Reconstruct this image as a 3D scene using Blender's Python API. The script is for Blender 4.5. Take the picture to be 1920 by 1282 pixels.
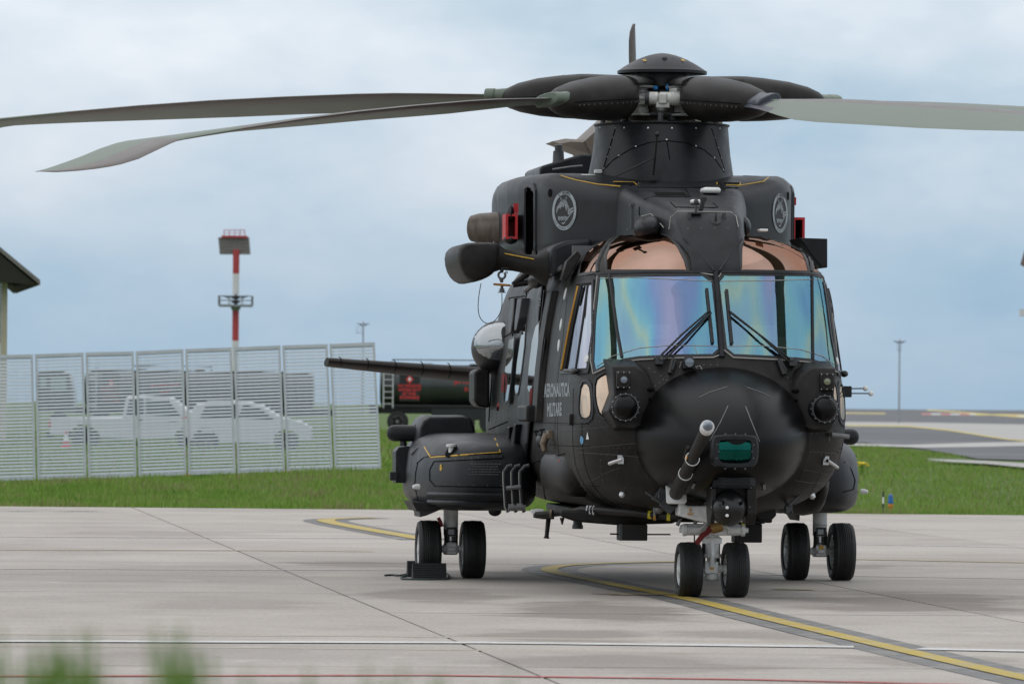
import bpy, bmesh, math, random
import numpy as np
from mathutils import Vector, Matrix, geometry
from mathutils.bvhtree import BVHTree
random.seed(7); rng = np.random.default_rng(7)
for o in list(bpy.data.objects): bpy.data.objects.remove(o)
sc = bpy.context.scene
col = sc.collection
R = math.radians

# ------------------------------------------------------------ camera
F, CH, HY, ROLL = 11200.0, 2.2, 759.0, R(0.5)      # focal length in photo pixels, eye height, horizon row, roll
cam_d = bpy.data.cameras.new('camera'); cam = bpy.data.objects.new('camera', cam_d); col.objects.link(cam)
cam.location = (0, 0, CH)
cam.rotation_euler = (Matrix.Rotation(R(90), 3, 'X') @ Matrix.Rotation(ROLL, 3, 'Z')).to_euler()
cam_d.sensor_width = 36; cam_d.lens = 36*F/1920; cam_d.shift_y = (HY-641)/1920
cam_d.clip_start = 0.1; cam_d.clip_end = 20000
cam_d.dof.use_dof = True; cam_d.dof.focus_distance = 68.5; cam_d.dof.aperture_fstop = 5.6; cam_d.dof.aperture_blades = 9
sc.camera = cam

# ------------------------------------------------------------ world: a cloudy NISHITA sky
SUN_EL, SUN_AZ = R(54), R(288)
w = bpy.data.worlds.new('World'); sc.world = w; w.use_nodes = True
nt = w.node_tree; N = nt.nodes; LK = nt.links; N.clear()
wo = N.new('ShaderNodeOutputWorld'); bg = N.new('ShaderNodeBackground'); LK.new(bg.outputs[0], wo.inputs[0])
bg.inputs[1].default_value = 0.106
sky = N.new('ShaderNodeTexSky'); sky.sky_type = 'NISHITA'; sky.sun_disc = False
sky.sun_elevation = SUN_EL; sky.sun_rotation = SUN_AZ; sky.air_density = 1.2; sky.dust_density = 1.0
tc = N.new('ShaderNodeTexCoord')
sep = N.new('ShaderNodeSeparateXYZ'); LK.new(tc.outputs['Generated'], sep.inputs[0])
def wnoise(scale, detail, zs, off, rough=0.55):
    mp = N.new('ShaderNodeMapping'); mp.inputs['Scale'].default_value = (1, 1, zs); mp.inputs['Location'].default_value = off
    LK.new(tc.outputs['Generated'], mp.inputs[0])
    n = N.new('ShaderNodeTexNoise'); n.inputs['Scale'].default_value = scale; n.inputs['Detail'].default_value = detail
    n.inputs['Roughness'].default_value = rough; LK.new(mp.outputs[0], n.inputs['Vector']); return n
def wmath(op, a, b):
    m = N.new('ShaderNodeMath'); m.operation = op
    for i, v in enumerate((a, b)):
        if isinstance(v, (int, float)): m.inputs[i].default_value = v
        else: LK.new(v, m.inputs[i])
    return m.outputs[0]
def set_ramp(r, stops):
    el = r.color_ramp.elements
    while len(el) > 1: el.remove(el[-1])
    el[0].position = stops[0][0]; el[0].color = (*stops[0][1], 1)
    for p, c in stops[1:]:
        e = el.new(p); e.color = (*c, 1)
def wramp(src, stops):
    r = N.new('ShaderNodeValToRGB'); LK.new(src, r.inputs[0]); set_ramp(r, stops); return r.outputs[0]
big = wnoise(9, 5, 2.2, (1.57, .71, .53)); mid = wnoise(26, 6, 2.0, (0.3, 2.2, 0.0), 0.6)
cl = wmath('ADD', wmath('MULTIPLY', big.outputs[0], 0.80), wmath('MULTIPLY', mid.outputs[0], 0.20))
# thin rain-grey air low down, thicker bright cloud above
low = wramp(sep.outputs[2], [(0.0, (2.7, 4.5, 6.4)), (0.02, (3.0, 4.8, 6.6)), (0.045, (3.8, 5.4, 7.0)), (0.075, (4.8, 6.2, 7.5)), (0.12, (6.0, 7.0, 8.0)), (0.35, (8.6, 9.0, 9.5)), (1.0, (11.0, 11.2, 11.5))])
hi = wramp(sep.outputs[2], [(0.0, (3.9, 5.3, 6.8)), (0.02, (5.1, 6.3, 7.6)), (0.04, (7.4, 8.0, 8.9)), (0.06, (8.8, 9.2, 9.9)), (0.35, (10.0, 10.3, 10.8)), (1.0, (12.0, 12.1, 12.4))])
cm = N.new('ShaderNodeMix'); cm.data_type = 'RGBA'; LK.new(low, cm.inputs[6]); LK.new(hi, cm.inputs[7])
LK.new(wramp(cl, [(0.36, (0, 0, 0)), (0.62, (1, 1, 1))]), cm.inputs[0])
sm = N.new('ShaderNodeMix'); sm.data_type = 'RGBA'; sm.inputs[0].default_value = 0.88
LK.new(sky.outputs[0], sm.inputs[6]); LK.new(cm.outputs[2], sm.inputs[7]); LK.new(sm.outputs[2], bg.inputs[0])

# ------------------------------------------------------------ sun behind the cloud
sd = bpy.data.lights.new('sun', 'SUN'); sd.energy = 0.55; sd.angle = R(110); sd.color = (1, 0.96, 0.9)
so = bpy.data.objects.new('sun', sd); col.objects.link(so)
so.rotation_euler = Vector((-math.sin(SUN_AZ)*math.cos(SUN_EL), -math.cos(SUN_AZ)*math.cos(SUN_EL), -math.sin(SUN_EL))).to_track_quat('-Z', 'Y').to_euler()
sc.view_settings.view_transform = 'Standard'; sc.view_settings.look = 'None'
sc.view_settings.exposure = 0.0; sc.view_settings.gamma = 1.0; sc.view_settings.use_curve_mapping = False
sc.render.engine = 'CYCLES'
sc.cycles.max_bounces = 8; sc.cycles.transparent_max_bounces = 12

# ------------------------------------------------------------ measuring helpers
cR, sR = math.cos(ROLL), math.sin(ROLL)
def ray(px, py):
    dx, dy = px-960, py-HY
    return (dx*cR+dy*sR)/F, (-dx*sR+dy*cR)/F          # X = a*Y, Z = CH - b*Y
def W(px, py, Y):                                      # world point seen at a photo pixel, Y metres away
    a, b = ray(px, py); return Vector((a*Y, Y, CH-b*Y))
def G(px, py, z=0.0):                                  # ground point seen at a photo pixel
    a, b = ray(px, py); Y = (CH-z)/b; return Vector((a*Y, Y, z))
PSI = R(6.13); cP, sP = math.cos(PSI), math.sin(PSI); NX, NY = 2.31, 69.0
def loc(p):                                            # world -> helicopter axes (x image right, y aft, z up), origin at the nose wheels
    dx, dy = p[0]-NX, p[1]-NY
    return Vector((dx*cP+dy*sP, -dx*sP+dy*cP, p[2]))
def P(px, py, y):                                      # helicopter-axes point on the station plane y
    a, b = ray(px, py); Y = (y+NY*cP-NX*sP)/(cP-a*sP); return loc((a*Y, Y, CH-b*Y))
def S(px, py, x):                                      # ... on the plane of constant x
    a, b = ray(px, py); Y = (x+NX*cP+NY*sP)/(a*cP+sP); return loc((a*Y, Y, CH-b*Y))
CAM_L = loc((0, 0, CH))
def proj(v):                                           # helicopter axes -> photo pixel
    X = NX+v[0]*cP-v[1]*sP; Y = NY+v[0]*sP+v[1]*cP
    x, y = F*X/Y, -F*(v[2]-CH)/Y
    return 960+x*cR-y*sR, HY+x*sR+y*cR
def rdir(px, py):
    a, b = ray(px, py); return (loc((a*60, 60, CH-b*60))-CAM_L).normalized()

# ------------------------------------------------------------ materials
MATS = {}
def mat(name, colr, rough=0.5, metal=0.0, spec=0.5, var=0.0, vscale=3.0, bump=0.0, bscale=60.0, emit=0, coat=0.0, rvar=0.0, col2=None, vdetail=6, stretch=(1, 1, 1)):
    m = bpy.data.materials.new(name); m.use_nodes = True; MATS[name] = m
    t = m.node_tree; b = t.nodes['Principled BSDF']
    b.inputs['Base Color'].default_value = (*colr, 1); b.inputs['Roughness'].default_value = rough
    b.inputs['Metallic'].default_value = metal; b.inputs['Specular IOR Level'].default_value = spec; b.inputs['Coat Weight'].default_value = coat
    tcn = t.nodes.new('ShaderNodeTexCoord'); mp = t.nodes.new('ShaderNodeMapping'); mp.inputs['Scale'].default_value = stretch
    t.links.new(tcn.outputs['Object'], mp.inputs[0])
    if var > 0:
        n = t.nodes.new('ShaderNodeTexNoise'); n.inputs['Scale'].default_value = vscale; n.inputs['Detail'].default_value = vdetail; n.inputs['Roughness'].default_value = 0.65
        t.links.new(mp.outputs[0], n.inputs['Vector'])
        r = t.nodes.new('ShaderNodeValToRGB'); t.links.new(n.outputs[0], r.inputs[0])
        c2 = col2 or tuple(min(1, c*(1+var)) for c in colr); c1 = colr if col2 else tuple(c*(1-var) for c in colr)
        r.color_ramp.elements[0].position = 0.32; r.color_ramp.elements[0].color = (*c1, 1)
        r.color_ramp.elements[1].position = 0.68; r.color_ramp.elements[1].color = (*c2, 1)
        t.links.new(r.outputs[0], b.inputs['Base Color'])
        if rvar:
            mr = t.nodes.new('ShaderNodeMapRange'); mr.inputs[1].default_value = 0.3; mr.inputs[2].default_value = 0.7
            mr.inputs[3].default_value = rough-rvar; mr.inputs[4].default_value = rough+rvar
            t.links.new(n.outputs[0], mr.inputs[0]); t.links.new(mr.outputs[0], b.inputs['Roughness'])
    if bump > 0:
        n2 = t.nodes.new('ShaderNodeTexNoise'); n2.inputs['Scale'].default_value = bscale; n2.inputs['Detail'].default_value = 4
        t.links.new(mp.outputs[0], n2.inputs['Vector'])
        bp = t.nodes.new('ShaderNodeBump'); bp.inputs['Strength'].default_value = bump; bp.inputs['Distance'].default_value = 0.01
        t.links.new(n2.outputs[0], bp.inputs['Height']); t.links.new(bp.outputs[0], b.inputs['Normal'])
    return m
PAINT = mat('black matt paint', (.0180, .0160, .0150), .47, var=.55, vscale=3.5, vdetail=9, bump=.05, bscale=7, rvar=.07, spec=.20)
PAINTB = mat('sky tinted dark grey paint', (.0132, .0146, .0176), .42, var=.5, vscale=3.6, vdetail=9, bump=.05, bscale=9, rvar=.08, spec=.25)  # skin paint with the cowling's bluish sky sheen put into the colour
PAINTN = mat('brown black nose paint', (.015, .0125, .0135), .47, var=.3, vscale=3, bump=.05, bscale=9, rvar=.05, spec=.22)
RADOME = mat('radome black', (.004, .004, .0043), .33, var=.12, vscale=2, rvar=.012, spec=.20)
BLACK = mat('black rubber seal', (.006, .006, .007), .5)
VOID = mat('dark duct interior', (.004, .004, .004), .9, spec=.1)
DGREY = mat('dark grey metal', (.045, .047, .05), .45, metal=.3, var=.25, vscale=12)
MGREY = mat('mid grey metal', (.16, .16, .16), .45, metal=.4, var=.2, vscale=14)
LGREY = mat('light grey gear paint', (.64, .65, .64), .42, var=.15, vscale=9, rvar=.08)
DAMP = mat('pale damper metal', (.47, .47, .44), .38, metal=.15, var=.2, vscale=16)
WHITE = mat('white paint', (.74, .74, .72), .4, var=.06, vscale=9)
RIVET = mat('bare rivet head', (.12, .12, .125), .35, metal=.7)
RIVETD = mat('painted rivet head', (.012, .012, .013), .5)
SEAM = mat('panel gap', (.003, .003, .003), .8, spec=.1)
SEAML = mat('highlit panel edge', (.040, .038, .036), .6)  # highlight along the skin joints put into a lighter seam colour
LINEP = mat('pale sealant line', (.34, .33, .30), .5)
PALE = mat('pale grey stencil', (.34, .38, .40), .55, var=.2, vscale=60)
YEL = mat('yellow marking', (.60, .36, .03), .5, var=.2, vscale=8)
YELO = mat('yellow orange cord', (.55, .27, .02), .5)
RED = mat('red cover', (.55, .02, .025), .5, var=.2, vscale=8)
REDD = mat('dark red streamer cloth', (.16, .012, .012), .7)
BROWN = mat('heat stained metal', (.115, .095, .078), .45, metal=.5, var=.3, vscale=5, stretch=(4, 1, 1))
TAILP = mat('olive brown tail paint', (.12, .095, .072), .5, var=.25, vscale=1.4)
BLADE = mat('grey green blade paint', (.112, .145, .108), .42, var=.12, vscale=2, rvar=.05)
BLADEL = mat('worn blade leading edge', (.125, .112, .103), .40, metal=.3, var=.2, vscale=6, rvar=.08)
BLADED = mat('slate blade root', (.030, .034, .05), .4, var=.2, vscale=6)
TYRE = mat('tyre rubber', (.012, .012, .012), .62, var=.35, vscale=14, bump=.1, bscale=40)
STEEL = mat('bright steel', (.5, .5, .5), .28, metal=.9)
BLUE = mat('blue connector', (.03, .2, .5), .4)
LAMP = mat('lamp lens', (.10, .13, .17), .05, spec=1.0, coat=1.0)
SEAT = mat('seat cloth', (.13, .135, .14), .9)
GREENG = None
def glass(name, stops, scale, fac, rough=.03, tint=(.25, .3, .34), stretch=(1, 1, .25)):
    """coated pane: a mirror film whose interference colour drifts over the pane, over a tinted see-through body"""
    m = bpy.data.materials.new(name); m.use_nodes = True; t = m.node_tree; t.nodes.clear()
    out = t.nodes.new('ShaderNodeOutputMaterial'); mx = t.nodes.new('ShaderNodeMixShader'); g = t.nodes.new('ShaderNodeBsdfGlossy'); tr = t.nodes.new('ShaderNodeBsdfTransparent')
    g.inputs['Roughness'].default_value = rough; tr.inputs[0].default_value = (*tint, 1); mx.inputs[0].default_value = fac
    tcn = t.nodes.new('ShaderNodeTexCoord'); mp = t.nodes.new('ShaderNodeMapping'); mp.inputs['Scale'].default_value = stretch
    n = t.nodes.new('ShaderNodeTexNoise'); n.inputs['Scale'].default_value = scale; n.inputs['Detail'].default_value = 1.2; n.inputs['Distortion'].default_value = .2
    r = t.nodes.new('ShaderNodeValToRGB')
    t.links.new(tcn.outputs['Object'], mp.inputs[0]); t.links.new(mp.outputs[0], n.inputs['Vector']); t.links.new(n.outputs[0], r.inputs[0])
    set_ramp(r, stops)
    t.links.new(r.outputs[0], g.inputs[0]); t.links.new(tr.outputs[0], mx.inputs[1]); t.links.new(g.outputs[0], mx.inputs[2]); t.links.new(mx.outputs[0], out.inputs[0])
    return m
WSCREEN = glass('coated windscreen', [(.30, (.32, .35, .54)), (.40, (.22, .33, .57)), (.47, (.18, .40, .60)), (.54, (.22, .50, .59)), (.60, (.37, .54, .46)), (.645, (.26, .48, .55)), (.72, (.23, .37, .58)), (.82, (.34, .34, .54))], 2.3, .62, stretch=(1, .5, .03), tint=(.78, .84, .84))
WROOF = glass('copper tinted roof glass', [(.35, (.40, .21, .145)), (.5, (.37, .24, .185)), (.65, (.47, .31, .25))], 1.3, .80, tint=(.3, .2, .15))
WSIDE = glass('lilac side glass', [(.3, (.50, .54, .58)), (.5, (.48, .48, .56)), (.7, (.42, .52, .52))], 2.0, .82)
WCABIN = glass('cabin window glass', [(.3, (.62, .62, .58)), (.7, (.70, .72, .72))], 1.0, .85)
WGOLD = glass('bronze lower glass', [(.3, (.50, .38, .28)), (.7, (.62, .50, .40))], 3.0, .85, tint=(.25, .18, .12))
WGREEN = glass('green coated sensor glass', [(.3, (.02, .22, .18)), (.55, (.03, .30, .24)), (.75, (.07, .30, .22))], 4, .26, rough=.06, tint=(.10, .42, .32))

# ------------------------------------------------------------ mesh builder
class MB:
    def __init__(s): s.v = []; s.f = []; s.mi = []
    def add(s, vs, fs, mi=0):
        o = len(s.v); s.v.extend([tuple(v) for v in vs]); s.f.extend([tuple(i+o for i in f) for f in fs]); s.mi.extend([mi]*len(fs)); return s
    def box(s, c, sz, rot=None, mi=0):
        c = Vector(c); x, y, z = sz[0]/2, sz[1]/2, sz[2]/2
        vs = [Vector((a*x, b*y, d*z)) for a in (-1, 1) for b in (-1, 1) for d in (-1, 1)]
        if rot is not None: vs = [rot @ v for v in vs]
        return s.add([c+v for v in vs], [(0, 1, 3, 2), (4, 6, 7, 5), (0, 4, 5, 1), (2, 3, 7, 6), (0, 2, 6, 4), (1, 5, 7, 3)], mi)
    def boxp(s, x0, x1, y0, y1, z0, z1, mi=0): return s.box(((x0+x1)/2, (y0+y1)/2, (z0+z1)/2), (abs(x1-x0), abs(y1-y0), abs(z1-z0)), mi=mi)
    def rings(s, rings, cap0=True, cap1=True, closed=True, mi=0):
        n = len(rings[0]); vs = [v for r in rings for v in r]; fs = []
        for i in range(len(rings)-1):
            for j in range(n if closed else n-1):
                k = (j+1) % n; fs.append((i*n+j, i*n+k, (i+1)*n+k, (i+1)*n+j))
        if cap0: fs.append(tuple(range(n-1, -1, -1)))
        if cap1: fs.append(tuple((len(rings)-1)*n+j for j in range(n)))
        return s.add(vs, fs, mi)
    def tube(s, pts, r, n=8, mi=0, cap=True):
        pts = [Vector(p) for p in pts]; rs = r if isinstance(r, (list, tuple)) else [r]*len(pts); rg = []
        t0 = (pts[1]-pts[0]).normalized(); up = Vector((0, 0, 1)) if abs(t0.z) < .9 else Vector((1, 0, 0)); u = t0.cross(up).normalized()
        for i, p in enumerate(pts):
            t = (pts[min(i+1, len(pts)-1)]-pts[max(i-1, 0)])
            t = t.normalized() if t.length > 1e-9 else t0
            u = (u-t*u.dot(t)); u = u.normalized() if u.length > 1e-6 else t.orthogonal().normalized(); v = t.cross(u)
            rg.append([p+(u*math.cos(2*math.pi*k/n)+v*math.sin(2*math.pi*k/n))*rs[i] for k in range(n)])
        return s.rings(rg, cap, cap, mi=mi)
    def lathe(s, o, axis, prof, n=24, mi=0, cap=True):      # prof: (distance along axis, radius)
        o = Vector(o); axis = Vector(axis).normalized(); u = axis.orthogonal().normalized(); v = axis.cross(u)
        return s.rings([[o+axis*d+(u*math.cos(2*math.pi*k/n)+v*math.sin(2*math.pi*k/n))*max(r, 1e-4) for k in range(n)] for d, r in prof], cap, cap, mi=mi)
    def ell(s, c, rad, n=20, m=12, mi=0, e=2.0):
        c = Vector(c)
        def sg(x, p): return math.copysign(abs(x)**p, x)
        k = 2/e
        rg = [[c+Vector((rad[0]*sg(math.cos(a), k)*sg(math.cos(b), k), rad[1]*sg(math.sin(a), k)*sg(math.cos(b), k), rad[2]*sg(math.sin(b), k))) for a in [2*math.pi*i/n for i in range(n)]]
              for b in [-math.pi/2*.999+math.pi*.999*j/m for j in range(m+1)]]
        return s.rings(rg, True, True, mi=mi)
    def prism(s, poly, d, mi=0):                            # poly: planar 3D points, d: extrusion vector
        d = Vector(d); return s.rings([[Vector(p) for p in poly], [Vector(p)+d for p in poly]], True, True, mi=mi)
    def build(s, name, ms, parent=None, bevel=0, sharp=35, smooth=True, seg=2, label=None, loc=None):
        me = bpy.data.meshes.new(name); me.from_pydata(s.v, [], s.f)
        ms = ms if isinstance(ms, (list, tuple)) else [ms]
        for m in ms: me.materials.append(m)
        if len(ms) > 1: me.polygons.foreach_set('material_index', s.mi)
        bm = bmesh.new(); bm.from_mesh(me); bmesh.ops.recalc_face_normals(bm, faces=bm.faces); bm.to_mesh(me); bm.free()
        if smooth: me.shade_smooth(); me.set_sharp_from_angle(angle=R(sharp))
        o = bpy.data.objects.new(name, me); col.objects.link(o)
        if parent is not None: o.parent = parent
        if loc is not None: o.location = loc
        if bevel:
            b = o.modifiers.new('bevel', 'BEVEL'); b.width = bevel; b.segments = seg; b.limit_method = 'ANGLE'; b.angle_limit = R(35)
        if label: o['label'] = label
        return o
def tag(o, label=None, cat=None, group=None, kind=None):
    for k, v in (('label', label), ('category', cat), ('group', group), ('kind', kind)):
        if v: o[k] = v
    return o
def empty(name, p, rz=0):
    o = bpy.data.objects.new(name, None); col.objects.link(o); o.location = p; o.rotation_euler = (0, 0, rz); o.empty_display_size = .3; return o
def link_copy(o, parent=None):
    c = o.copy(); col.objects.link(c)
    if parent is not None: c.parent = parent
    return c
def lerp_table(tab, t):
    for (a, *va), (b, *vb) in zip(tab, tab[1:]):
        if t <= b:
            k = (t-a)/(b-a) if b > a else 0; k = max(0, min(1, k)); return [x+(y-x)*k for x, y in zip(va, vb)]
    return list(tab[-1][1:])
def sstep(a, b, x):
    t = max(0, min(1, (x-a)/(b-a))); return t*t*(3-2*t)
def chaikin(poly, it=2, closed=True):
    for _ in range(it):
        q = []
        n = len(poly)
        rngi = range(n) if closed else range(n-1)
        if not closed: q.append(poly[0])
        for i in rngi:
            a, b = poly[i], poly[(i+1) % n]
            q.append(tuple(.75*x+.25*y for x, y in zip(a, b))); q.append(tuple(.25*x+.75*y for x, y in zip(a, b)))
        if not closed: q.append(poly[-1])
        poly = q
    return poly
def resample(pts, step, closed=False):
    pts = list(pts)+([pts[0]] if closed else []); out = [pts[0]]
    for a, b in zip(pts, pts[1:]):
        d = math.dist(a, b); n = max(1, int(d/step))
        for i in range(1, n+1): out.append(tuple(x+(y-x)*i/n for x, y in zip(a, b)))
    return out[:-1] if closed else out
def text_mesh(body, size, outline=0.0, align='CENTER', bold=0.0):
    cu = bpy.data.curves.new('t', 'FONT'); cu.body = body; cu.size = size; cu.align_x = align; cu.align_y = 'CENTER'; cu.resolution_u = 3
    if outline: cu.fill_mode = 'NONE'; cu.bevel_depth = outline; cu.bevel_resolution = 0
    if bold: cu.offset = bold
    o = bpy.data.objects.new('t', cu); col.objects.link(o); bpy.context.view_layer.update()
    me = bpy.data.meshes.new_from_object(o.evaluated_get(bpy.context.evaluated_depsgraph_get()))
    vs = [tuple(v.co) for v in me.vertices]; fs = [tuple(p.vertices) for p in me.polygons]
    bpy.data.objects.remove(o); bpy.data.curves.remove(cu); bpy.data.meshes.remove(me)
    return vs, fs
# ============================================================ THE SETTING
def world_mat(name, base, var_c, scale=(1, 1, 1), n1=.35, rough=.8, joints=None, stains=None, fine=.14, bump=.15, spots=None):
    """ground material on world position: broad tone drift, blotchy stains and fine grain"""
    m = bpy.data.materials.new(name); m.use_nodes = True; t = m.node_tree; b = t.nodes['Principled BSDF']; L = t.links
    b.inputs['Roughness'].default_value = rough; b.inputs['Specular IOR Level'].default_value = .3
    ge = t.nodes.new('ShaderNodeNewGeometry'); mp = t.nodes.new('ShaderNodeMapping'); mp.inputs['Scale'].default_value = scale; L.new(ge.outputs['Position'], mp.inputs[0])
    def noise(s, d, rg=.6, off=(0, 0, 0)):
        q = t.nodes.new('ShaderNodeMapping'); q.inputs['Location'].default_value = off; L.new(mp.outputs[0], q.inputs[0])
        n = t.nodes.new('ShaderNodeTexNoise'); n.inputs['Scale'].default_value = s; n.inputs['Detail'].default_value = d; n.inputs['Roughness'].default_value = rg; L.new(q.outputs[0], n.inputs['Vector']); return n.outputs[0]
    def ramp(src, stops):
        r = t.nodes.new('ShaderNodeValToRGB'); L.new(src, r.inputs[0])
        set_ramp(r, stops)
        return r.outputs[0]
    def mix(f, a, c, mode='MIX'):
        x = t.nodes.new('ShaderNodeMix'); x.data_type = 'RGBA'; x.blend_type = mode
        for i, v in ((0, f), (6, a), (7, c)):
            if isinstance(v, (float, int)): x.inputs[i].default_value = v
            elif isinstance(v, tuple): x.inputs[i].default_value = (*v, 1)
            else: L.new(v, x.inputs[i])
        return x.outputs[2]
    c = mix(ramp(noise(n1, 7), [(.35, (0, 0, 0)), (.65, (1, 1, 1))]), base, var_c)
    for (sc_, lo, hi_, colr, amt, off) in (stains or []):
        c = mix(ramp(noise(sc_, 6, .62, off), [(lo, (0, 0, 0)), (hi_, (amt,)*3)]), c, colr)
    if spots:                                               # damp stains that lie where they lie, with frayed edges
        acc = None; fr = noise(.55, 7, .65, (4, 8, 0))
        for cx, cy, rx, ry, amt in spots:
            q = t.nodes.new('ShaderNodeMapping'); q.inputs['Location'].default_value = (-cx/rx, -cy/ry, 0); q.inputs['Scale'].default_value = (1/rx, 1/ry, 0); L.new(ge.outputs['Position'], q.inputs[0])
            ln = t.nodes.new('ShaderNodeVectorMath'); ln.operation = 'LENGTH'; L.new(q.outputs[0], ln.inputs[0])
            ad = t.nodes.new('ShaderNodeMath'); ad.operation = 'MULTIPLY_ADD'; L.new(fr, ad.inputs[0]); ad.inputs[1].default_value = 2.4; L.new(ln.outputs['Value'], ad.inputs[2])
            mr = t.nodes.new('ShaderNodeMapRange'); L.new(ad.outputs[0], mr.inputs[0]); mr.inputs[1].default_value = 2.15; mr.inputs[2].default_value = 1.75; mr.inputs[3].default_value = 0; mr.inputs[4].default_value = amt
            if acc is None: acc = mr.outputs[0]
            else: mx = t.nodes.new('ShaderNodeMath'); mx.operation = 'MAXIMUM'; L.new(acc, mx.inputs[0]); L.new(mr.outputs[0], mx.inputs[1]); acc = mx.outputs[0]
        c = mix(acc, c, (.225, .195, .17))
    g = noise(19, 7, .75)
    c = mix(1.0, c, ramp(g, [(.3, (1-fine*2.5,)*3), (.7, (1+fine,)*3)]), 'MULTIPLY')
    oi = t.nodes.new('ShaderNodeObjectInfo')
    c = mix(1.0, c, ramp(oi.outputs['Random'], [(0, (.90, .89, .88)), (1, (1.05, 1.05, 1.05))]), 'MULTIPLY')
    L.new(c, b.inputs['Base Color'])
    if bump:
        bp = t.nodes.new('ShaderNodeBump'); bp.inputs['Strength'].default_value = bump; bp.inputs['Distance'].default_value = .01; L.new(g, bp.inputs['Height']); L.new(bp.outputs[0], b.inputs['Normal'])
    return m
def spot(px, py, wpx, hpx, amt): c_ = G(px, py); return (c_.x, c_.y, wpx/2*c_.y/F, abs(G(px, py-hpx/2).y-G(px, py+hpx/2).y)/2, amt)
SPOTS = [spot(1130, 1146, 480, 46, .8), spot(1700, 1128, 560, 50, .75), spot(830, 1118, 380, 30, .6), spot(1050, 1192, 420, 34, .65), spot(700, 1058, 360, 16, .6), spot(1420, 1190, 420, 30, .5), spot(1180, 1245, 620, 40, .55), spot(1780, 1240, 420, 36, .5), spot(300, 1000, 500, 14, .35), spot(1560, 1062, 300, 12, .5), spot(420, 1130, 420, 26, .3), spot(240, 1235, 500, 34, .3)]
CONC = world_mat('apron concrete', (.49, .45, .405), (.42, .38, .34), stains=[
    (.10, .50, .64, (.30, .27, .245), .5, (9.1, 4, 0)), (.42, .54, .66, (.31, .275, .25), .4, (3.3, 1.7, 0)), (1.3, .58, .70, (.56, .53, .49), .55, (2, 7, 0)), (2.6, .62, .72, (.27, .24, .21), .4, (6, 2, 0)), (4.5, .66, .74, (.22, .19, .17), .6, (5, 5, 0))], spots=SPOTS)
FILL = mat('joint sealant', (.035, .032, .03), .8)
GRASSG = world_mat('grass ground', (.078, .140, .024), (.110, .180, .036), n1=.06, rough=.9, fine=.25, bump=.6, stains=[(.11, .56, .68, (.13, .135, .05), .6, (1, 1, 0)), (.5, .62, .7, (.05, .085, .02), .6, (4, 1, 0))])
ASPH = world_mat('taxiway asphalt', (.105, .112, .118), (.14, .145, .15), n1=.05, fine=.08, stains=[(.02, .5, .65, (.19, .205, .22), .7, (1, 2, 0)), (.08, .6, .7, (.06, .06, .062), .6, (7, 2, 0))])
FARC = world_mat('pale taxiway concrete', (.47, .46, .44), (.40, .39, .37), n1=.05, fine=.08)
def paint_mat(name, c, wear, c2=None):
    m = world_mat(name, c, c2 or tuple(x*.85 for x in c), n1=1.2, rough=.65, fine=.12, stains=[(2.2, .50, .68, (.40, .37, .33), wear, (1, 3, 0)), (9, .58, .66, (.36, .33, .30), wear, (0, 2, 0))]); return m
MYEL = paint_mat('worn yellow marking', (.50, .37, .06), .75)
MWHT = paint_mat('worn white marking', (.68, .68, .66), .55)
MRED = paint_mat('worn red marking', (.50, .10, .09), .55)
MDRK = paint_mat('dark marking border', (.17, .168, .165), .6)
MTRK = paint_mat('tyre track tint', (.44, .39, .31), .8)
MYLT = paint_mat('faded yellow marking', (.50, .42, .20), .8)

def hgt(X, Y):
    """lie of the land: raised bank where the photographer stands, low rise behind the apron on the left"""
    z = 0.0
    z += 1.05*(1-sstep(14, 21.5, Y))
    side = 1-sstep(-3.5, 9, X)
    f_ = .20+.38*max(0, min(1, (X+11.6)/8.4)); z += side*(f_*sstep(126, 144, Y)+(.75-f_)*sstep(147, 185, Y))
    return z
Ys = [-200, -30, -6, 0, 4, 8, 12] + [14+i*.75 for i in range(11)] + [30, 60, 100, 122] + [124+i*1.5 for i in range(30)] + [170+i*8 for i in range(26)] + [400, 500, 700, 1000, 1600, 3000, 6000, 14000]
Xs = [-9000, -3000, -1000, -300, -120, -60, -40] + [-30+i*1.5 for i in range(41)] + [40, 60, 120, 300, 1000, 3000, 9000]
vs = [(x, y, hgt(x, y)-.03) for y in Ys for x in Xs]; nX = len(Xs)
fs = [(j*nX+i, j*nX+i+1, (j+1)*nX+i+1, (j+1)*nX+i) for j in range(len(Ys)-1) for i in range(nX-1)]
gm = MB(); gm.add(vs, fs); tag(gm.build('ground', GRASSG), 'green airfield ground rising behind the apron', kind='structure')

EDGE = 124.4
def clip_half(poly, f):                                # Sutherland-Hodgman against f(p) >= 0
    out = []
    for a, b in zip(poly, poly[1:]+poly[:1]):
        fa, fb = f(a), f(b)
        if fa >= 0: out.append(a)
        if fa*fb < 0: k = fa/(fa-fb); out.append(tuple(x+(y-x)*k for x, y in zip(a, b)))
    return out
def unloc(x, y, z=0): return (NX+x*cP-y*sP, NY+x*sP+y*cP, z)
apron = empty('apron', unloc(0, 0)); tag(apron, 'pale grey concrete apron of large square slabs', kind='structure')
apron.rotation_euler.z = PSI
SL = 6.44; J0 = -4.23
bs = MB(); bs.add([(-300, 22, -.024), (300, 22, -.024), (300, EDGE, -.024), (-300, EDGE, -.024)], [(0, 1, 2, 3)])
tag(bs.build('apron_bed', FILL), 'dark bed showing in the slab joints', kind='structure')
slab_me = None; x0c, x1c, y0c = J0-3*SL, J0+6*SL, -44.2
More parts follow.
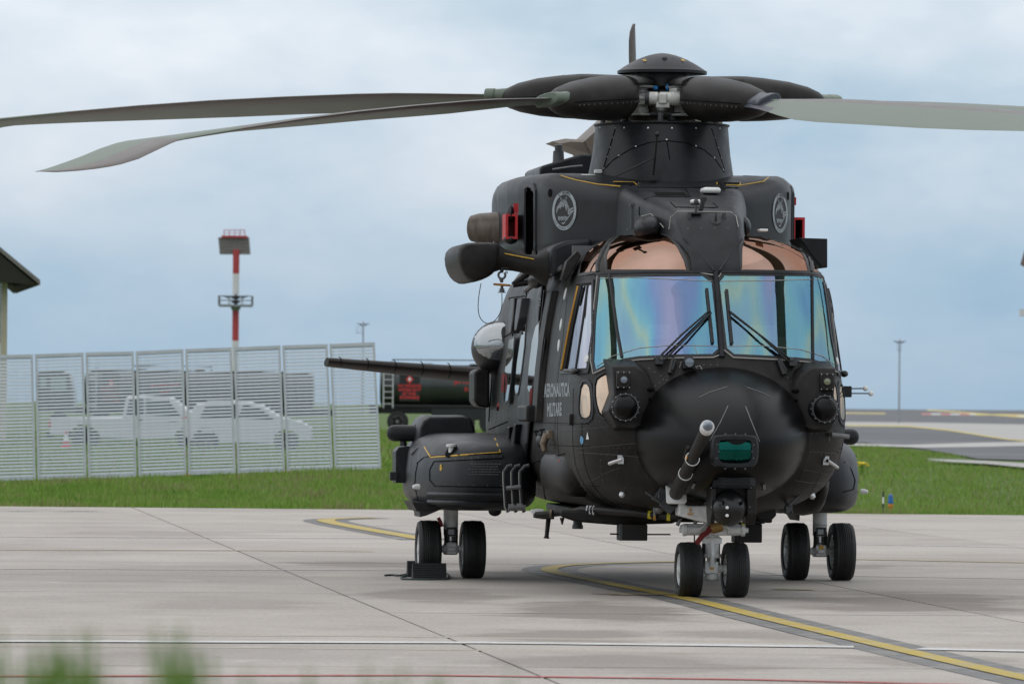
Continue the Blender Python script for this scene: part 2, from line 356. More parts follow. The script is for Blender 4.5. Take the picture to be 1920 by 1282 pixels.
for i in range(-3, 6):
    for j in range(17):
        xa, ya = J0+i*SL+.016, y0c+j*SL+.016; xb, yb = xa+SL-.032, ya+SL-.032
        quad = [(xa, ya), (xb, ya), (xb, yb), (xa, yb)]
        cl_ = clip_half(quad, lambda p: EDGE-unloc(*p)[1])
        if len(cl_) < 3: continue
        if all(abs(unloc(*p)[0]) > .0857*unloc(*p)[1]+9 for p in cl_): continue
        ox, oy = (xa+xb)/2, (ya+yb)/2
        if cl_ == quad and slab_me: o = bpy.data.objects.new('slab', slab_me); col.objects.link(o)
        else:
            mb = MB(); mb.prism([(p[0]-ox, p[1]-oy, 0) for p in cl_], (0, 0, -.02)); o = mb.build('slab', CONC, smooth=False)
            if cl_ == quad: slab_me = o.data
        o.parent = apron; o.location = (ox, oy, rng.normal(0, .0008)); 
# concrete that runs on beyond the modelled slabs
for xs in ((-300, x0c), (x1c, 300)):
    pl = clip_half([(xs[0], -300), (xs[1], -300), (xs[1], 300), (xs[0], 300)], lambda p: EDGE-unloc(*p)[1])
    pl = clip_half(pl, lambda p: unloc(*p)[1]-22.5)
    mb = MB(); mb.prism([(p[0], p[1], 0) for p in pl], (0, 0, -.02)); o = mb.build('apron_run', CONC, smooth=False); o.parent = apron; o['kind'] = 'structure'
pl = clip_half([(x0c, -300), (x1c, -300), (x1c, y0c), (x0c, y0c)], lambda p: unloc(*p)[1]-22.5)
if len(pl) > 2:
    mb = MB(); mb.prism([(p[0], p[1], 0) for p in pl], (0, 0, -.02)); o = mb.build('apron_run', CONC, smooth=False); o.parent = apron; o['kind'] = 'structure'

def ribbon(name, pts, width, z, m, label=None, taper=None):
    pts = [Vector((p[0], p[1], 0)) for p in pts]; l, r = [], []
    for i, p in enumerate(pts):
        t = (pts[min(i+1, len(pts)-1)]-pts[max(i-1, 0)]).normalized(); nrm = Vector((-t.y, t.x, 0)); wd = width/2*(taper(i/(len(pts)-1)) if taper else 1)
        l.append((p+nrm*wd)); r.append((p-nrm*wd))
    mb = MB(); mb.add([(v.x, v.y, z) for v in l+r], [(i, i+1, len(pts)+i+1, len(pts)+i) for i in range(len(pts)-1)])
    return tag(mb.build(name, m, smooth=False), label, kind='structure')
def gline(px): return resample([tuple(G(*p)) for p in px], .6)
Z1, Z2, Z3 = .004, .008, .012
ribbon('white_line', gline([(-60, 1202.4), (900, 1205.5), (1601, 1213.5)]), .42, .010, MWHT, 'long white line across the near apron')
ribbon('white_line', gline([(1722, 1217), (1990, 1222.5)]), .42, .010, MWHT, 'white line right of the yellow stripe')
ribbon('white_line', gline([(-60, 1066), (760, 1069), (1100, 1074)]), .16, .006, MWHT, 'thin white line running behind the chocks')
ribbon('white_line', gline([(1310, 1075), (1990, 1086)]), .16, .006, MWHT, 'thin white line right of the nose wheels')
ribbon('white_line', gline([(-60, 1006), (760, 1009)]), .22, .006, MWHT, 'faint white line on the far left apron')
ribbon('white_line', gline([(1610, 1020), (1990, 1028)]), .25, .006, MWHT, 'faint white line on the far right apron')
ribbon('yellow_line', gline([(-60, 1031), (460, 1032), (700, 1034)]), .22, .0075, MYLT, 'faded yellow line across the left apron')
ribbon('yellow_line', gline([(1580, 1048), (1990, 1056)]), .25, .0075, MYLT, 'faded yellow line across the right apron')
ribbon('red_line', gline([(-60, 1268), (800, 1266), (1400, 1274), (1990, 1288)]), .20, .0065, MRED, 'thin red line along the near apron edge')
ribbon('tyre_track', gline([(-60, 1188), (700, 1192), (1500, 1204), (1990, 1212)]), .30, .002, MTRK, 'brownish tyre track on the near apron')
ribbon('tyre_track', gline([(-60, 1209), (700, 1216), (1500, 1226), (1990, 1236)]), .22, .002, MTRK, 'faint brown tyre track below the white line')
for k in range(7):
    ribbon('white_mark', gline([(8+k*20+(40 if k > 2 else 0), 958.3), (22+k*20+(40 if k > 2 else 0), 958.1)]), .55, .009, MWHT, 'white dash of the far left marking' )
def curve_px(pts, n=10):
    g = [Vector(G(*p)).to_2d() for p in pts]; out = []
    for i in range(len(g)-1):
        p0, p1, p2, p3 = g[max(i-1, 0)], g[i], g[i+1], g[min(i+2, len(g)-1)]
        for k in range(n):
            t = k/n; out.append(.5*((2*p1)+(p2-p0)*t+(2*p0-5*p1+4*p2-p3)*t*t+(3*p1-p0-3*p2+p3)*t**3))
    return out+[g[-1]]
taxi = curve_px([(2060, 1300), (1900, 1267), (1620, 1203), (1440, 1160), (1290, 1123), (1180, 1102), (1090, 1084), (1042, 1074), (1030, 1067), (1055, 1061), (1110, 1057.5), (1190, 1055), (1290, 1053)])
ribbon('taxi_line_border', taxi, .74, Z1, MDRK, 'dark border under the yellow taxi line')
ribbon('taxi_line', taxi, .225, Z2+.004, MYEL, 'yellow taxi line curving round under the helicopter')
taxb = curve_px([(700, 971), (640, 972.5), (612, 975), (622, 980), (690, 993), (760, 1005), (800, 1012)])
ribbon('taxi_line_border', taxb, .85, .005, MDRK, 'dark border of the small yellow hook by the main wheels')
ribbon('taxi_line', taxb, .34, .0135, MYEL, 'small yellow hook line behind the left main wheels')
ribbon('stop_bar_border', gline([(1110, 1113.5), (1160, 1114)]), .2, Z3+.004, MDRK, 'short dark bar left of the nose wheel')
ribbon('stop_bar', gline([(1140, 1115), (1330, 1117)]), .22, Z3+.008, MYEL, 'short yellow bar under the nose wheel')
ribbon('stop_bar', gline([(1450, 1104.5), (1525, 1106)]), .3, .0085, MYLT, 'short faded yellow bar right of the nose wheel')

# far taxiways on the right, sheets stepped 4 mm apart
def sheet(name, px, z, m, label):
    mb = MB(); mb.add([G(x, y, z) for x, y in px], [tuple(range(len(px)))]); return tag(mb.build(name, m, smooth=False), label, kind='structure')
def hz(x): return HY+(x-960)*math.tan(ROLL)
sheet('taxiway', [(1250, hz(1250)+1.7), (2150, hz(2150)+1.7), (2150, 850), (1920, 862), (1835, 860), (1735, 842), (1620, 829), (1250, 826)], .02, ASPH, 'wide dark grey asphalt taxiway on the right')
sheet('taxiway_strip', [(1400, 789), (1587, 790.5), (1750, 792), (2150, 800), (2150, 838), (1920, 826), (1889, 822.5), (1774, 805), (1700, 798), (1587, 797), (1400, 796)], .036, FARC, 'pale concrete band across the asphalt')
sheet('taxiway_strip', [(1560, 829), (1680, 833.5), (1700, 833.5), (1850, 829), (1990, 826.5), (1990, 834), (1860, 837), (1735, 839), (1672, 837), (1560, 834)], .036, FARC, 'narrow pale strip where asphalt meets grass')
sheet('taxiway_strip', [(1735, 860), (1774, 861), (1850, 863.5), (1990, 872), (1990, 882), (1920, 876), (1850, 869), (1780, 865)], .10, FARC, 'pale concrete kerb edging the grass at right')
def far_line(name, pts, t0, z, m, label):
    mb = MB(); up = [G(x, y-t0/2, z) for x, y in pts]; dn = [G(x, y+t0/2, z) for x, y in pts]; n = len(pts)
    mb.add(up+dn, [(i, i+1, n+i+1, n+i) for i in range(n-1)]); return tag(mb.build(name, m, smooth=False), label, kind='structure')
FY = mat('far yellow paint', (.52, .42, .12), .7); FR = mat('far red paint', (.50, .17, .14), .7); FW = mat('far white paint', (.55, .54, .53), .7)
far_line('yellow_edge_line', [(1587, 797.4), (1700, 798.6), (1776, 805.6), (1889, 823.2), (1990, 832)], 2.2, .044, FY, 'yellow line along the pale concrete band')
far_line('yellow_line', [(1400, 772), (1590, 774), (1660, 775)], 2.0, .04, FY, 'far yellow line near the horizon')
far_line('yellow_line', [(1738, 768.2), (1790, 771.6), (1850, 776.5), (1990, 787)], 2.2, .05, FY, 'far yellow diagonal line near the horizon')
far_line('yellow_line', [(1830, 777.5), (1880, 777), (1990, 779)], 2.0, .045, FY, 'far yellow dash at the right edge')
for k in range(6): far_line('red_white_edge', [(1728+k*18, 775.8+k*.15), (1746+k*18, 775.9+k*.15)], 2.6, .04, FR if k % 2 == 0 else FW, 'red and white dash on the far runway edge' )
for k in range(5): far_line('red_white_edge', [(1888+k*18, 779+k*.4), (1906+k*18, 779.4+k*.4)], 2.6, .041, FR if k % 2 == 0 else FW, 'red and white dash on the far runway edge')

# ------------------------------------------------------------ grass as blades (stuff)
def leafmat(name, stops):
    m = bpy.data.materials.new(name); m.use_nodes = True; t = m.node_tree; b = t.nodes['Principled BSDF']; b.inputs['Roughness'].default_value = .65; b.inputs['Specular IOR Level'].default_value = .25
    b.inputs['Subsurface Weight'].default_value = 0
    ge = t.nodes.new('ShaderNodeNewGeometry'); n = t.nodes.new('ShaderNodeTexNoise'); n.inputs['Scale'].default_value = .35; n.inputs['Detail'].default_value = 5; t.links.new(ge.outputs['Position'], n.inputs['Vector'])
    ad = t.nodes.new('ShaderNodeMath'); ad.operation = 'ADD'; mu = t.nodes.new('ShaderNodeMath'); mu.operation = 'MULTIPLY'; mu.inputs[1].default_value = .34
    t.links.new(ge.outputs['Random Per Island'], mu.inputs[0]); t.links.new(mu.outputs[0], ad.inputs[0]); t.links.new(n.outputs[0], ad.inputs[1])
    r = t.nodes.new('ShaderNodeValToRGB'); t.links.new(ad.outputs[0], r.inputs[0])
    set_ramp(r, stops)
    t.links.new(r.outputs[0], b.inputs['Base Color']); return m
GB = leafmat('grass blade', [(.36, (.085, .165, .022)), (.52, (.150, .275, .036)), (.68, (.19, .315, .05)), (.80, (.23, .27, .08)), (.90, (.26, .22, .12))])
GBN = leafmat('near grass stem', [(.4, (.12, .21, .035)), (.7, (.16, .26, .06)), (.9, (.20, .25, .10))])
def blades(name, X, Y, H, Wd, m, label, bend=.35):
    n = len(X); z0 = np.array([hgt(x, y) for x, y in zip(X, Y)])-.035
    ang = rng.uniform(0, math.pi*2, n); lean = rng.normal(0, bend, n)*H; la = rng.uniform(0, 6.28, n)
    dx, dy = np.cos(ang)*Wd/2, np.sin(ang)*Wd/2*.4
    v = np.empty((n, 5, 3)); mx, my = np.cos(la)*lean, np.sin(la)*lean
    for k, (sgn, f, q) in enumerate(((-1, 0, 0), (1, 0, 0), (-.75, .55, .3), (.75, .55, .3), (0, 1, 1))):
        v[:, k, 0] = X+sgn*dx+mx*q; v[:, k, 1] = Y+sgn*dy+my*q; v[:, k, 2] = z0+H*f
    me = bpy.data.meshes.new(name); base = np.arange(n)[:, None]*5
    quads = (base+np.array([[0, 1, 3, 2]])).ravel(); tris = (base+np.array([[2, 3, 4]])).ravel()
    me.vertices.add(n*5); me.vertices.foreach_set('co', v.ravel())
    me.loops.add(n*7); me.loops.foreach_set('vertex_index', np.concatenate([quads, tris]))
    me.polygons.add(n*2); me.polygons.foreach_set('loop_start', np.concatenate([np.arange(n)*4, n*4+np.arange(n)*3])); me.polygons.foreach_set('loop_total', np.concatenate([np.full(n, 4), np.full(n, 3)]))
    me.update(); me.validate(); me.materials.append(m)
    o = bpy.data.objects.new(name, me); col.objects.link(o); return tag(o, label, 'grass', kind='stuff')
def clumpy(n, x0, x1, y0, y1, pw=1.0):
    X = rng.uniform(x0, x1, n); Y = y0+(y1-y0)*rng.uniform(0, 1, n)**pw
    nz = np.sin(X*1.7+np.sin(Y*.9)*2)*np.sin(Y*1.1+np.cos(X*.6)*2)+.6*np.sin(X*4.3+Y*2.1)
    return X, Y, nz
X, Y, nz = clumpy(170000, -22, 5, EDGE-.05, 150, 1.3)
blades('grass', X, Y, np.clip(.11+.065*nz+rng.normal(0, .045, len(X)), .03, .42), rng.uniform(.010, .024, len(X)), GB, 'rough green grass strip below the louvred fence')
X, Y, nz = clumpy(30000, -22, 1, 150, 330, 1.6)
blades('grass', X, Y, np.clip(.16+.05*nz+rng.normal(0, .05, len(X)), .06, .4), rng.uniform(.03, .07, len(X)), GB, 'green grass behind the fence around the parked vehicles')
X, Y, nz = clumpy(220000, 4, 40, EDGE+.1, 345, 1.9)
PX_ = 960+F*X/Y; PY_2 = HY+F*CH/Y+(PX_-960)*math.tan(ROLL)
k = (X < .0857*Y+2) & (X > 3) & (PY_2 > np.where(PX_ < 1735, 834+(PX_-1620).clip(0)*.11, np.where(PX_ < 1830, 846+(PX_-1735)*.12, 861+(PX_-1735)*.066))) & ~((PX_ > 1740) & (PY_2 < 866+(PX_-1735)*.07) & (PY_2 > 857))
X, Y, nz = X[k], Y[k], nz[k]
blades('grass', X, Y, np.clip(.10+.06*nz+rng.normal(0, .04, len(X)), .03, .4), rng.uniform(.010, .026, len(X))*(Y/150), GB, 'rough green grass field right of the helicopter')
# tall stems on the bank right in front of the lens
def stems(name, specs, label):
    mb = MB()
    for (px, py, Yd, n, spread, wd) in specs:
        top = W(px, py, Yd)
        for i in range(int(n*1.9)):
            a = rng.normal(0, spread*1.15); t = top+Vector((a, rng.normal(0, .15), -abs(rng.normal(0, .09)) if i else 0)); b0 = Vector((t.x+rng.normal(0, .03), t.y, hgt(t.x, t.y)-.03))
            w_ = wd*rng.uniform(.8, 1.5)
            md = b0.lerp(t, .6)+Vector((rng.normal(0, .012), 0, 0))
            mb.add([b0+Vector((-w_, 0, 0)), b0+Vector((w_, .01, 0)), md+Vector((w_*.9, .01, 0)), md-Vector((w_*.9, 0, 0)), t+Vector((w_*.35, 0, 0)), t-Vector((w_*.35, 0, 0))], [(0, 1, 2, 3), (3, 2, 4, 5)])
    o = mb.build(name, GBN, smooth=False); return tag(o, label, 'grass', kind='stuff')
stems('tall_grass', [(12, 1175, 8, 9, .020, .006), (45, 1225, 8, 9, .03, .006), (110, 1180, 8.2, 12, .022, .007), (135, 1235, 8, 10, .03, .006), (60, 1245, 8.6, 10, .05, .006), (295, 1178, 8.6, 5, .013, .005), (300, 1235, 8, 4, .03, .005),
    (352, 1165, 8, 8, .012, .006), (335, 1225, 8.2, 7, .02, .006), (185, 1255, 8, 8, .03, .006), (270, 1262, 8, 8, .04, .006), (575, 1262, 8.6, 4, .03, .005), (655, 1262, 8.6, 4, .03, .005), (745, 1250, 8.6, 6, .02, .006), (810, 1260, 8.6, 6, .02, .006), (955, 1262, 8.6, 5, .02, .005), (5, 1240, 8, 10, .03, .006)],
    'blurred tall green grass stems right before the camera')
n = 9000; X = rng.uniform(-2.2, 2.2, n); Y = rng.uniform(8, 20, n)
blades('bank_grass', X, Y, np.clip(rng.normal(.16, .05, n), .04, .24), rng.uniform(.004, .009, n), GBN, 'short grass of the bank under the camera')

# ------------------------------------------------------------ louvred fence
FD = 145.0
SLAT = mat('galvanised slat', (.50, .545, .585), .45, metal=.1, var=.12, vscale=3)
FPOST = mat('galvanised post', (.50, .53, .56), .45, metal=.15, var=.1, vscale=3)
tops = [(-32, 666), (63.5, 664), (158.5, 660.7), (252.5, 658.6), (345.5, 654.2), (436, 651), (527.5, 647.5), (616, 644.8), (704.5, 641.6)]
bots = [(-29, 903.5), (69, 900.5), (164, 898), (258, 894.5), (351.5, 891), (444, 888), (536, 885), (626, 882.5), (716.5, 880.5)]
fence = empty('louvre_fence', W(bots[4][0], bots[4][1], FD)); FO = Vector(fence.location)
tag(fence, 'tall silver louvred fence of horizontal slats on the grass', 'fence')
slat_me = None
for i in range(8):
    A, B, C_, D_ = (W(*bots[i], FD)-FO, W(*bots[i+1], FD)-FO, W(*tops[i], FD)-FO, W(*tops[i+1], FD)-FO)
    ex = (B-A).normalized(); ez = (C_-A).normalized(); g_ = .022
    mb = MB(); pw = .055
    def bar(p, q, wx, wy):
        p, q = Vector(p), Vector(q); t = (q-p).normalized(); sd_ = Vector((0, 1, 0)); n_ = t.cross(sd_).normalized()
        vs_ = [p+n_*a*wx/2+sd_*b*wy/2 for a, b in ((-1, -1), (1, -1), (1, 1), (-1, 1))]+[q+n_*a*wx/2+sd_*b*wy/2 for a, b in ((-1, -1), (1, -1), (1, 1), (-1, 1))]
        mb.add(vs_, [(3, 2, 1, 0), (4, 5, 6, 7), (0, 1, 5, 4), (1, 2, 6, 5), (2, 3, 7, 6), (3, 0, 4, 7)])
    bar(A+ex*(pw/2+g_), C_+ex*(pw/2+g_), pw, .06); bar(B-ex*(pw/2+g_), D_-ex*(pw/2+g_), pw, .06)
    bar(C_+ex*(g_+pw)-ez*.04, D_-ex*(g_+pw)-ez*.04, .08, .055); bar(A+ex*(g_+pw)+ez*.06, B-ex*(g_+pw)+ez*.06, .10, .055)
    pan = mb.build('fence_panel', FPOST, fence, smooth=False)
    ns = 36
    for k in range(ns):
        f = (.125+.0815*k)/((C_-A).length)
        p0 = A.lerp(C_, f)+ex*(g_+pw); p1 = B.lerp(D_, f)-ex*(g_+pw)
        if slat_me is None:
            sb = MB(); sb.box((0, 0, 0), (1, .009, .054), Matrix.Rotation(R(-20), 3, 'X')); so_ = sb.build('slat', SLAT, smooth=False); slat_me = so_.data
        else: so_ = bpy.data.objects.new('slat', slat_me); col.objects.link(so_)
        so_.parent = pan; d = p1-p0; so_.location = (p0+p1)/2; so_.scale = (d.length, 1, 1); so_.rotation_euler = (rng.normal(0, .04), -math.asin(d.z/d.length), 0)
for i in (0, 2, 4, 6, 8):
    mb = MB(); p = W(*bots[i], FD)-FO; mb.box(p+Vector((0, .1, -.18)), (.16, .3, .42)); mb.build('footing', mat('footing timber', (.35, .24, .10), .8) if i == 0 else MATS['footing timber'], fence, bevel=.01)

# ------------------------------------------------------------ vehicles behind the fence
CARW = mat('white car paint', (.52, .53, .54), .3, coat=.4); CARG = mat('car window glass', (.02, .03, .03), .05, spec=1.0); TRIM = mat('car trim', (.02, .02, .02), .6); TAILR = mat('tail lamp red', (.5, .02, .02), .2)
OLIVE = mat('dark olive tanker paint', (.022, .028, .026), .32, var=.2, vscale=.8, coat=.3); OCH = mat('tanker chassis', (.012, .014, .014), .6); REDL = mat('red lettering', (.55, .03, .025), .5); ALU = mat('ladder aluminium', (.55, .56, .56), .4, metal=.4); DECW = mat('white decal', (.7, .65, .66), .5)
def wheel(parent, p, r, wd, rim=True):
    mb = MB(); p = Vector(p)
    mb.lathe(p+Vector((0, -wd/2, 0)), (0, 1, 0), [(0, r*.62), (0, r*.9), (wd*.15, r), (wd*.85, r), (wd, r*.9), (wd, r*.62)], 28); t = mb.build('wheel', TYRE, parent)
    if rim:
        mb = MB(); mb.lathe(p+Vector((0, -wd/2-.004, 0)), (0, 1, 0), [(.012, r*.62), (0, r*.58), (.03, r*.5), (.03, r*.2), (.0, r*.16), (0, .01)], 24)
        for k in range(5):
            a = k*1.2566; mb.box(p+Vector((math.cos(a)*r*.36, -wd/2+.01, math.sin(a)*r*.36)), (r*.5, .02, r*.14), Matrix.Rotation(-a, 3, 'Y'))
        mb.build('rim', MATS['mid grey metal'], t)
def car_body(parent, prof, wd, m=CARW, name='body'):
    """side profile (x, z) lofted across the width, drawn in at the flanks"""
    mb = MB(); rg = []
    for f, s in ((-1, .90), (-.93, .975), (-.8, 1), (.8, 1), (.93, .975), (1, .90)):
        cz = .75; rg.append([(x, f*wd/2*(1 if z < 1.0 else 1-.16*(z-1.0)/.75), cz+(z-cz)*(s if z > cz else 1)) for x, z in prof])
    mb.rings(rg); return mb.build(name, m, parent, bevel=.02)
# pickup
pk0 = W(250, 846, 192); pk = empty('pickup_truck', pk0); tag(pk, 'white double cab pickup truck parked behind the louvred fence', 'pickup truck')
prof = [(-2.62, .55), (-2.62, 1.08), (-.30, 1.10), (-.22, 1.72), (-.05, 1.78), (1.1, 1.79), (1.35, 1.70), (2.0, 1.18), (2.75, 1.06), (2.86, .9), (2.86, .45), (2.35, .42), (2.28, .62), (2.0, .82), (1.7, .82), (1.42, .62), (1.35, .42), (-1.0, .42), (-1.08, .62), (-1.35, .84), (-1.7, .84), (-2.0, .62), (-2.05, .5)]
car_body(pk, prof, 1.85)
mb = MB(); mb.add([(x, -.895-.0*z, z) for x, z in ((.45, 1.16), (1.55, 1.16), (1.18, 1.64), (.45, 1.68))], [(0, 1, 2, 3)]); mb.add([(x, -.895, z) for x, z in ((-.18, 1.16), (.38, 1.16), (.38, 1.68), (-.08, 1.68))], [(0, 1, 2, 3)]); mb.build('side_window', CARG, pk, smooth=False)
mb = MB(); mb.boxp(-2.66, -2.58, -.93, -.80, .72, 1.0); mb.build('tail_lamp', TAILR, pk, bevel=.01)
mb = MB(); mb.boxp(-2.2, -.4, -.5, .5, .42, .55); mb.boxp(-2.75, -2.6, -.8, .8, .45, .6); mb.build('bumper', TRIM, pk, bevel=.01)
mb = MB(); mb.boxp(.2, .36, -.945, -.925, .98, 1.02); mb.boxp(1.22, 1.4, -.945, -.925, .98, 1.02); mb.build('door_handle', TRIM, pk)
for x in (-1.53, 1.85): wheel(pk, (x, -.83, .38), .38, .24); wheel(pk, (x, .83, .38), .38, .24, False)
# hatchback
hc0 = W(464, 848, 186); hc = empty('hatchback_car', hc0); tag(hc, 'white hatchback car parked in front of the pickup behind the fence', 'car')
prof = [(-1.95, .5), (-2.0, .95), (-1.8, 1.18), (-1.55, 1.50), (-1.2, 1.60), (-.2, 1.63), (.45, 1.50), (1.05, 1.12), (1.7, .98), (1.98, .80), (2.02, .45), (1.65, .36), (1.60, .55), (1.38, .72), (1.1, .72), (.88, .55), (.85, .3), (-.85, .3), (-.9, .55), (-1.12, .74), (-1.4, .74), (-1.62, .55), (-1.68, .36)]
car_body(hc, prof, 1.78)
mb = MB(); mb.add([(x, -.865, z) for x, z in ((-1.45, 1.08), (-.35, 1.06), (-.35, 1.50), (-1.25, 1.48))], [(0, 1, 2, 3)]); mb.add([(x, -.865, z) for x, z in ((-.27, 1.06), (.85, 1.04), (.40, 1.38), (-.1, 1.50))], [(0, 1, 2, 3)]); mb.build('side_window', CARG, hc, smooth=False)
mb = MB(); mb.boxp(1.75, 1.97, -.86, -.6, .72, .84); mb.build('headlight', LAMP, hc, bevel=.02)
mb = MB(); mb.boxp(-2.0, -1.82, -.86, -.6, .85, 1.1); mb.build('tail_lamp', TAILR, hc, bevel=.02)
for x in (-1.26, 1.24): wheel(hc, (x, -.79, .32), .32, .22); wheel(hc, (x, .79, .32), .32, .22, False)
def panel_text(parent, body, size, o, m, name='lettering', ex=Vector((1, 0, 0)), ez=Vector((0, 0, 1)), outline=0, bold=0, lift=0, push=None, sharp=False, align='CENTER', label=None):
    vs_, fs_ = text_mesh(body, size, outline, align, bold); o = Vector(o); n = ex.cross(ez)
    mb = MB(); mb.add([o+ex*v[0]+ez*v[1]+n*(-lift+v[2]) if push is None else push(v) for v in vs_], fs_); ob = mb.build(name, m, parent, smooth=False)
    if label: ob['label'] = label
    return ob
def tanker(name, p, L0, label, flip=False, cab=True, text=True):
    """road tanker seen side-on; p on the ground below the tank's left end, x to the right"""
    t = empty(name, p); tag(t, label, 'tanker truck')
    def sec(x, s): return [(x, math.copysign(abs(math.cos(a))**.8, math.cos(a))*1.2*s, 2.32+math.copysign(abs(math.sin(a))**.8, math.sin(a))*.98*s) for a in [2*math.pi*k/32 for k in range(32)]]
    mb = MB(); mb.rings([sec(0, .88), sec(.05, .97), sec(.2, 1), sec(L0-.2, 1), sec(L0-.05, .97), sec(L0, .88)]); tk = mb.build('tank', OLIVE, t)
    mb = MB(); mb.boxp(.3, L0-.3, -.45, .45, 3.28, 3.36)
    for q in (-.5, .5): mb.tube([(.6, q, 3.35), (.6, q, 3.62), (L0*.55, q, 3.62), (L0*.55, q, 3.35)], .025, 6)
    for q in (.25, .5, .75): mb.lathe((L0*q, 0, 3.3), (0, 0, 1), [(0, .28), (.12, .28), (.14, .2)], 16)
    mb.build('walkway', OCH, t)
    mb = MB(); mb.boxp(-.5, L0+1.2, -.5, .5, .92, 1.25); mb.boxp(-.5, -.1, -1.2, 1.2, .95, 1.35); mb.boxp(2.6, L0*.6, -1.15, -.6, .62, 1.2); mb.boxp(.1, L0, -1.22, -1.18, 1.25, 1.36)
    for x in (L0*.34, L0*.5): mb.lathe((x+.9, -1.22, .52), (0, 1, 0), [(0, .66), (.5, .66)], 20)
    mb.build('chassis', OCH, t, bevel=.02)
    mb = MB()
    for x in (-.05, .42): mb.tube([(x+.25, -1.27, 1.2), (x+.25, -1.27, 3.3)], .035, 6)
    for k in range(7): mb.tube([(.2, -1.27, 1.4+k*.3), (.67, -1.27, 1.4+k*.3)], .022, 6)
    mb.build('ladder', ALU, t)
    for x in (.9, L0*.34+.9, L0*.5+.9): wheel(t, (x, -1.05, .52), .52, .3); wheel(t, (x, 1.05, .52), .52, .3, False)
    if text:
        mb = MB(); mb.add([(x, -1.21-.0, z) for x, z in ((1.0, 1.55), (2.0, 1.55), (2.0, 3.15), (1.0, 3.15))], [(0, 1, 2, 3)]); mb.build('sign_plate', OCH, t, smooth=False)
        for k, (s_, z) in enumerate((('NO SMOKING', 2.30), ('WITHIN 50 FT', 2.10), ('JET FUEL', 1.91), ('FLAMMABLE', 1.72))): panel_text(t, s_, .18, (1.5, -1.225, z), REDL, bold=.008)
        mb = MB(); mb.prism([(1.5, -1.23, 2.40), (1.70, -1.23, 2.63), (1.5, -1.23, 2.86), (1.30, -1.23, 2.63)], (0, .015, 0)); hz_ = mb.build('hazard_diamond', REDL, t, smooth=False)
        mb = MB(); mb.prism([(1.5, -1.238, 2.52), (1.59, -1.238, 2.64), (1.5, -1.238, 2.76), (1.41, -1.238, 2.64)], (0, .006, 0)); mb.build('flame_mark', DECW, hz_, smooth=False)
        panel_text(t, 'JET FUEL JP-8', .27, (4.5, -1.235, 2.52), REDL, bold=.01); panel_text(t, 'F-34', .27, (4.5, -1.235, 2.14), REDL, bold=.01)
    if cab:
        x = L0+.3 if not flip else -2.6
        mb = MB(); mb.rings([[(x+a, y, z) for a, z in ((0, 1.0), (0, 3.15), (.15, 3.3), (1.4, 3.3), (1.75, 3.1), (2.0, 2.1), (2.05, 1.0))] for y in (-1.22, 1.22)]); cb = mb.build('cab', OLIVE, t, bevel=.04)
        mb = MB(); mb.boxp(x+.72, x+1.6, -1.24, -1.2, 2.25, 3.0); mb.boxp(x+.12, x+.5, -1.24, -1.2, 2.3, 2.95); mb.build('cab_window', mat('pale cab glass', (.22, .32, .32), .1, spec=1), cb, smooth=False)
        wheel(t, (x+1.2, -1.05, .52), .52, .3)
    return t
tanker('fuel_tanker', W(712, 809, 300)+Vector((0, 0, 0)), 9.5, 'dark olive fuel tanker with red lettering right of the fence', cab=True)
t2 = tanker('fuel_tanker', W(160, 806, 335)+Vector((0, 0, 0)), 12.8, 'second dark fuel tanker half hidden behind the louvred fence', cab=True, flip=True)
# road cone
cone = empty('traffic_cone', W(124, 838.5, 178)); tag(cone, 'small red and white traffic cone behind the fence near the pickup tail', 'traffic cone')
mb = MB(); mb.boxp(-.16, .16, -.16, .16, 0, .04); mb.build('base', RED, cone, bevel=.01)
mb = MB(); mb.lathe((0, 0, .04), (0, 0, 1), [(0, .12), (.16, .085)], 16); mb.lathe((0, 0, .36), (0, 0, 1), [(0, .05), (.12, .025)], 16); mb.build('cone_body', RED, cone)
mb = MB(); mb.lathe((0, 0, .201), (0, 0, 1), [(0, .085), (.158, .05)], 16); mb.build('white_band', WHITE, cone)

# ------------------------------------------------------------ tower, masts, buildings
TRED = mat('mast red', (.42, .045, .05), .5, var=.15, vscale=.6); TWHT = mat('mast white', (.62, .62, .62), .5, var=.1, vscale=.8); TGRY = mat('mast grey', (.24, .26, .28), .5); PANL = mat('dish panel brown', (.17, .155, .15), .45, var=.3, vscale=3)
D0 = 450.0
b0 = W(440, 800, D0); b0.z = hgt(b0.x, D0)-.05; tw = empty('radio_mast', b0); tag(tw, 'red and white banded tower with square panel on top', 'tower')
def tz(py): return W(440, py, D0).z-b0.z
r_ = 6.3/F*D0
for a, b_, m_, nm in ((468, 513, TRED, 'mast_section'), (513, 552, TWHT, 'mast_section'), (577, 638.5, TRED, 'mast_section'), (638.5, 700, TWHT, 'mast_section')):
    mb = MB(); mb.lathe((0, 0, tz(b_)), (0, 0, 1), [(0, r_), (tz(a)-tz(b_)-.01, r_)], 20); mb.build(nm, m_, tw)
mb = MB(); mb.lathe((0, 0, 0), (0, 0, 1), [(0, r_*1.05), (tz(700), r_*1.05)], 20); mb.build('mast_section', TRED, tw)
mb = MB(); mb.lathe((0, 0, tz(577)), (0, 0, 1), [(0, r_*.55), (tz(551)-tz(577), r_*.55)], 16)
for k in range(3): mb.box((0, -.1, tz(574)+k*.32), (.62, .5, .16))
mb.build('equipment_core', OCH, tw)
pxm = D0/F
mb = MB(); mb.boxp(-31*pxm, 31*pxm, -31*pxm, 31*pxm, tz(575), tz(571))
mb.lathe((0, 0, tz(582)), (0, 0, 1), [(0, r_*1.1), (tz(575)-tz(582), r_*1.6)], 16)
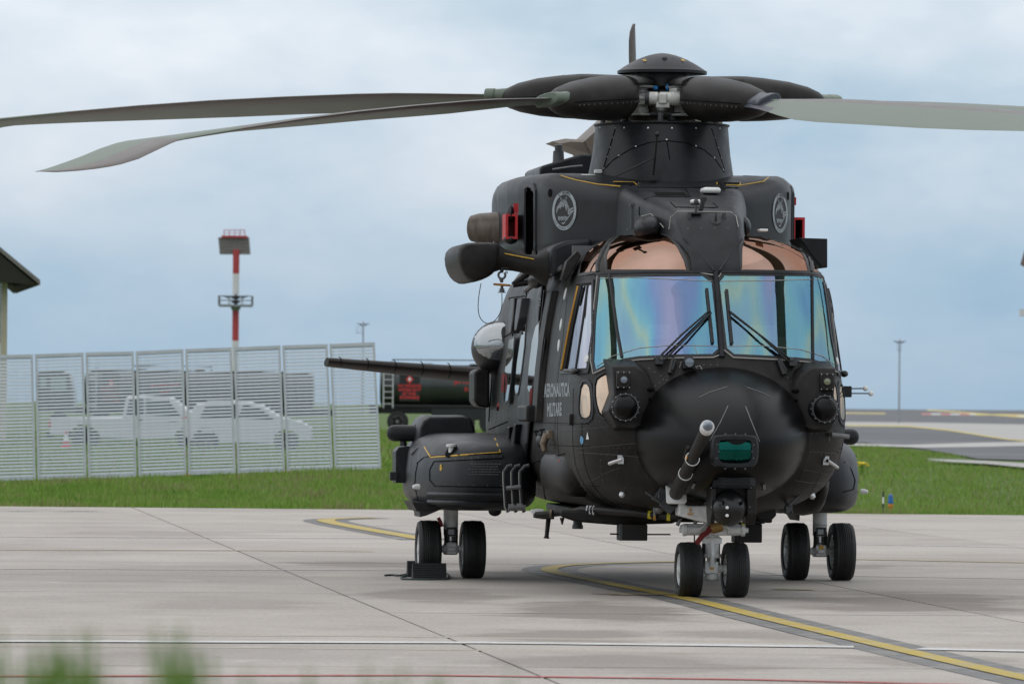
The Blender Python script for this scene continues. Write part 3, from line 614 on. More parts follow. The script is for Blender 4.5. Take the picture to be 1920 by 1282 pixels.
for sx in (-1, 1):
    for sy in (-1, 1):
        for q in (31, 12): mb.tube([(sx*q*pxm, sy*31*pxm, tz(572)), (sx*q*pxm, sy*31*pxm, tz(555))], .03, 5); mb.tube([(sx*31*pxm, sy*q*pxm, tz(572)), (sx*31*pxm, sy*q*pxm, tz(555))], .03, 5)
for zz in (555, 563):
    for s_ in (-1, 1): mb.tube([(-31*pxm, s_*31*pxm, tz(zz)), (31*pxm, s_*31*pxm, tz(zz))], .022, 5); mb.tube([(s_*31*pxm, -31*pxm, tz(zz)), (s_*31*pxm, 31*pxm, tz(zz))], .022, 5)
mb.build('platform', TGRY, tw)
for s_ in (-1, 1):
    mb = MB(); mb.tube([(s_*4*pxm, -.6, tz(556)), (s_*12*pxm, -.7, tz(556)), (s_*13*pxm, -.7, tz(560))], .06, 6); mb.box((s_*17*pxm, -.7, tz(557)), (.55, .3, .1), Matrix.Rotation(R(-18*s_), 3, 'Y')); mb.build('floodlight', OCH, tw)
c4 = [W(x, y, D0)-b0 for x, y in ((409, 445), (467, 444.5), (469.5, 477), (412, 477))]
mb = MB(); mb.prism(c4, (0, .35, 0)); pn = mb.build('panel', PANL, tw, smooth=False)
mb = MB()
for k in range(14):
    f = (k+.5)/14; a_, b_ = c4[0].lerp(c4[1], f), c4[3].lerp(c4[2], f); mb.tube([a_+Vector((0, -.03, 0)), b_+Vector((0, -.03, 0))], .035, 4)
for k in range(5):
    f = (k+.5)/5; a_, b_ = c4[0].lerp(c4[3], f), c4[1].lerp(c4[2], f); mb.tube([a_+Vector((0, -.04, 0)), b_+Vector((0, -.04, 0))], .025, 4)
mb.build('panel_ribs', mat('panel rib', (.26, .24, .23), .5), pn)
mb = MB(); a_, b_ = W(418, 443.8, D0)-b0, W(461, 443.8, D0)-b0; mb.box((a_+b_)/2, ((b_-a_).length*1.12, .5, .16)); mb.build('top_beam', TRED, tw)
mb = MB()
for x in (420, 430, 440, 450, 459): mb.tube([W(x, 443, D0)-b0, W(x, 431.5, D0)-b0], .03, 5)
mb.tube([W(420, 431.5, D0)-b0, W(459, 431.5, D0)-b0], .03, 5); mb.tube([W(420, 437, D0)-b0, W(459, 437, D0)-b0], .02, 5); mb.build('guard_rail', TRED, tw)
def light_mast(px, py_top, D, label, cage):
    b = W(px, 790, D); b.z = hgt(b.x, D)-.05; t = empty('light_mast', b); tag(t, label, 'light mast', 'apron light masts'); q = D/F; zt = W(px, py_top, D).z-b.z
    mb = MB(); mb.tube([(0, 0, 0), (0, 0, zt*.5), (0, 0, zt)], [q*2.1, q*1.6, q*1.2], 10); mb.build('pole', TGRY, t)
    mb = MB(); mb.boxp(-7*q, 7*q, -2*q, 2*q, zt-1*q, zt)
    for sx in (-1, 1): mb.box((sx*9*q, -q, zt-.2*q), (5*q, 3*q, 1.6*q), Matrix.Rotation(R(-16*sx), 3, 'Y')); mb.box((sx*4*q, -q, zt-2.2*q), (3.4*q, 3*q, 2.6*q), Matrix.Rotation(R(-12*sx), 3, 'Y'))
    mb.build('floodlight_head', OCH, t)
    mb = MB(); mb.box((.5*q, 0, zt+2.5*q), (3*q, 3*q, 4*q)); mb.build('obstruction_lamp', mat('lamp pink', (.5, .3, .3), .4), t, bevel=.1)
    mb = MB(); x0, x1 = (-13*q, -1*q) if cage else (-4*q, 3*q)
    zz = zt-17*q
    mb.boxp(x0, x1, -4*q, 4*q, zz-.6*q, zz+.4*q)
    for x in (x0, x1): mb.boxp(x-.3*q, x+.3*q, -4*q, -3.4*q, zz, zz+11*q)
    mb.boxp(x0, x1, -4*q, -3.5*q, zz+10.5*q, zz+11*q); mb.boxp(x0, x1, -4*q, -3.5*q, zz+5*q, zz+5.5*q); mb.build('service_cage', TGRY, t)
light_mast(679.5, 607, 900, 'grey light mast showing above the louvred fence', True)
light_mast(1685.5, 640, 900, 'slim grey light mast on the horizon right of the helicopter', False)
# building at the left edge
BD = 205.0
YW = mat('cream render', (.48, .44, .33), .8, var=.08, vscale=1.2); ROOF = mat('weathered roof sheet', (.15, .14, .125), .7, var=.2, vscale=1.5); SOFF = mat('dark timber soffit', (.06, .055, .05), .8); LOUV = mat('grey wall louvre', (.16, .16, .17), .6)
def BW(x, y, dy=0): return W(x, y, BD)+Vector((0, dy, 0))
bb = BW(-120, 800); bb.z = hgt(bb.x, BD)-.1; bd = empty('building', bb); tag(bd, 'cream building with dark overhanging roof at the left edge', 'building'); bd.rotation_euler.z = R(7.5)
def BL(x, y, dy=0): return BW(x, y, dy)-bb
mb = MB(); a, c = BL(2, 523), BL(14, 523); mb.boxp(a.x, c.x, 0, .35, 0, a.z); mb.build('corner_pillar', YW, bd, smooth=False)
mb = MB(); a, c = BL(-420, 640), BL(-1, 640); mb.boxp(a.x, c.x, .3, 14, 0, c.z); mb.build('wall', YW, bd, smooth=False)
mb = MB(); a, c = BL(-420, 640), BL(1.5, 523); mb.boxp(a.x, c.x, .4, 14, a.z, c.z); wl = mb.build('louvre_wall', LOUV, bd, smooth=False)
lm = None
for k in range(24):
    if lm is None: mb = MB(); mb.box((0, 0, 0), (c.x-a.x, .05, .085), Matrix.Rotation(R(-25), 3, 'X')); o = mb.build('louvre', LOUV, wl, smooth=False); lm = o.data
    else: o = bpy.data.objects.new('louvre', lm); col.objects.link(o); o.parent = wl
    o.location = ((a.x+c.x)/2, .37, a.z+.06+k*(c.z-a.z-.1)/24)
e0, e1, e2 = BL(69, 527), BL(-160, 338), BL(-400, 560)
mb = MB(); th = .16
mb.rings([[(e0.x, y, e0.z), (e1.x, y, e1.z), (e2.x, y, e2.z), (e2.x, y, e2.z-th), (e1.x, y, e1.z-th), (e0.x, y, e0.z-th)] for y in (-2.2, 15)]); mb.build('roof', ROOF, bd, smooth=False)
mb = MB(); s0, s1 = BL(58, 527), BL(-400, 500); g0 = e1.z-.2
mb.add([(e0.x-.1, -1.9, e0.z-th-.004), (BL(12, 516).x, .28, BL(12, 516).z), (BL(-160, 516).x, .28, BL(12, 516).z), (e1.x, -1.9, e1.z-th-.02), (e0.x-.1, 14.8, e0.z-th-.004), (e1.x, 14.8, e1.z-th-.02)], [(0, 1, 2, 3), (0, 3, 5, 4)]); mb.build('soffit', SOFF, bd, smooth=False)
mb = MB(); p = BL(14, 533, -.3); mb.tube([p, p+Vector((.28, -.1, .03))], .03, 6); mb.box(p+Vector((.32, -.12, .0)), (.30, .22, .10), Matrix.Rotation(R(-12), 3, 'Y')); mb.build('wall_lamp', OCH, bd, bevel=.02)
mb = MB(); p = BL(10, 517, -.2); mb.box(p, (.28, .3, .12)); mb.build('roof_bracket', MATS['mid grey metal'], bd, bevel=.02)
# roof corner at the right edge of the view
rb = W(1990, 780, 420); rb.z = -.05; r2 = empty('far_building', rb); tag(r2, 'brown roof gable just showing at the right edge', 'building'); r2.rotation_euler.z = R(-7.5); q = 420/F
def RL(x, y): return W(x, y, 420)-rb
mb = MB(); p0, p1, p2 = RL(1913, 496), RL(1926, 452), RL(2080, 496)
mb.rings([[(p0.x, y, p0.z), (p1.x, y, p1.z), (RL(2066, 452).x, y, p1.z), (p2.x, y, p2.z)] for y in (0, 9)]); mb.build('roof', mat('brown roof', (.19, .15, .13), .8), r2, smooth=False)
mb = MB(); a, c = RL(1934, 497), RL(2070, 497); mb.boxp(a.x, c.x, .6, 8.5, 0, a.z); mb.build('wall', YW, r2, smooth=False)
mb = MB(); a, c = RL(1911, 576), RL(1924, 592); mb.boxp(a.x, c.x, .4, 1.6, c.z, a.z-.1); mb.build('balcony', MATS['mast white'], r2, smooth=False)
# small marks on the right-hand grass
fl = G(1619, 885, .1); mb = MB()
for k in range(26):
    if k and k % 1 == 0 and k > 25: break
    p = Vector((fl.x+rng.normal(0, .16), fl.y+rng.normal(0, .3), hgt(fl.x, fl.y)+.3+rng.uniform(0, .12))); mb.ell(p, (.05, .05, .03), 6, 4); mb.tube([(p.x, p.y, hgt(fl.x, fl.y)-.03), p], .006, 3, mi=1)
tag(mb.build('yellow_flowers', [mat('dandelion yellow', (.65, .50, .02), .7), GB]), 'clump of yellow flowers in the grass beside the sponson', 'flowers', kind='stuff')
g0 = G(1659, 961, .0); g0.y += .6; mk = empty('marker_stake', (g0.x, g0.y, hgt(g0.x, g0.y)-.03)); tag(mk, 'thin striped stake in the grass left of the blue light', 'stake')
hh = 42/F*g0.y
mb = MB(); mb.tube([(0, 0, 0), (0, 0, hh*.45)], .018, 8); mb.tube([(0, 0, hh*.75), (0, 0, hh)], .018, 8); mb.build('dark_band', DGREY, mk)
mb = MB(); mb.tube([(0, 0, hh*.451), (0, 0, hh*.749)], .018, 8); mb.build('white_band', WHITE, mk)
g0 = G(1673, 960, .0); g0.y += .6; el = empty('taxiway_light', (g0.x, g0.y, hgt(g0.x, g0.y)-.03)); tag(el, 'blue taxiway edge light on an orange base in the grass', 'light')
mb = MB(); mb.lathe((0, 0, 0), (0, 0, 1), [(0, .035), (.12, .04), (.14, .06), (.20, .06)], 16); mb.build('base', mat('orange base', (.55, .22, .02), .5), el)
mb = MB(); mb.lathe((0, 0, .205), (0, 0, 1), [(0, .06), (.05, .062), (.1, .05), (.12, .052), (.19, .04), (.20, .01)], 16); mb.build('lens', mat('blue lens', (.01, .11, .36), .15), el)
# ============================================================ THE HELICOPTER
helo = empty('helicopter', (NX, NY, 0), PSI)
tag(helo, 'matt black military transport helicopter parked on the concrete apron', 'helicopter')
def hb(mb, name, m, parent=None, **k): return mb.build(name, m, parent or helo, **k)

# ---- fuselage: horizontal slices (z, front y, rounding depth, half width, exponent)
FT = [(.90, .55, 1.6, .30, 2.2), (.93, .1, 1.7, .72, 2.2), (1.00, -.30, 1.7, .95, 2.2), (1.12, -.62, 1.7, 1.22, 2.2), (1.30, -.86, 1.65, 1.42, 2.25), (1.55, -1.0, 1.6, 1.54, 2.3), (1.9, -1.06, 1.5, 1.59, 2.35), (2.3, -1.0, 1.45, 1.585, 2.35),
      (2.58, -.84, 1.42, 1.565, 2.35), (2.75, -.75, 1.40, 1.55, 2.35), (3.1, -.58, 1.35, 1.52, 2.35), (3.45, -.42, 1.28, 1.47, 2.35), (3.72, -.30, 1.22, 1.40, 2.3), (3.86, -.20, 1.2, 1.325, 2.25), (3.98, -.05, 1.2, 1.23, 2.2), (4.08, .16, 1.2, 1.12, 2.15), (4.16, .44, 1.2, .98, 2.1), (4.215, .80, 1.2, .80, 2.1), (4.25, 1.3, 1.2, .5, 2.0), (4.258, 1.7, 1.1, .06, 2.0)]
def frow(z):
    """monotone interpolation of the slice table"""
    zs = [r[0] for r in FT]; i = max(0, min(len(FT)-2, next((k for k in range(len(zs)-1) if z <= zs[k+1]), len(zs)-2)))
    h = zs[i+1]-zs[i]; t = (z-zs[i])/h; out = []
    for c in range(1, 5):
        def d(k):
            if k <= 0 or k >= len(FT)-1: return (FT[min(k+1, len(FT)-1)][c]-FT[max(k-1, 0)][c])/(zs[min(k+1, len(FT)-1)]-zs[max(k-1, 0)])
            a = (FT[k][c]-FT[k-1][c])/(zs[k]-zs[k-1]); b = (FT[k+1][c]-FT[k][c])/(zs[k+1]-zs[k]); return 0 if a*b <= 0 else 2*a*b/(a+b)
        a, b = FT[i][c], FT[i+1][c]; m0, m1 = d(i)*h, d(i+1)*h
        out.append((2*t**3-3*t*t+1)*a+(t**3-2*t*t+t)*m0+(-2*t**3+3*t*t)*b+(t**3-t*t)*m1)
    return out
zrows = []
for (a, *_), (b, *_) in zip(FT, FT[1:]):
    n = max(2, int(round((b-a)/.026))) if b > 1.0 else 3
    if b > 4.0: n = max(n, 4)
    zrows += [a+(b-a)*k/n for k in range(n)]
zrows.append(FT[-1][0])
NTH, NS = 120, 46
YA = 17.0
def fpoint(z, yf, L, hw, n, u):
    """u in -1..1 runs round the nose; beyond that along the flanks"""
    th = max(-1, min(1, u))*math.pi/2; s, c = math.sin(th), abs(math.cos(th)); p = 2/n
    x = hw*math.copysign(abs(s)**p, s); y = yf+L*(1-c**p)
    if abs(u) > 1: y = yf+L+(YA-yf-L)*(abs(u)-1)
    t = sstep(4, 11, y); x *= 1-.09*t*sstep(2.6, 4.2, z)
    k = sstep(9.6, 17.5, y); x *= 1-.80*k; z = 3.55+(z-3.55)*(1-.70*k)
    return (x, y, z)
us = [-1-(1-i/NS)**1.35 for i in range(NS)]+[-1+2*i/NTH for i in range(NTH+1)]+[1+((i+1)/NS)**1.35 for i in range(NS)]
fv, ff = [], []; NC = len(us)
for z in zrows:
    r = frow(z); fv += [fpoint(z, *r, u) for u in us]
for j in range(len(zrows)-1): ff += [(j*NC+i, j*NC+i+1, (j+1)*NC+i+1, (j+1)*NC+i) for i in range(NC-1)]
caps = [tuple(range(NC-1, -1, -1)), tuple((len(zrows)-1)*NC+i for i in range(NC))]
caps.append(tuple([j*NC for j in range(len(zrows))]+[j*NC+NC-1 for j in range(len(zrows)-1, -1, -1)]))
BV = {}
BV['fus'] = BVHTree.FromPolygons([Vector(v) for v in fv], ff)
BV['front'] = BVHTree.FromPolygons([Vector(v) for v in fv], [f for f in ff if max(fv[i][1] for i in f) < 2.4])
for k_, o_ in (('flank1', .035), ('flank2', .055)): BV[k_] = BVHTree.FromPolygons([Vector((v[0]+math.copysign(o_, v[0]), v[1], v[2])) for v in fv], ff)
def hit(px, py, key='fus', mirror=False, off=0.0):
    """where the line of sight through a photo pixel meets a modelled surface (helicopter axes) and its normal"""
    d = rdir(px, py); p, n, i, ds = BV[key].ray_cast(CAM_L, d)
    if p is None:
        q = CAM_L+d*69; best = None
        for s in (66, 67, 68, 69, 70, 71, 72, 74, 76, 78):
            pp, nn, _, dd = BV[key].find_nearest(CAM_L+d*s)
            if best is None or dd < best[0]: best = (dd, pp, nn)
        p, n = best[1], best[2]
    if n.dot(d) > 0: n = -n
    p = p+n*off
    if mirror: p, n = Vector((-p.x, p.y, p.z)), Vector((-n.x, n.y, n.z))
    return p, n
def inside(px, py, poly):
    c = False; j = len(poly)-1
    for i in range(len(poly)):
        xi, yi = poly[i]; xj, yj = poly[j]
        if (yi > py) != (yj > py) and px < (xj-xi)*(py-yi)/(yj-yi)+xi: c = not c
        j = i
    return c
def patch(name, poly, m, off=.006, key='front', parent=None, mirror=False, step=7, thick=0, round_=0, label=None, grid=True):
    """panel lying on a surface, outlined in photo pixels"""
    if round_: poly = chaikin(poly, round_)
    b = resample(poly, step, True); pts = [Vector(p) for p in b]; nb = len(pts)
    if grid:
        x0, x1 = min(p[0] for p in b), max(p[0] for p in b); y0, y1 = min(p[1] for p in b), max(p[1] for p in b)
        y = y0+step/2
        while y < y1:
            x = x0+step/2
            while x < x1:
                if inside(x, y, b) and min((x-p[0])**2+(y-p[1])**2 for p in b) > (step*.45)**2: pts.append(Vector((x, y)))
                x += step
            y += step
    v2, _, f2, *_ = geometry.delaunay_2d_cdt(pts, [], [tuple(range(nb))], 1, 1e-6)
    v3 = []; nn = []
    for p in v2:
        q, n = hit(p.x, p.y, key, mirror); v3.append(q+n*off); nn.append(n)
    mb = MB(); mb.add(v3, [tuple(f) for f in f2])
    me = bpy.data.meshes.new(name); me.from_pydata(mb.v, [], mb.f); me.materials.append(m)
    for p in me.polygons: p.use_smooth = True
    me.update()
    k = sum((p.normal.dot(nn[p.vertices[0]]) > 0) for p in me.polygons)
    if k < len(me.polygons)/2: me.flip_normals()
    o = bpy.data.objects.new(name, me); col.objects.link(o); o.parent = parent or helo
    if thick:
        s = o.modifiers.new('solid', 'SOLIDIFY'); s.thickness = thick; s.offset = 1
    if label: o['label'] = label
    return o
def seam(mb, pts, r=.006, key='front', mirror=False, step=10, off=0, closed=False, n=5):
    q = resample(pts, step, closed)
    if closed: q = q+[q[0]]
    mb.tube([hit(*p, key, mirror)[0]+hit(*p, key, mirror)[1]*off for p in q], r, n)
def frame(name, poly, w, h, m, key='front', parent=None, mirror=False, step=7, round_=0, off=.004, mb=None):
    """flat raised border following an outline"""
    if round_: poly = chaikin(poly, round_)
    b = resample(poly, step, True); H_ = [hit(*p, key, mirror) for p in b]; n = len(b); rg = []
    for i in range(n):
        p, nn = H_[i]; t = (H_[(i+1) % n][0]-H_[i-1][0]).normalized(); s = nn.cross(t).normalized()
        rg.append([p+s*a*w/2+nn*b_ for a, b_ in ((-1, 0), (-.8, h), (.8, h), (1, 0))])
    rg.append(rg[0]); own = mb is None; mb = mb or MB(); mb.rings(rg, False, False, closed=True)
    return hb(mb, name, m, parent, sharp=40) if own else None
def rivets(mb, pts, gap=9, r=.008, key='front', mirror=False, h=.004, closed=False):
    q = resample(pts, gap, closed)
    for p in q:
        c, n = hit(*p, key, mirror); mb.lathe(c-n*.001, n, [(0, r), (h, r*.75), (h*1.3, .001)], 6)

# window outlines as seen in the photo
W1 = [(1124, 518), (1318, 515.5), (1337, 529), (1350, 654), (1337, 667), (1260, 668), (1200, 671), (1172, 675), (1137, 686), (1117, 697), (1112, 675), (1115, 606)]
W2 = [(1357, 515), (1522, 516), (1545, 522), (1553, 570), (1562, 641), (1566, 694), (1550, 686), (1522, 676), (1460, 671), (1375, 667), (1360, 654), (1346, 529)]
R1 = [(1137.5, 509), (1290, 509), (1285, 489), (1271, 462), (1254, 444), (1223, 436), (1165, 439), (1144, 458), (1136, 482)]
R1B = [(1087, 516), (1120, 511), (1121, 494), (1131, 470), (1152, 441), (1130, 446), (1106, 466), (1089, 496)]
R2 = [(1388, 509), (1389, 446), (1399, 439), (1447, 436), (1481, 446), (1500, 467), (1511, 489), (1516, 511)]
R2B = [(1524, 512), (1521, 489), (1509, 465), (1493, 449), (1507, 453), (1524, 470), (1538, 494), (1545, 515)]
DW = [(1091, 538), (1110, 535), (1110, 620), (1100, 690), (1057, 692), (1074, 610)]
SA = [(1093, 721), (1104, 721), (1108, 744), (1108, 777), (1100, 784), (1090, 780), (1088.5, 757)]
SB = [(1119, 716), (1130, 706), (1148, 700), (1155, 709), (1149, 744), (1148, 777), (1128, 780), (1119, 750)]
def shrink(poly, k):
    cx = sum(p[0] for p in poly)/len(poly); cy = sum(p[1] for p in poly)/len(poly); return [(cx+(x-cx)*k, cy+(y-cy)*k) for x, y in poly]
direct = [W1, W2, R1, R1B, R2, R2B]; mirr = [DW, SA, SB]
cut = [shrink(p, .97) for p in direct]; cutm = [shrink(p, .96) for p in mirr]
keep = []
for f in ff:
    c = sum((Vector(fv[i]) for i in f), Vector())/4
    if c.y > 3.2 or c.z < 1.7: keep.append(f); continue
    p = proj(c); cm_ = proj((-abs(c.x), c.y, c.z))
    if (any(inside(*p, q) for q in cut) and (c.y < .8+1.2*(abs(c.x) < 1.3))) or any(inside(*cm_, q) for q in cutm): continue
    keep.append(f)
fm = MB(); fm.add(fv, keep+caps); fus = hb(fm, 'fuselage', PAINT, sharp=50)

# ---- fastener rows over the hull
def hull(z, u): r = frow(z); return Vector(fpoint(z, *r, u))
def hull_n(z, u): n = (hull(z, u+.004)-hull(z, u-.004)).cross(hull(z+.01, u)-hull(z-.01, u)).normalized(); return n if n.dot(hull(z, u)-Vector((0, 2.5, 2.4))) > 0 else -n
rvA, rvB = MB(), MB()
def row(pts, m_):
    last = None
    for z, u in pts:
        p = hull(z, u)
        if last is not None and (p-last).length < .075: continue
        last = p
        if abs(p.x) < 1.02 and p.y < -.35: continue
        n = hull_n(z, u); m_.lathe(p-n*.001, n, [(0, .0065), (.004, .005), (.005, .001)], 5)
for z in (1.08, 1.26, 1.46, 1.72, 1.97, 2.02): row([(z, -1.12+.0035*k) for k in range(641)], rvA if z in (1.26, 1.72, 2.02) else rvB)
for u in (-1.10, -1.06, -1.0, -.93, -.84, -.76, .76, .84, .93, 1.0): row([(1.0+.012*k, u) for k in range(130)], rvB if u in (-1.06, -.93, .84) else rvA)
o = hb(rvA, 'hull_fasteners', RIVET); o['kind'] = 'stuff'; o = hb(rvB, 'painted_fasteners', RIVETD); o['kind'] = 'stuff'
for z in (1.27, 1.73, 1.99):
    for sg in (-1, 1):
        mb = MB(); q = [hull(z, sg*(.72+.01*k)) for k in range(48)]; mb.tube([p for p in q if not (abs(p.x) < 1.0 and p.y < -.3)], .0045, 5); hb(mb, 'lap_joint', SEAM)
for u in (-1.08, -.95, -.80, .80, .95):
    mb = MB(); mb.tube([hull(1.0+.04*k, u) for k in range(36)], .0045, 5); hb(mb, 'lap_joint', SEAM)

# ---- glazing
for q, lab in ((W1, 'starboard windscreen with oily rainbow reflections'), (W2, 'port windscreen with oily rainbow reflections')):
    patch('windscreen', q, WSCREEN, .010, step=6, label=lab)
for q in (R1, R2, R1B, R2B): patch('roof_window', q, WROOF, .010, step=6)
for q in direct: frame('window_seal', q, .045, .016, BLACK, step=6)
frame('sealant_line', [(1122, 514), (1300, 511), (1341, 517), (1354, 664), (1337, 671), (1260, 672), (1200, 675), (1172, 679), (1137, 690), (1114, 701), (1109, 676), (1112, 606)], .012, .02, LINEP, step=6)
frame('sealant_line', [(1353, 512), (1522, 513), (1548, 519), (1556, 570), (1565, 641), (1570, 699), (1550, 690), (1522, 680), (1460, 675), (1375, 671), (1356, 656), (1342, 527)], .012, .02, LINEP, step=6)
def line_parts(name, m, lists, r, key='front', off=0, n=5, mirror=False, parent=None):
    for pts in lists:
        mb = MB(); seam(mb, pts, r, key, mirror, off=off, n=n); hb(mb, name, m, parent)
line_parts('windscreen_post', PAINTB, [[(1353, 670), (1341.5, 512)]], .042, n=6); line_parts('windscreen_bar', PAINTB, [[(1118, 514.5), (1200, 511.5), (1342, 511), (1450, 512.5), (1525, 514), (1548, 519)]], .028, n=6)
line_parts('corner_post', PAINTB, [[(1126, 512), (1117, 600), (1113, 700)], [(1548, 518), (1558, 600), (1570, 700)]], .02)
line_parts('reflection_divider_strip', BLACK, [[(1144, 514), (1150, 560), (1158, 620), (1167, 671)], [(1521, 516), (1522, 600), (1523, 674)], [(1152, 441), (1140, 456), (1131, 470), (1121, 494), (1121, 511)], [(1491, 447), (1504, 458), (1513, 472), (1519, 495), (1520, 511)]], .021, off=.012)  # dark reflections in the windscreens built as strips; the roof ones divide panes
line_parts('heater_wire', LINEP, ([(1125, 523), (1180, 521), (1250, 524), (1334, 528)], [(1350, 528), (1440, 527), (1520, 525), (1548, 524)], [(1120, 688), (1150, 668), (1200, 653), (1260, 648), (1346, 650)], [(1362, 650), (1430, 649), (1500, 656), (1540, 668), (1562, 684)], [(1302, 650), (1308, 665)], [(1417, 650), (1412, 666)]), .0045, off=.014, n=4)
# door window, small lower windows, both sides
for mr in (False, True):
    patch('door_window', DW, WSIDE, .008, mirror=mr, step=5); frame('door_frame', [(1084, 531), (1113, 528), (1113, 622), (1104, 697), (1052, 698), (1070, 610)], .05, .02, PAINTB, mirror=mr, step=6)
    patch('lower_window', SA, WGOLD, .008, mirror=mr, step=4, round_=1); patch('lower_window', SB, WGOLD, .008, mirror=mr, step=4, round_=1)
    frame('lower_window_frame', [(1090, 714), (1107, 714), (1112, 744), (1112, 781), (1103, 791), (1087, 787), (1085, 757)], .045, .014, PAINTB, mirror=mr, step=5, round_=1); frame('lower_window_frame', [(1115, 712), (1130, 700), (1151, 693), (1159, 706), (1153, 744), (1153, 782), (1126, 786), (1115, 752)], .04, .014, PAINTB, mirror=mr, step=5, round_=1)
    mb = MB(); seam(mb, [(1087, 537), (1071, 610), (1056, 692)], .016, mirror=mr, off=.02); hb(mb, 'door_jettison_cord', YELO)
    mb = MB(); seam(mb, [(1091, 537), (1076, 610), (1061, 692)], .03, mirror=mr, off=.012); seam(mb, [(1103, 536), (1093, 610), (1081, 691)], .012, mirror=mr, off=.012); hb(mb, 'window_slide_bar', BLACK)
    mb = MB(); p, n = hit(1102, 673, mirror=mr); mb.lathe(p+n*.012, n, [(0, .05), (.012, .045), (.016, .001)], 14); hb(mb, 'vent_disc', LGREY)
    mb = MB(); p, n = hit(1082, 697, mirror=mr); mb.ell(p+n*.04, (.05, .10, .04), 10, 6); mb.tube([hit(1066, 696, mirror=mr)[0]+n*.05, hit(1090, 695, mirror=mr)[0]+n*.06], .02, 6); hb(mb, 'door_handle', DGREY)
# cockpit inside: floor, glareshield, seats, rear bulkhead
mb = MB(); mb.boxp(-1.3, 1.3, .2, 2.2, 1.45, 1.5); mb.boxp(-1.38, 1.38, 2.2, 2.26, 1.4, 4.1); hb(mb, 'cockpit_bulkhead', SEAT)
mb = MB(); mb.rings([[(x, -.05+.35*(x/1.2)**2, 2.62), (x, -.25+.35*(x/1.2)**2, 2.86), (x, .25+.3*(x/1.2)**2, 3.02), (x, .35+.3*(x/1.2)**2, 2.55)] for x in [-1.2+.2*k for k in range(13)]]); hb(mb, 'glareshield', SEAT, sharp=60)
for sx in (-1, 1):
    mb = MB(); mb.box((sx*.62, 1.0, 2.15), (.52, .55, .16)); hb(mb, 'pilot_seat', SEAT, bevel=.05); mb = MB(); mb.box((sx*.62, 1.35, 2.7), (.54, .14, 1.0), Matrix.Rotation(R(-8), 3, 'X')); mb.box((sx*.62, 1.42, 3.32), (.30, .12, .24)); hb(mb, 'seat_back', SEAT, bevel=.05)
    mb = MB(); mb.box((sx*.62, .12, 3.06), (.26, .06, .17)); hb(mb, 'cockpit_display', PALE)

# ---- radome
def radome_rings():
    rg = []
    for k in range(25):
        t = 1-(1-k/24)**2; y = -.60-1.43*t; s = max(.012, 1.035*math.sqrt(max(0, 1-t**1.4))); zc = 1.93-.12*t; ring = []
        for j in range(64):
            b = 2*math.pi*j/64; cx, sz_ = math.cos(b), math.sin(b); e = 2/2.25
            hz_ = (.74 if sz_ > 0 else .80); e = 2/(2.0 if sz_ > 0 else 2.2)
            ring.append((1.0*s*math.copysign(abs(cx)**e, cx), y-.10*sz_*0, zc+hz_*s*math.copysign(abs(sz_)**e, sz_)))
        rg.append(ring)
    return rg
mb = MB(); mb.rings(radome_rings(), True, True); radome = hb(mb, 'radome', RADOME, sharp=80)
BV['nose'] = BVHTree.FromPolygons([Vector(v) for v in mb.v]+[Vector(v) for v in fv], list(mb.f)+[tuple(i+len(mb.v) for i in f) for f in ff])
line_parts('lightning_strip', MGREY, ([(1311, 745), (1330, 736), (1364, 725)], [(1400, 726), (1430, 737), (1445, 745)], [(1365, 761), (1350, 793), (1331, 826)], [(1398, 762), (1410, 793), (1424, 828)]), .006, 'nose', off=.002, n=5, parent=radome)
# nose sensor window
PY_ = hit(1378, 846, 'nose')[0].y
c0 = P(1378, 846, PY_-.02)
def rrect(hw, hh, ch, z=0, y=0):
    q = [(-hw+ch, -hh), (hw-ch, -hh), (hw, -hh+ch), (hw, hh-ch*.7), (hw-ch*.7, hh), (-hw+ch*.7, hh), (-hw, hh-ch*.7), (-hw, -hh+ch)]; return [(x, y, zz) for x, zz in chaikin(q, 1)]
def at(c, pts, dy=0): return [Vector((c.x+p[0], c.y+p[1]+dy, c.z+p[2])) for p in pts]
mb = MB(); mb.rings([at(c0, rrect(.275, .20, .08), .42), at(c0, rrect(.268, .192, .08), 0), at(c0, rrect(.25, .175, .07), -.03), at(c0, rrect(.19, .135, .05), -.03), at(c0, rrect(.185, .13, .05), .02)], True, False); nf = hb(mb, 'sensor_window_frame', PAINTB, radome, sharp=30)
mb = MB(); gy = [(i/8, k/8) for k in range(9) for i in range(9)]; mb.add([(c0.x+(u-.5)*.366, c0.y+.012-.03*(1-(2*v-1)**2)-.012*v+.02, c0.z+(v-.5)*.262) for u, v in gy], [(k*9+i, k*9+i+1, k*9+i+10, k*9+i+9) for k in range(8) for i in range(8)]); hb(mb, 'sensor_window', WGREEN, radome, sharp=90)
mb = MB(); mb.boxp(c0.x-.18, c0.x+.18, c0.y+.06, c0.y+.3, c0.z-.14, c0.z+.14); hb(mb, 'sensor_box', VOID, radome)
mb = MB(); mb.ell((c0.x-.04, c0.y+.06, c0.z-.03), (.045, .03, .05), 14, 8); hb(mb, 'sensor_eye', MATS['red cover'], radome)
mb = MB(); mb.boxp(c0.x-.15, c0.x+.15, c0.y+.045, c0.y+.056, c0.z+.02, c0.z+.12); hb(mb, 'sensor_shelf', mat('teal shelf', (.04, .22, .17), .5), radome)
for a_, b_2 in ((-.12, -.05), (-.10, -.09), (.05, -.05), (.08, -.09), (.03, -.10)): mb = MB(); mb.ell((c0.x+a_, c0.y+.055, c0.z+b_2), (.012, .012, .012), 8, 5); hb(mb, 'sensor_stud', STEEL, radome)
mb = MB()
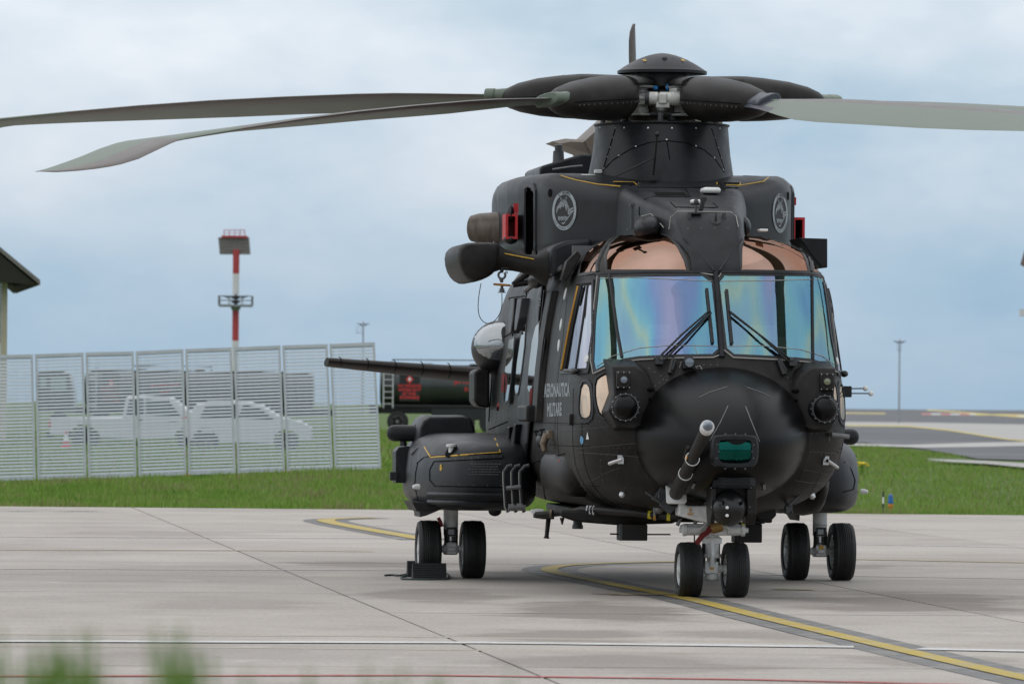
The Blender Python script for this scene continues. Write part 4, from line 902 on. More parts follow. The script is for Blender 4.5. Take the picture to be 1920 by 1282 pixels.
for a in range(12):
    x, z = [(-.12, .205), (0, .205), (.12, .205), (-.12, -.205), (0, -.205), (.12, -.205), (-.222, .08), (-.222, -.08), (.222, .08), (.222, -.08), (-.2, .0), (.2, 0)][a]
    mb.lathe(c0+Vector((x*.94, -.028, z*.94)), (0, -1, 0), [(0, .011), (.006, .008)], 8)
hb(mb, 'screw', RIVET, radome)
# sensor ball turret under the nose
t0 = P(1372, 930, -1.45); tx = t0.x; z_ = lambda py: P(1372, py, -1.45).z; x_ = lambda px: P(px, 930, -1.45).x
mb = MB(); mb.rings([[(tx+a*(x_(1411)-tx)*s, -1.45+b*.27*s, z) for a, b in ((-1, -.7), (-.7, -1), (.7, -1), (1, -.7), (1, .7), (.7, 1), (-.7, 1), (-1, .7))] for z, s in ((z_(872), .9), (z_(886), .98), (z_(887), 1.0), (z_(909), 1.0), (z_(910), .98), (z_(914), .96))]); tur = hb(mb, 'turret_mount', PAINTB)
for k in range(4):
    mb = MB(); z = z_(889+k*5.3); mb.rings([[(tx+a*(x_(1412.5)-tx), -1.45+b*.285, zz) for a, b in ((-1, -.7), (-.7, -1), (.7, -1), (1, -.7))] for zz in (z, z-.013)]); hb(mb, 'mount_rib', PAINTB, tur)
for s_ in (-1, 1):
    mb = MB(); cx = x_(1333) if s_ < 0 else x_(1404); mb.rings([[(cx+s_*d, -1.45+yy, zz) for yy, zz in ((-.24, z_(915)), (-.24, z_(962)), (-.12, z_(982)), (.12, z_(982)), (.2, z_(962)), (.2, z_(915)))] for d in ((-.025, .025) if s_ < 0 else (-.055, .055))]); hb(mb, 'turret_yoke', PAINT, tur, bevel=.012)
mb = MB(); mb.boxp(tx-.24, tx+.24, -1.55, -1.15, z_(912), z_(968)); hb(mb, 'turret_back', PAINT, tur, bevel=.02)
mb = MB(); bc = Vector((tx-.015, -1.53, z_(947))); bc = P(1366, 952, -1.60); mb.ell(bc, (.205, .25, .205), 32, 20); ball = hb(mb, 'sensor_ball', mat('satin ball black', (.006, .006, .0065), .33, spec=.5), tur, sharp=80)
mb = MB()
for px, py in ((1363, 951), (1363, 966)):
    p = P(px, py, -1.838); mb.lathe(p, (0, -1, 0), [(0, .018), (.018, .018), (.022, .012)], 12)
hb(mb, 'white_stud', WHITE, tur)
mb = MB()
for px in (1337, 1355, 1373, 1391): p = P(px, 942, -1.81); mb.box(p, (.012, .04, .05))
hb(mb, 'vent_slot', VOID, tur)
mb = MB()
for px, py in ((1333, 914), (1334, 950), (1408, 914), (1406, 950)): mb.lathe(P(px, py, -1.70), (0, -1, 0), [(0, .006), (.005, .004)], 8)
hb(mb, 'turret_screw', STEEL, tur)

# ---- refuelling probe
b_, e_ = P(1268, 924, -.95), P(1327, 799, -3.3); ax = (e_-b_).normalized(); Lp = (e_-b_).length
mb = MB(); mb.lathe(b_-ax*.3, ax, [(0, .085), (.3, .082), (.30+Lp*.30, .080), (.301+Lp*.30, .072), (.30+Lp*.52, .070), (.301+Lp*.52, .066), (.30+Lp*.93, .064), (.302+Lp*.93, .072), (.30+Lp*.955, .072)], 24); probe = hb(mb, 'refuelling_probe', PAINT)
mb = MB(); mb.lathe(b_+ax*Lp*.955, ax, [(0, .074), (.05, .078), (.10, .076), (.12, .066), (.121, .058)], 24); hb(mb, 'probe_collar', MATS['light grey gear paint'], probe)
mb = MB(); mb.lathe(b_+ax*(Lp*.955+.10), ax, [(0, .060), (.04, .056), (.08, .042), (.10, .022), (.105, .002)], 24); hb(mb, 'probe_nozzle', LAMP, probe)
mb = MB()
for f in (.30, .52): mb = MB(); mb.lathe(b_+ax*Lp*f, ax, [(-.008, .076), (-.008, .083), (.008, .083), (.008, .074)], 24, cap=False); hb(mb, 'probe_ring', LGREY, probe)
u_ = ax.orthogonal().normalized(); v_ = ax.cross(u_)
side_ = Vector((1, 0, 0)); side_ = (side_-ax*side_.dot(ax)).normalized(); upv = ax.cross(side_)
if upv.z < 0: upv = -upv
mb = MB(); mb.rings([[b_+ax*d+side_*x+upv*y for x, y in ((-.095, -.12), (.095, -.12), (.115, -.10), (.115, .10), (.095, .12), (-.095, .12), (-.115, .10), (-.115, -.10))] for d in (-.03, .0)]); hb(mb, 'probe_flange', WHITE, probe, smooth=False)
mb = MB(); c = P(1294, 852, -2.2); mb.rings([[b_+ax*(Lp*f)+side_*(-.068)+upv*g for f, g in ((.50, -.02), (.505, .03), (.55, .02), (.56, -.01))], [b_+ax*(Lp*f)+side_*(-.074)+upv*g+Vector((0, -.03, 0)) for f, g in ((.50, -.02), (.505, .03), (.55, .02), (.56, -.01))]]); hb(mb, 'probe_mark', YELO, probe)
mb = MB(); p1, p2 = P(1282, 905, -.9), P(1299, 838, -2.0); mb.tube([p1+Vector((-.07, .05, -.03)), p2+Vector((-.05, .05, 0))], .022, 8); hb(mb, 'probe_conduit', PAINT, probe)
mb = MB(); mb.box(P(1247, 915, -.55), (.14, .3, .36), Matrix.Rotation(R(28), 3, 'Y'))
for k in range(3): mb.tube([P(1240+k*6, 893+k*2, -.72), P(1262+k*5, 930, -.72)], .012, 6)
mb.tube([P(1210, 922, -.7), P(1245, 947, -.75)], .012, 6); mb.tube([P(1236, 925, -.78), P(1236, 935, -.78)], .015, 6); mb.box(P(1252, 948, -.7), (.16, .1, .12), Matrix.Rotation(R(40), 3, 'Y')); hb(mb, 'probe_bracket', DGREY, bevel=.008)

# ---- missile warning domes and lens housings on the cheeks
for s_ in (-1, 1):
    mr = s_ > 0
    dome = P(1175, 763, -1.18); dome = Vector((-abs(dome.x), dome.y, dome.z)); 
    def M(v): return Vector((s_*abs(v[0]) if not isinstance(v, Vector) else (v.x if s_ < 0 else -v.x), v[1], v[2]))
    mb = MB()
    rg = []
    for y, sc_, dx in ((-1.0, .90, 0), (-.985, .95, 0), (-.80, 1.03, .01), (-.4, 1.15, .03), (.1, 1.2, .0)):
        cx, cz = dome.x+.06+dx, dome.z+.05
        pts = [(-.19, .10), (-.21, .43), (.06, .44), (.20, .36), (.34, .10), (.31, -.10), (.23, -.25), (.05, -.31), (-.16, -.29), (-.26, -.10)]
        rg.append([M(Vector((cx+a*sc_, y+(.55*max(0, a-.10)+.35*max(0, b-.36))*(1 if y < -.7 else .4), cz+b*sc_))) for a, b in pts])
    mb.rings(rg); fair = hb(mb, 'sensor_fairing', PAINT, bevel=.035, sharp=50, seg=3)
    c = M(Vector((dome.x, -1.04, dome.z)))
    mb = MB(); mb.lathe(c, (s_*.12, -1, 0), [(-.2, .16), (.02, .165), (.05, .16), (.052, .145)], 28); hb(mb, 'dome_ring', PAINTB, fair)
    mb = MB(); mb.lathe(c, (s_*.12, -1, 0), [(.05, .138)]+[(.06+.12*math.sin(a), .138*math.cos(a)) for a in [k*math.pi/18 for k in range(1, 9)]]+[(.181, .002)], 28); hb(mb, 'warning_dome', RADOME, fair)
    mb = MB(); mb.lathe(c, (s_*.12, -1, 0), [(.050, .152), (.056, .152), (.056, .146), (.05, .146)], 28, cap=False); hb(mb, 'dome_rim', MGREY, fair)
    mb = MB()
    for k in range(16):
        a = k*2*math.pi/16; mb.lathe(c+Vector((math.cos(a)*.157, -.05, math.sin(a)*.157)), (0, -1, 0), [(0, .007), (.006, .005)], 6)
    hb(mb, 'dome_screw', STEEL, fair)
    lp = P(1169, 712, -1.06); lp = M(Vector((-abs(lp.x), -1.04, lp.z)))
    mb = MB(); mb.box(lp, (.16, .10, .20)); hb(mb, 'lens_plate', PAINT, fair, bevel=.015)
    mb = MB(); mb.lathe(lp+Vector((0, -.05, 0)), (0, -1, 0), [(0, .052), (.012, .05), (.018, .040)], 20); lz = hb(mb, 'lens_ring', BLACK, fair)
    mb = MB(); mb.lathe(lp+Vector((0, -.06, 0)), (0, -1, 0), [(0, .042), (.014, .036), (.02, .02), (.022, .001)], 20); hb(mb, 'lens', LAMP if s_ < 0 else mat('amber lens', (.12, .13, .05), .05, spec=1, coat=1), fair)
    mb = MB()
    for a in (-.065, 0, .065):
        for b in (-.085, .085): mb.lathe(lp+Vector((a, -.05, b)), (0, -1, 0), [(0, .008), (.005, .006)], 6)
    hb(mb, 'plate_screw', STEEL, fair)
    for k in range(4):
        mb = MB(); q = M(Vector((dome.x+.31+.03*math.sin(k*.9), -.90-.012*k, dome.z+.20-.105*k))); mb.ell(q, (.050, .03, .024), 12, 6); hb(mb, 'louvre_scoop', VOID, fair)

# ---- wipers, landing lamp, handles and small nose fittings
def wiper(pv, tip, b0, b1, name='wiper'):
    base = hit(*pv)[0]; n = Vector((0, -1, .25)).normalized()
    hp = lambda p, o=.05: hit(*p)[0]+hit(*p)[1]*o
    mb = MB()
    for k in (-1, 1): mb.tube([hp((pv[0]+k*6, pv[1]+k*1.5), .05), hp(((pv[0]+tip[0])/2+k*4, (pv[1]+tip[1])/2+k*3), .08), hp((tip[0]+k*1.5, tip[1]+k*2), .06)], .013, 6)
    wp = hb(mb, name, BLACK)
    mb = MB(); mb.tube([hp((b0[0]+(b1[0]-b0[0])*f, b0[1]+(b1[1]-b0[1])*f), .035) for f in (0, .25, .5, .75, 1)], .020, 6); hb(mb, 'wiper_blade', BLACK, wp)
    mb = MB(); q = hp((pv[0], pv[1]-2), .06); mb.box(q, (.09, .10, .10)); mb.lathe(hp((pv[0]-5, pv[1]-3), .09), n, [(0, .025), (.03, .025), (.035, .018)], 10); mb.lathe(hp((pv[0]+5, pv[1]-1), .09), n, [(0, .025), (.03, .025), (.035, .018)], 10); hb(mb, 'wiper_pivot', DGREY, wp, bevel=.01)
wiper((1237, 681), (1331, 588), (1324.5, 543), (1335.5, 645)); wiper((1482, 684), (1366, 588), (1361.5, 545), (1371.5, 646))
mb = MB()
for a, b in (((1262, 672), (1255, 700)), ((1459, 674), (1470, 702))): mb.tube([hit(*a)[0]+Vector((0, -.04, 0)), hit(*b)[0]+Vector((0, -.04, 0))], .03, 6); mb.tube([hit(a[0]+4, a[1]+2)[0]+Vector((0, -.06, 0)), hit(b[0]+4, b[1]-6)[0]+Vector((0, -.06, 0))], .015, 6)
hb(mb, 'wiper_stop', BLACK)
c, n = hit(1290, 681); mb = MB(); mb.box(c+Vector((0, -.05, -.035)), (.15, .12, .05)); mb.lathe(c+Vector((0, -.0, .01)), (0, -1, 0), [(0, .07), (.10, .072), (.12, .066), (.121, .05)], 20); ll = hb(mb, 'nose_lamp', BLACK, bevel=.006)
mb = MB(); mb.lathe(c+Vector((0, -.112, .01)), (0, -1, 0), [(0, .055), (.015, .05), (.02, .002)], 20); hb(mb, 'lamp_glass', LAMP, ll)
mb = MB(); seam(mb, [(1274, 690), (1277, 680), (1290, 668), (1302, 680), (1306, 691)], .004, off=.006); seam(mb, [(1306, 688), (1312, 686), (1317, 694)], .005, off=.006); hb(mb, 'lamp_sealant', LINEP)
for a, b in (((1139, 869), (1163, 861)), ((1566, 876), (1548, 863))):
    mb = MB(); p, n = hit(*a); q, m_ = hit(*b); d = Vector((0, -.16, 0)); mb.tube([q, q+d*.8, p+d, p+d*.9+Vector((0, 0, -.0)), (p+q)/2+d*.7], .020, 8)
    mb.box(q+Vector((0, -.02, 0)), (.07, .04, .10)); hb(mb, 'pitot_tube', STEEL)
mb = MB(); a, b = (1558, 815), (1583, 819); p, n = hit(*a); mb.tube([p+Vector((-.04, 0, .02)), p+Vector((0, -.1, .0)), p+Vector((.20, -.06, -.02))], .028, 8); mb.box(p+Vector((-.04, 0, 0)), (.05, .05, .14)); hb(mb, 'side_pitot', MGREY)
for px, py in ((1168, 924), (1521, 927)): mb = MB(); p, n = hit(px, py); mb.lathe(p, Vector((n.x, n.y, n.z)), [(0, .04), (.02, .04), (.05, .028), (.06, .005)], 14); hb(mb, 'belly_lamp', STEEL)
# port side probe aerials
p = S(1583, 734, 1.60) if False else P(1583, 734, .2); mb = MB(); mb.box(p+Vector((.03, 0, 0)), (.10, .12, .13)); mb.lathe(p+Vector((-.2, 0, .01)), (1, 0, 0), [(0, .12), (.14, .10), (.18, .06)], 16)
pr = hb(mb, 'air_data_probe', PAINTB, bevel=.01)
mb = MB(); q1, q2 = P(1623, 728, .2), P(1633, 737.5, .2); mb.tube([p+Vector((.05, 0, .035)), q1], .008, 6); mb.tube([p+Vector((.05, 0, -.02)), q2], .008, 6); hb(mb, 'probe_rod', BLACK, pr)
mb = MB(); mb.ell(q1, (.032, .032, .032), 12, 8); mb.ell(q2, (.032, .032, .032), 12, 8); hb(mb, 'probe_ball', WHITE, pr)
# ============================================================ ENGINE DECK
# ---- cowling: V shaped in plan, slices from its foot to a rounded top edge
half = [(.0, 2.62), (.66, 2.66), (.80, 2.78), (1.36, 3.62), (1.50, 3.95), (1.61, 4.5), (1.79, 5.4), (1.83, 6.0), (1.82, 7.6), (1.5, 9.6), (.7, 10.6), (.0, 10.7)]
hp_ = resample(chaikin(half, 2, False), .05)
def inset(pts, d):
    out = []
    for i, p in enumerate(pts):
        a, b = pts[max(i-1, 0)], pts[min(i+1, len(pts)-1)]; t = Vector((b[0]-a[0], b[1]-a[1])).normalized(); n = Vector((t.y, -t.x))  # outward for this direction
        q = Vector(p)-n*d; out.append((max(0, q.x) if i not in (0, len(pts)-1) else 0, q.y))
    return out
def ctop(y): return 4.83+.21*sstep(2.6, 4.4, y)-.55*sstep(7.0, 10.7, y)
CZ0 = 4.0
sl = [(CZ0, .10, 0), (CZ0, .03, .04)]+[(None, 0, f) for f in (.1, .18, .26, .34, .42, .5, .58, .66, .74, .80)]+[(None, .012, .86), (None, .045, .93), (None, .10, .975), (None, .17, 1.0), (None, .6, 1.0), (None, 1.2, 1.0)]
cv, cf = [], []; ring_n = None
for z0, ins, f in sl:
    q = inset(hp_, ins); ring = []
    for x, y in q:
        zt = ctop(y); ring.append((-x, y, CZ0+(zt-CZ0)*f))
    ring = ring[::1]; full = ring+[(-p[0], p[1], p[2]) for p in ring[::-1]]
    ring_n = len(full); cv += full
for j in range(len(sl)-1): cf += [(j*ring_n+i, j*ring_n+(i+1) % ring_n, (j+1)*ring_n+(i+1) % ring_n, (j+1)*ring_n+i) for i in range(ring_n)]
BV['cowl'] = BVHTree.FromPolygons([Vector(v) for v in cv], cf)
SLOT = [(984, 352), (993, 346), (1001, 350), (1004, 360), (1004, 470), (1001, 482), (990, 488), (984, 478)]
slot_cut = shrink(SLOT, .93)
ck = []
for f in cf:
    c = sum((Vector(cv[i]) for i in f), Vector())/4
    if c.y < 6 and c.x != 0 and inside(*proj((-abs(c.x), c.y, c.z)), slot_cut): continue
    ck.append(f)
mb = MB(); mb.add(cv, ck+[tuple((len(sl)-1)*ring_n+i for i in range(ring_n))]); cowl = hb(mb, 'engine_cowling', PAINTB, sharp=60)
for mr in (False, True):
    sg = -1 if mr else 1
    frame('intake_lip', SLOT, .085, .018, PAINTB, 'cowl', cowl, mr, 6)
    q = [hit(*p, 'cowl', mr) for p in resample(SLOT, 6, True)]
    mb = MB(); mb.rings([[p for p, n in q], [p+Vector((sg*.28, .12, 0)) for p, n in q]], False, True); hb(mb, 'intake_duct', VOID, cowl, smooth=False)
    p, n = hit(1031.5, 362, 'cowl', mr); mb = MB(); mb.lathe(p+n*.001, n, [(0, .052), (.006, .050), (.007, .001)], 16); hb(mb, 'drain_port', VOID, cowl)
# squadron crests: ring, lettering round it and a striped beast inside
def crest(mr):
    c, n = hit(1058.5, 395, 'cowl', mr); t_ = Vector((0, 0, 1)); ex = t_.cross(n).normalized(); ez = n.cross(ex).normalized(); Rr = .238
    sur = lambda x, y, o=.004: c+ex*x+ez*y+n*o
    mb = MB(); nn = 48; mb.rings([[sur(math.cos(a)*r*Rr, math.sin(a)*r*Rr, o) for r, o in ((.82, .0), (.82, .006), (1, .006), (1, .0))] for a in [2*math.pi*k/nn for k in range(nn)]+[0]], False, False); cr = hb(mb, 'crest_ring', PALE, cowl, smooth=False)
    mb = MB(); mb.add([sur(math.cos(a)*.82*Rr, math.sin(a)*.82*Rr, .003) for a in [2*math.pi*k/nn for k in range(nn)]], [tuple(range(nn))]); hb(mb, 'crest_field', BLACK, cr, smooth=False)
    def arc(body, top):
        vs_, fs_ = text_mesh(body, .044, 0, 'CENTER', .0012); out = []
        for v in vs_:
            if top: a = math.pi/2-v[0]/(Rr*.90); r = Rr*.91+v[1]
            else: a = -math.pi/2+v[0]/(Rr*.90); r = Rr*.91-v[1]
            out.append(sur(r*math.cos(a), r*math.sin(a), .008))
        m_ = MB(); m_.add(out, fs_); hb(m_, 'crest_lettering', BLACK, cr, smooth=False)
    arc('21\u00b0 GRUPPO', True); m_ = MB()                                               # lower lettering too small to read in the photograph: plain strokes
    for k in range(17):
        if k in (3, 10): continue
        a = -math.pi/2+(k-8)*.125; m_.add([sur(math.cos(a+da)*r*Rr, math.sin(a+da)*r*Rr, .008) for da, r in ((-.028, .875), (.028, .875), (.028, .945), (-.028, .945))], [(0, 1, 2, 3)])
    o = hb(m_, 'crest_lettering', BLACK, cr, smooth=False); o['kind'] = 'stuff'
    rr = random.Random(3); m_ = MB()
    def stroke(pts, w):
        pp = [Vector((x*Rr, y*Rr)) for x, y in pts]; l, r = [], []
        for i, p in enumerate(pp):
            t = (pp[min(i+1, len(pp)-1)]-pp[max(i-1, 0)]).normalized(); s = Vector((-t.y, t.x))*w*Rr*(.35+.65*math.sin(math.pi*(i+.5)/len(pp))); l.append(p+s); r.append(p-s)
        m_.add([sur(v.x, v.y, .007) for v in l+r], [(i, i+1, len(pp)+i+1, len(pp)+i) for i in range(len(pp)-1)])
    for k in range(13):                                     # mane and flank stripes
        x0, y0 = -.55+.085*k, .02+.52*math.sin(math.pi*(k+2)/15); stroke([(x0, y0), (x0+rr.uniform(-.08, .0), y0-.16), (x0-.08+rr.uniform(-.06, .06), y0-.34)], .028)
    for k in range(10): a = .3+k*.28; stroke([(-.05+.42*math.cos(a), .10+.5*math.sin(a)), (-.05+.30*math.cos(a+.15), .08+.36*math.sin(a+.15)), (-.05+.22*math.cos(a+.1), .06+.26*math.sin(a+.1))], .03)
    for k in range(9): x0 = -.5+.09*k; stroke([(x0, -.28-.02*(k % 3)), (x0+.07, -.36), (x0+.03, -.48-.03*(k % 2))], .03)
    stroke([(.05, -.58), (.25, -.42), (.50, -.24), (.72, -.06)], .028); stroke([(.38, -.20), (.58, -.06), (.80, -.02)], .04); stroke([(.45, -.02), (.62, .08), (.78, .12)], .04); stroke([(-.30, .55), (-.28, .68), (-.22, .62)], .03); stroke([(.12, .60), (.18, .70), (.22, .58)], .03); stroke([(-.2, -.62), (-.05, -.66), (.08, -.60)], .035)
    o = hb(m_, 'crest_beast', PALE, cr, smooth=False); o['kind'] = 'stuff'
crest(False); crest(True)
# red intake covers hang on the outer cowl
def icover(poly, cx, mr, label):
    pass
for sg in (-1, 1):
    lab = 'open red frame intake cover on the left engine cowling' if sg < 0 else 'red intake cover edge-on at the right engine cowling'
    c = P(958, 425, 4.9); c = Vector((sg*abs(c.x)*(1 if sg < 0 else .955), 4.95, c.z)); wx, hz_ = .075, .155
    t = empty('intake_cover', unloc(c.x, c.y, c.z), PSI); tag(t, lab, 'intake cover', 'red engine intake covers')
    mb = MB()
    for a, b, e, g in ((-wx, -wx+.03, -hz_, hz_), (wx-.03, wx, -hz_, hz_), (-wx+.03, wx-.03, hz_-.03, hz_), (-wx+.03, wx-.03, -hz_, -hz_+.03)): mb.boxp(a, b, -.14, .25, e, g)
    hb(mb, 'cover_frame', RED, t); mb = MB(); mb.boxp(-wx+.03, wx-.03, .1, .14, -hz_+.03, hz_-.03); mb.boxp(-wx+.03, -wx+.034, -.135, .1, -hz_+.03, hz_-.03); hb(mb, 'cover_back', VOID if sg > 0 else MATS['dark red streamer cloth'], t)
    mb = MB(); mb.boxp(.025, .085, -.10, -.09, hz_+.01, hz_+.13) if sg < 0 else mb.boxp(-.06, -.03, -.10, -.09, hz_+.15, hz_+.25); hb(mb, 'cover_placard', RED, t)
mb = MB(); mb.ell(P(957, 449, 4.9), (.09, .1, .06), 12, 8); hb(mb, 'strap_boss', BLACK, cowl); mb = MB(); mb.ell(P(957, 400, 4.9), (.05, .1, .10), 12, 8); hb(mb, 'strap_boss', BLACK, cowl)
# ---- spine between the roof windows, running up to the deck
ST = [(-.30, 3.755, .285, 3.72), (-.24, 3.84, .29, 3.74), (-.12, 3.99, .305, 3.82), (.06, 4.18, .34, 3.95), (.22, 4.34, .37, 4.02), (.38, 4.45, .40, 4.02), (.7, 4.53, .45, 4.0), (1.3, 4.62, .56, 3.7), (1.9, 4.70, .66, 3.8), (2.5, 4.79, .735, 3.8), (3.0, 4.86, .80, 3.8), (3.8, 4.96, .9, 3.8)]
rg = []
for k in range(61):
    y = -.30+4.1*k/60; zt, hw, zb = lerp_table(ST, y); r_c = min(.17, (zt-zb)*.5); ring = [(-hw-.03, y, zb)]
    for a in range(7): b = math.pi-a*math.pi/12; ring.append((-hw+r_c+r_c*math.cos(b), y, zt-r_c+r_c*math.sin(b)))
    ring.append((0, y, zt+.012)); ring += [(-p[0], p[1], p[2]) for p in ring[-2::-1]]; rg.append(ring)
mb = MB(); mb.rings(rg, True, True, closed=False); spine = hb(mb, 'engine_deck_spine', PAINTB, sharp=70)
BV['deck'] = BVHTree.FromPolygons([Vector(v) for v in mb.v]+[Vector(v) for v in cv], list(mb.f)+[tuple(i+len(mb.v) for i in f) for f in cf])
for sx in (-1, 1):                                          # raised crease that runs down into the windscreen corner
    mb = MB(); mb.tube([Vector((sx*.34, .06, 4.14)), Vector((sx*.20, -.12, 3.97)), Vector((sx*.03, -.31, 3.76))], [.012, .016, .016], 6); hb(mb, 'spine_crease', PAINTB, spine)
mb = MB(); mb.ell(P(1217, 428, 1.25), (.18, .40, .15), 20, 12); hb(mb, 'deck_fairing', PAINTB, spine); mb = MB(); mb.ell(P(1390, 428, 1.25), (.10, .40, .15), 20, 12); hb(mb, 'deck_fairing', PAINTB, spine)
dl = lambda name, m, lists, r=.006, off=.003: line_parts(name, m, lists, r, 'deck', off, 5, parent=spine)
dl('deck_sealant', LINEP, [[(1203, 406), (1221, 401), (1230, 409), (1245, 427)], [(1255, 430), (1258, 408), (1270, 397), (1370, 398), (1380, 406), (1384, 426)]], .006)
dl('deck_gap', SEAM, [[(1257, 380), (1267, 389), (1340, 390), (1346, 389), (1337, 381)], [(1196, 352), (1384, 353)], [(1199, 404), (1199, 390), (1210, 374), (1225, 369), (1292, 370)], [(1284, 353), (1295, 370)]], .007)
dl('yellow_line', YEL, [[(1052, 330), (1080, 338), (1120, 346), (1163, 350)], [(1383, 349), (1432, 341), (1449, 325)]], .008)
def deck_patch(name, poly, m, off=.006, label=None): return patch(name, poly, m, off, 'deck', spine, step=5, label=label)
deck_patch('vent_grille', [(1226, 361), (1283, 361.5), (1290, 367), (1231, 367)], VOID)
deck_patch('access_plate', [(1150, 342), (1190, 342), (1194, 347), (1158, 346)], VOID); deck_patch('access_plate', [(1345, 343), (1387, 343), (1388, 347), (1345, 347)], VOID)
dl('plate_edge', YEL, [[(1150, 341.5), (1188, 342), (1194, 347)], [(1344, 342.5), (1345, 347), (1387, 347.5), (1388, 343)]], .007)
for a in ((1086, 327, 1114, 327), (1388, 327, 1420, 328)): deck_patch('pale_plate', [(a[0], a[1]-2), (a[2], a[3]-2), (a[2]+4, a[3]+3), (a[0]+5, a[1]+3)], DAMP)
p, n = hit(1332, 363, 'deck'); mb = MB(); mb.box(p+Vector((0, 0, .035)), (.215, .30, .07)); hb(mb, 'satcom_antenna', WHITE, spine, bevel=.03)
p, n = hit(1304, 383, 'deck'); mb = MB(); mb.box(p+Vector((0, 0, .03)), (.12, .10, .05)); hb(mb, 'gps_antenna', WHITE, spine, bevel=.02)
p, n = hit(1305, 401, 'deck'); mb = MB(); mb.box(p+Vector((0, 0, .01)), (.12, .12, .02)); mb.tube([p, p+Vector((0, 0, .12))], .014, 8); mb.ell(p+Vector((0, -.01, .14)), (.03, .03, .035), 12, 8); hb(mb, 'lookout_mirror', DGREY, spine)
p, n = hit(1316, 394, 'deck'); mb = MB(); mb.box(p+Vector((0, 0, .06)), (.05, .08, .14), Matrix.Rotation(R(15), 3, 'Y')); mb.box(p+Vector((.015, 0, .13)), (.07, .07, .05)); hb(mb, 'cable_cutter', BLACK, spine, bevel=.008)
p, n = hit(1342, 415, 'deck'); mb = MB(); mb.lathe(p, n, [(0, .07), (.012, .06)], 14); mb.tube([p, p+Vector((0, -.02, .10))], [.018, .004], 8); hb(mb, 'spike_antenna', BLACK, spine)
for px, py in ((1291, 405), (1357, 405)): p, n = hit(px, py, 'deck'); mb = MB(); mb.box(p+Vector((0, -.02, .0)), (.035, .06, .085)); hb(mb, 'deck_lug', DGREY, spine, bevel=.006)
for px, py in ((1202, 352), (1356, 353)): p, n = hit(px, py, 'deck'); mb = MB(); mb.box(p+Vector((0, 0, .02)), (.05, .12, .05)); mb.box(p+Vector((-.02, 0, .05)), (.02, .14, .03)); hb(mb, 'deck_latch', BLACK, spine)
p = P(1185, 430, .6); q = P(1185.5, 384, .6); mb = MB(); mb.tube([p, q], .020, 8); mb.box(q, (.06, .10, .03)); mb.box(p, (.11, .11, .02)); hb(mb, 'pitot_mast', DGREY, spine)
p = P(1430, 432, .6); mb = MB(); mb.box(p, (.10, .2, .03)); hb(mb, 'roof_marker_lamp', WHITE, spine, bevel=.01)
rv = MB(); rivets(rv, [(1290, 428), (1365, 428)], 22, .010, 'deck'); rivets(rv, [(1262, 420), (1258, 408)], 8, .008, 'deck'); rivets(rv, [(1382, 408), (1385, 426)], 8, .008, 'deck'); o = hb(rv, 'deck_rivets', RIVET, spine); o['kind'] = 'stuff'
# port fence plate behind the cockpit roof, starboard gutter fairings
mb = MB(); q = [P(x, y, 2.3) for x, y in ((1500, 446), (1551.5, 447.5), (1551.5, 502), (1541, 502), (1520, 476))]; mb.prism(q, (0, .9, 0)); hb(mb, 'side_plate', PAINTB, bevel=.01)
mb = MB(); q = [P(x, y, 2.6) for x, y in ((1034, 463), (1060, 452), (1110, 446), (1110, 470), (1080, 505), (1034, 520))]; mb.prism(q, (0, 1.6, 0)); hb(mb, 'roof_shoulder', PAINTB, bevel=.05)
mb = MB(); q = [P(x, y, 1.7) for x, y in ((1063, 489), (1083, 470), (1090, 480), (1062, 527), (1053, 523))]; mb.prism(q, (.03, .5, 0)); hb(mb, 'gutter_fairing', PAINT, bevel=.01)
line_parts('roof_gutter', DGREY, [[(1054, 523), (1068, 498), (1084, 474), (1108, 453), (1140, 437)]], .025, 'fus', off=.01)

# ---- mast fairing and rear deck
def frus(z, hx, hy, yc, n=40): return [(hx*math.cos(a), yc+hy*math.sin(a), z) for a in [2*math.pi*k/n for k in range(n)]]
zf = lambda py, y=4.3: P(1235, py, y).z
mt, mbz = zf(234), zf(338, 3.4)
mb = MB(); mb.rings([frus(mbz-.12, .93, 1.40, 4.75), frus(mbz, .905, 1.35, 4.72), frus(mbz+(mt-mbz)*.5, .845, 1.15, 4.66), frus(mt-.02, .815, .98, 4.64), frus(mt, .835, 1.0, 4.64), frus(mt+.012, .835, 1.0, 4.64), frus(mt+.014, .5, .6, 4.64)], True, True); mast = hb(mb, 'mast_fairing', PAINTB, sharp=40)
BV['mast'] = BVHTree.FromPolygons([Vector(v) for v in mb.v], [f for f in mb.f if len(f) == 4])
line_parts('panel_gap', SEAM, [[(1130, 320), (1150, 300), (1180, 281), (1215, 268), (1250, 264), (1285, 268), (1320, 281), (1342, 300), (1358, 324)], [(1155, 237), (1131, 318)], [(1333, 238), (1358, 318)], [(1250, 264), (1256, 300)]], .006, 'mast', .002, parent=mast)
rv = MB()
for pts, g in (([(1132, 316), (1160, 292), (1192, 275), (1250, 262), (1305, 274), (1340, 296), (1356, 318)], 34), ([(1154, 240), (1138, 294)], 18), ([(1334, 240), (1352, 296)], 18), ([(1125, 239), (1350, 241)], 40)): rivets(rv, pts, g, .013, 'mast')
o = hb(rv, 'fairing_rivets', LGREY, mast); o['kind'] = 'stuff'
p = P(1224, 334, 3.3); q = P(1232, 252, 3.1); mb = MB(); mb.tube([p, q], .016, 8); mb.ell(q, (.035, .035, .03), 10, 6); mb.box(p, (.09, .14, .06)); mb.tube([P(1155, 330, 3.0), P(1226, 296, 3.2)], .012, 6); hb(mb, 'whip_antenna', BLACK, mast)
mb = MB()
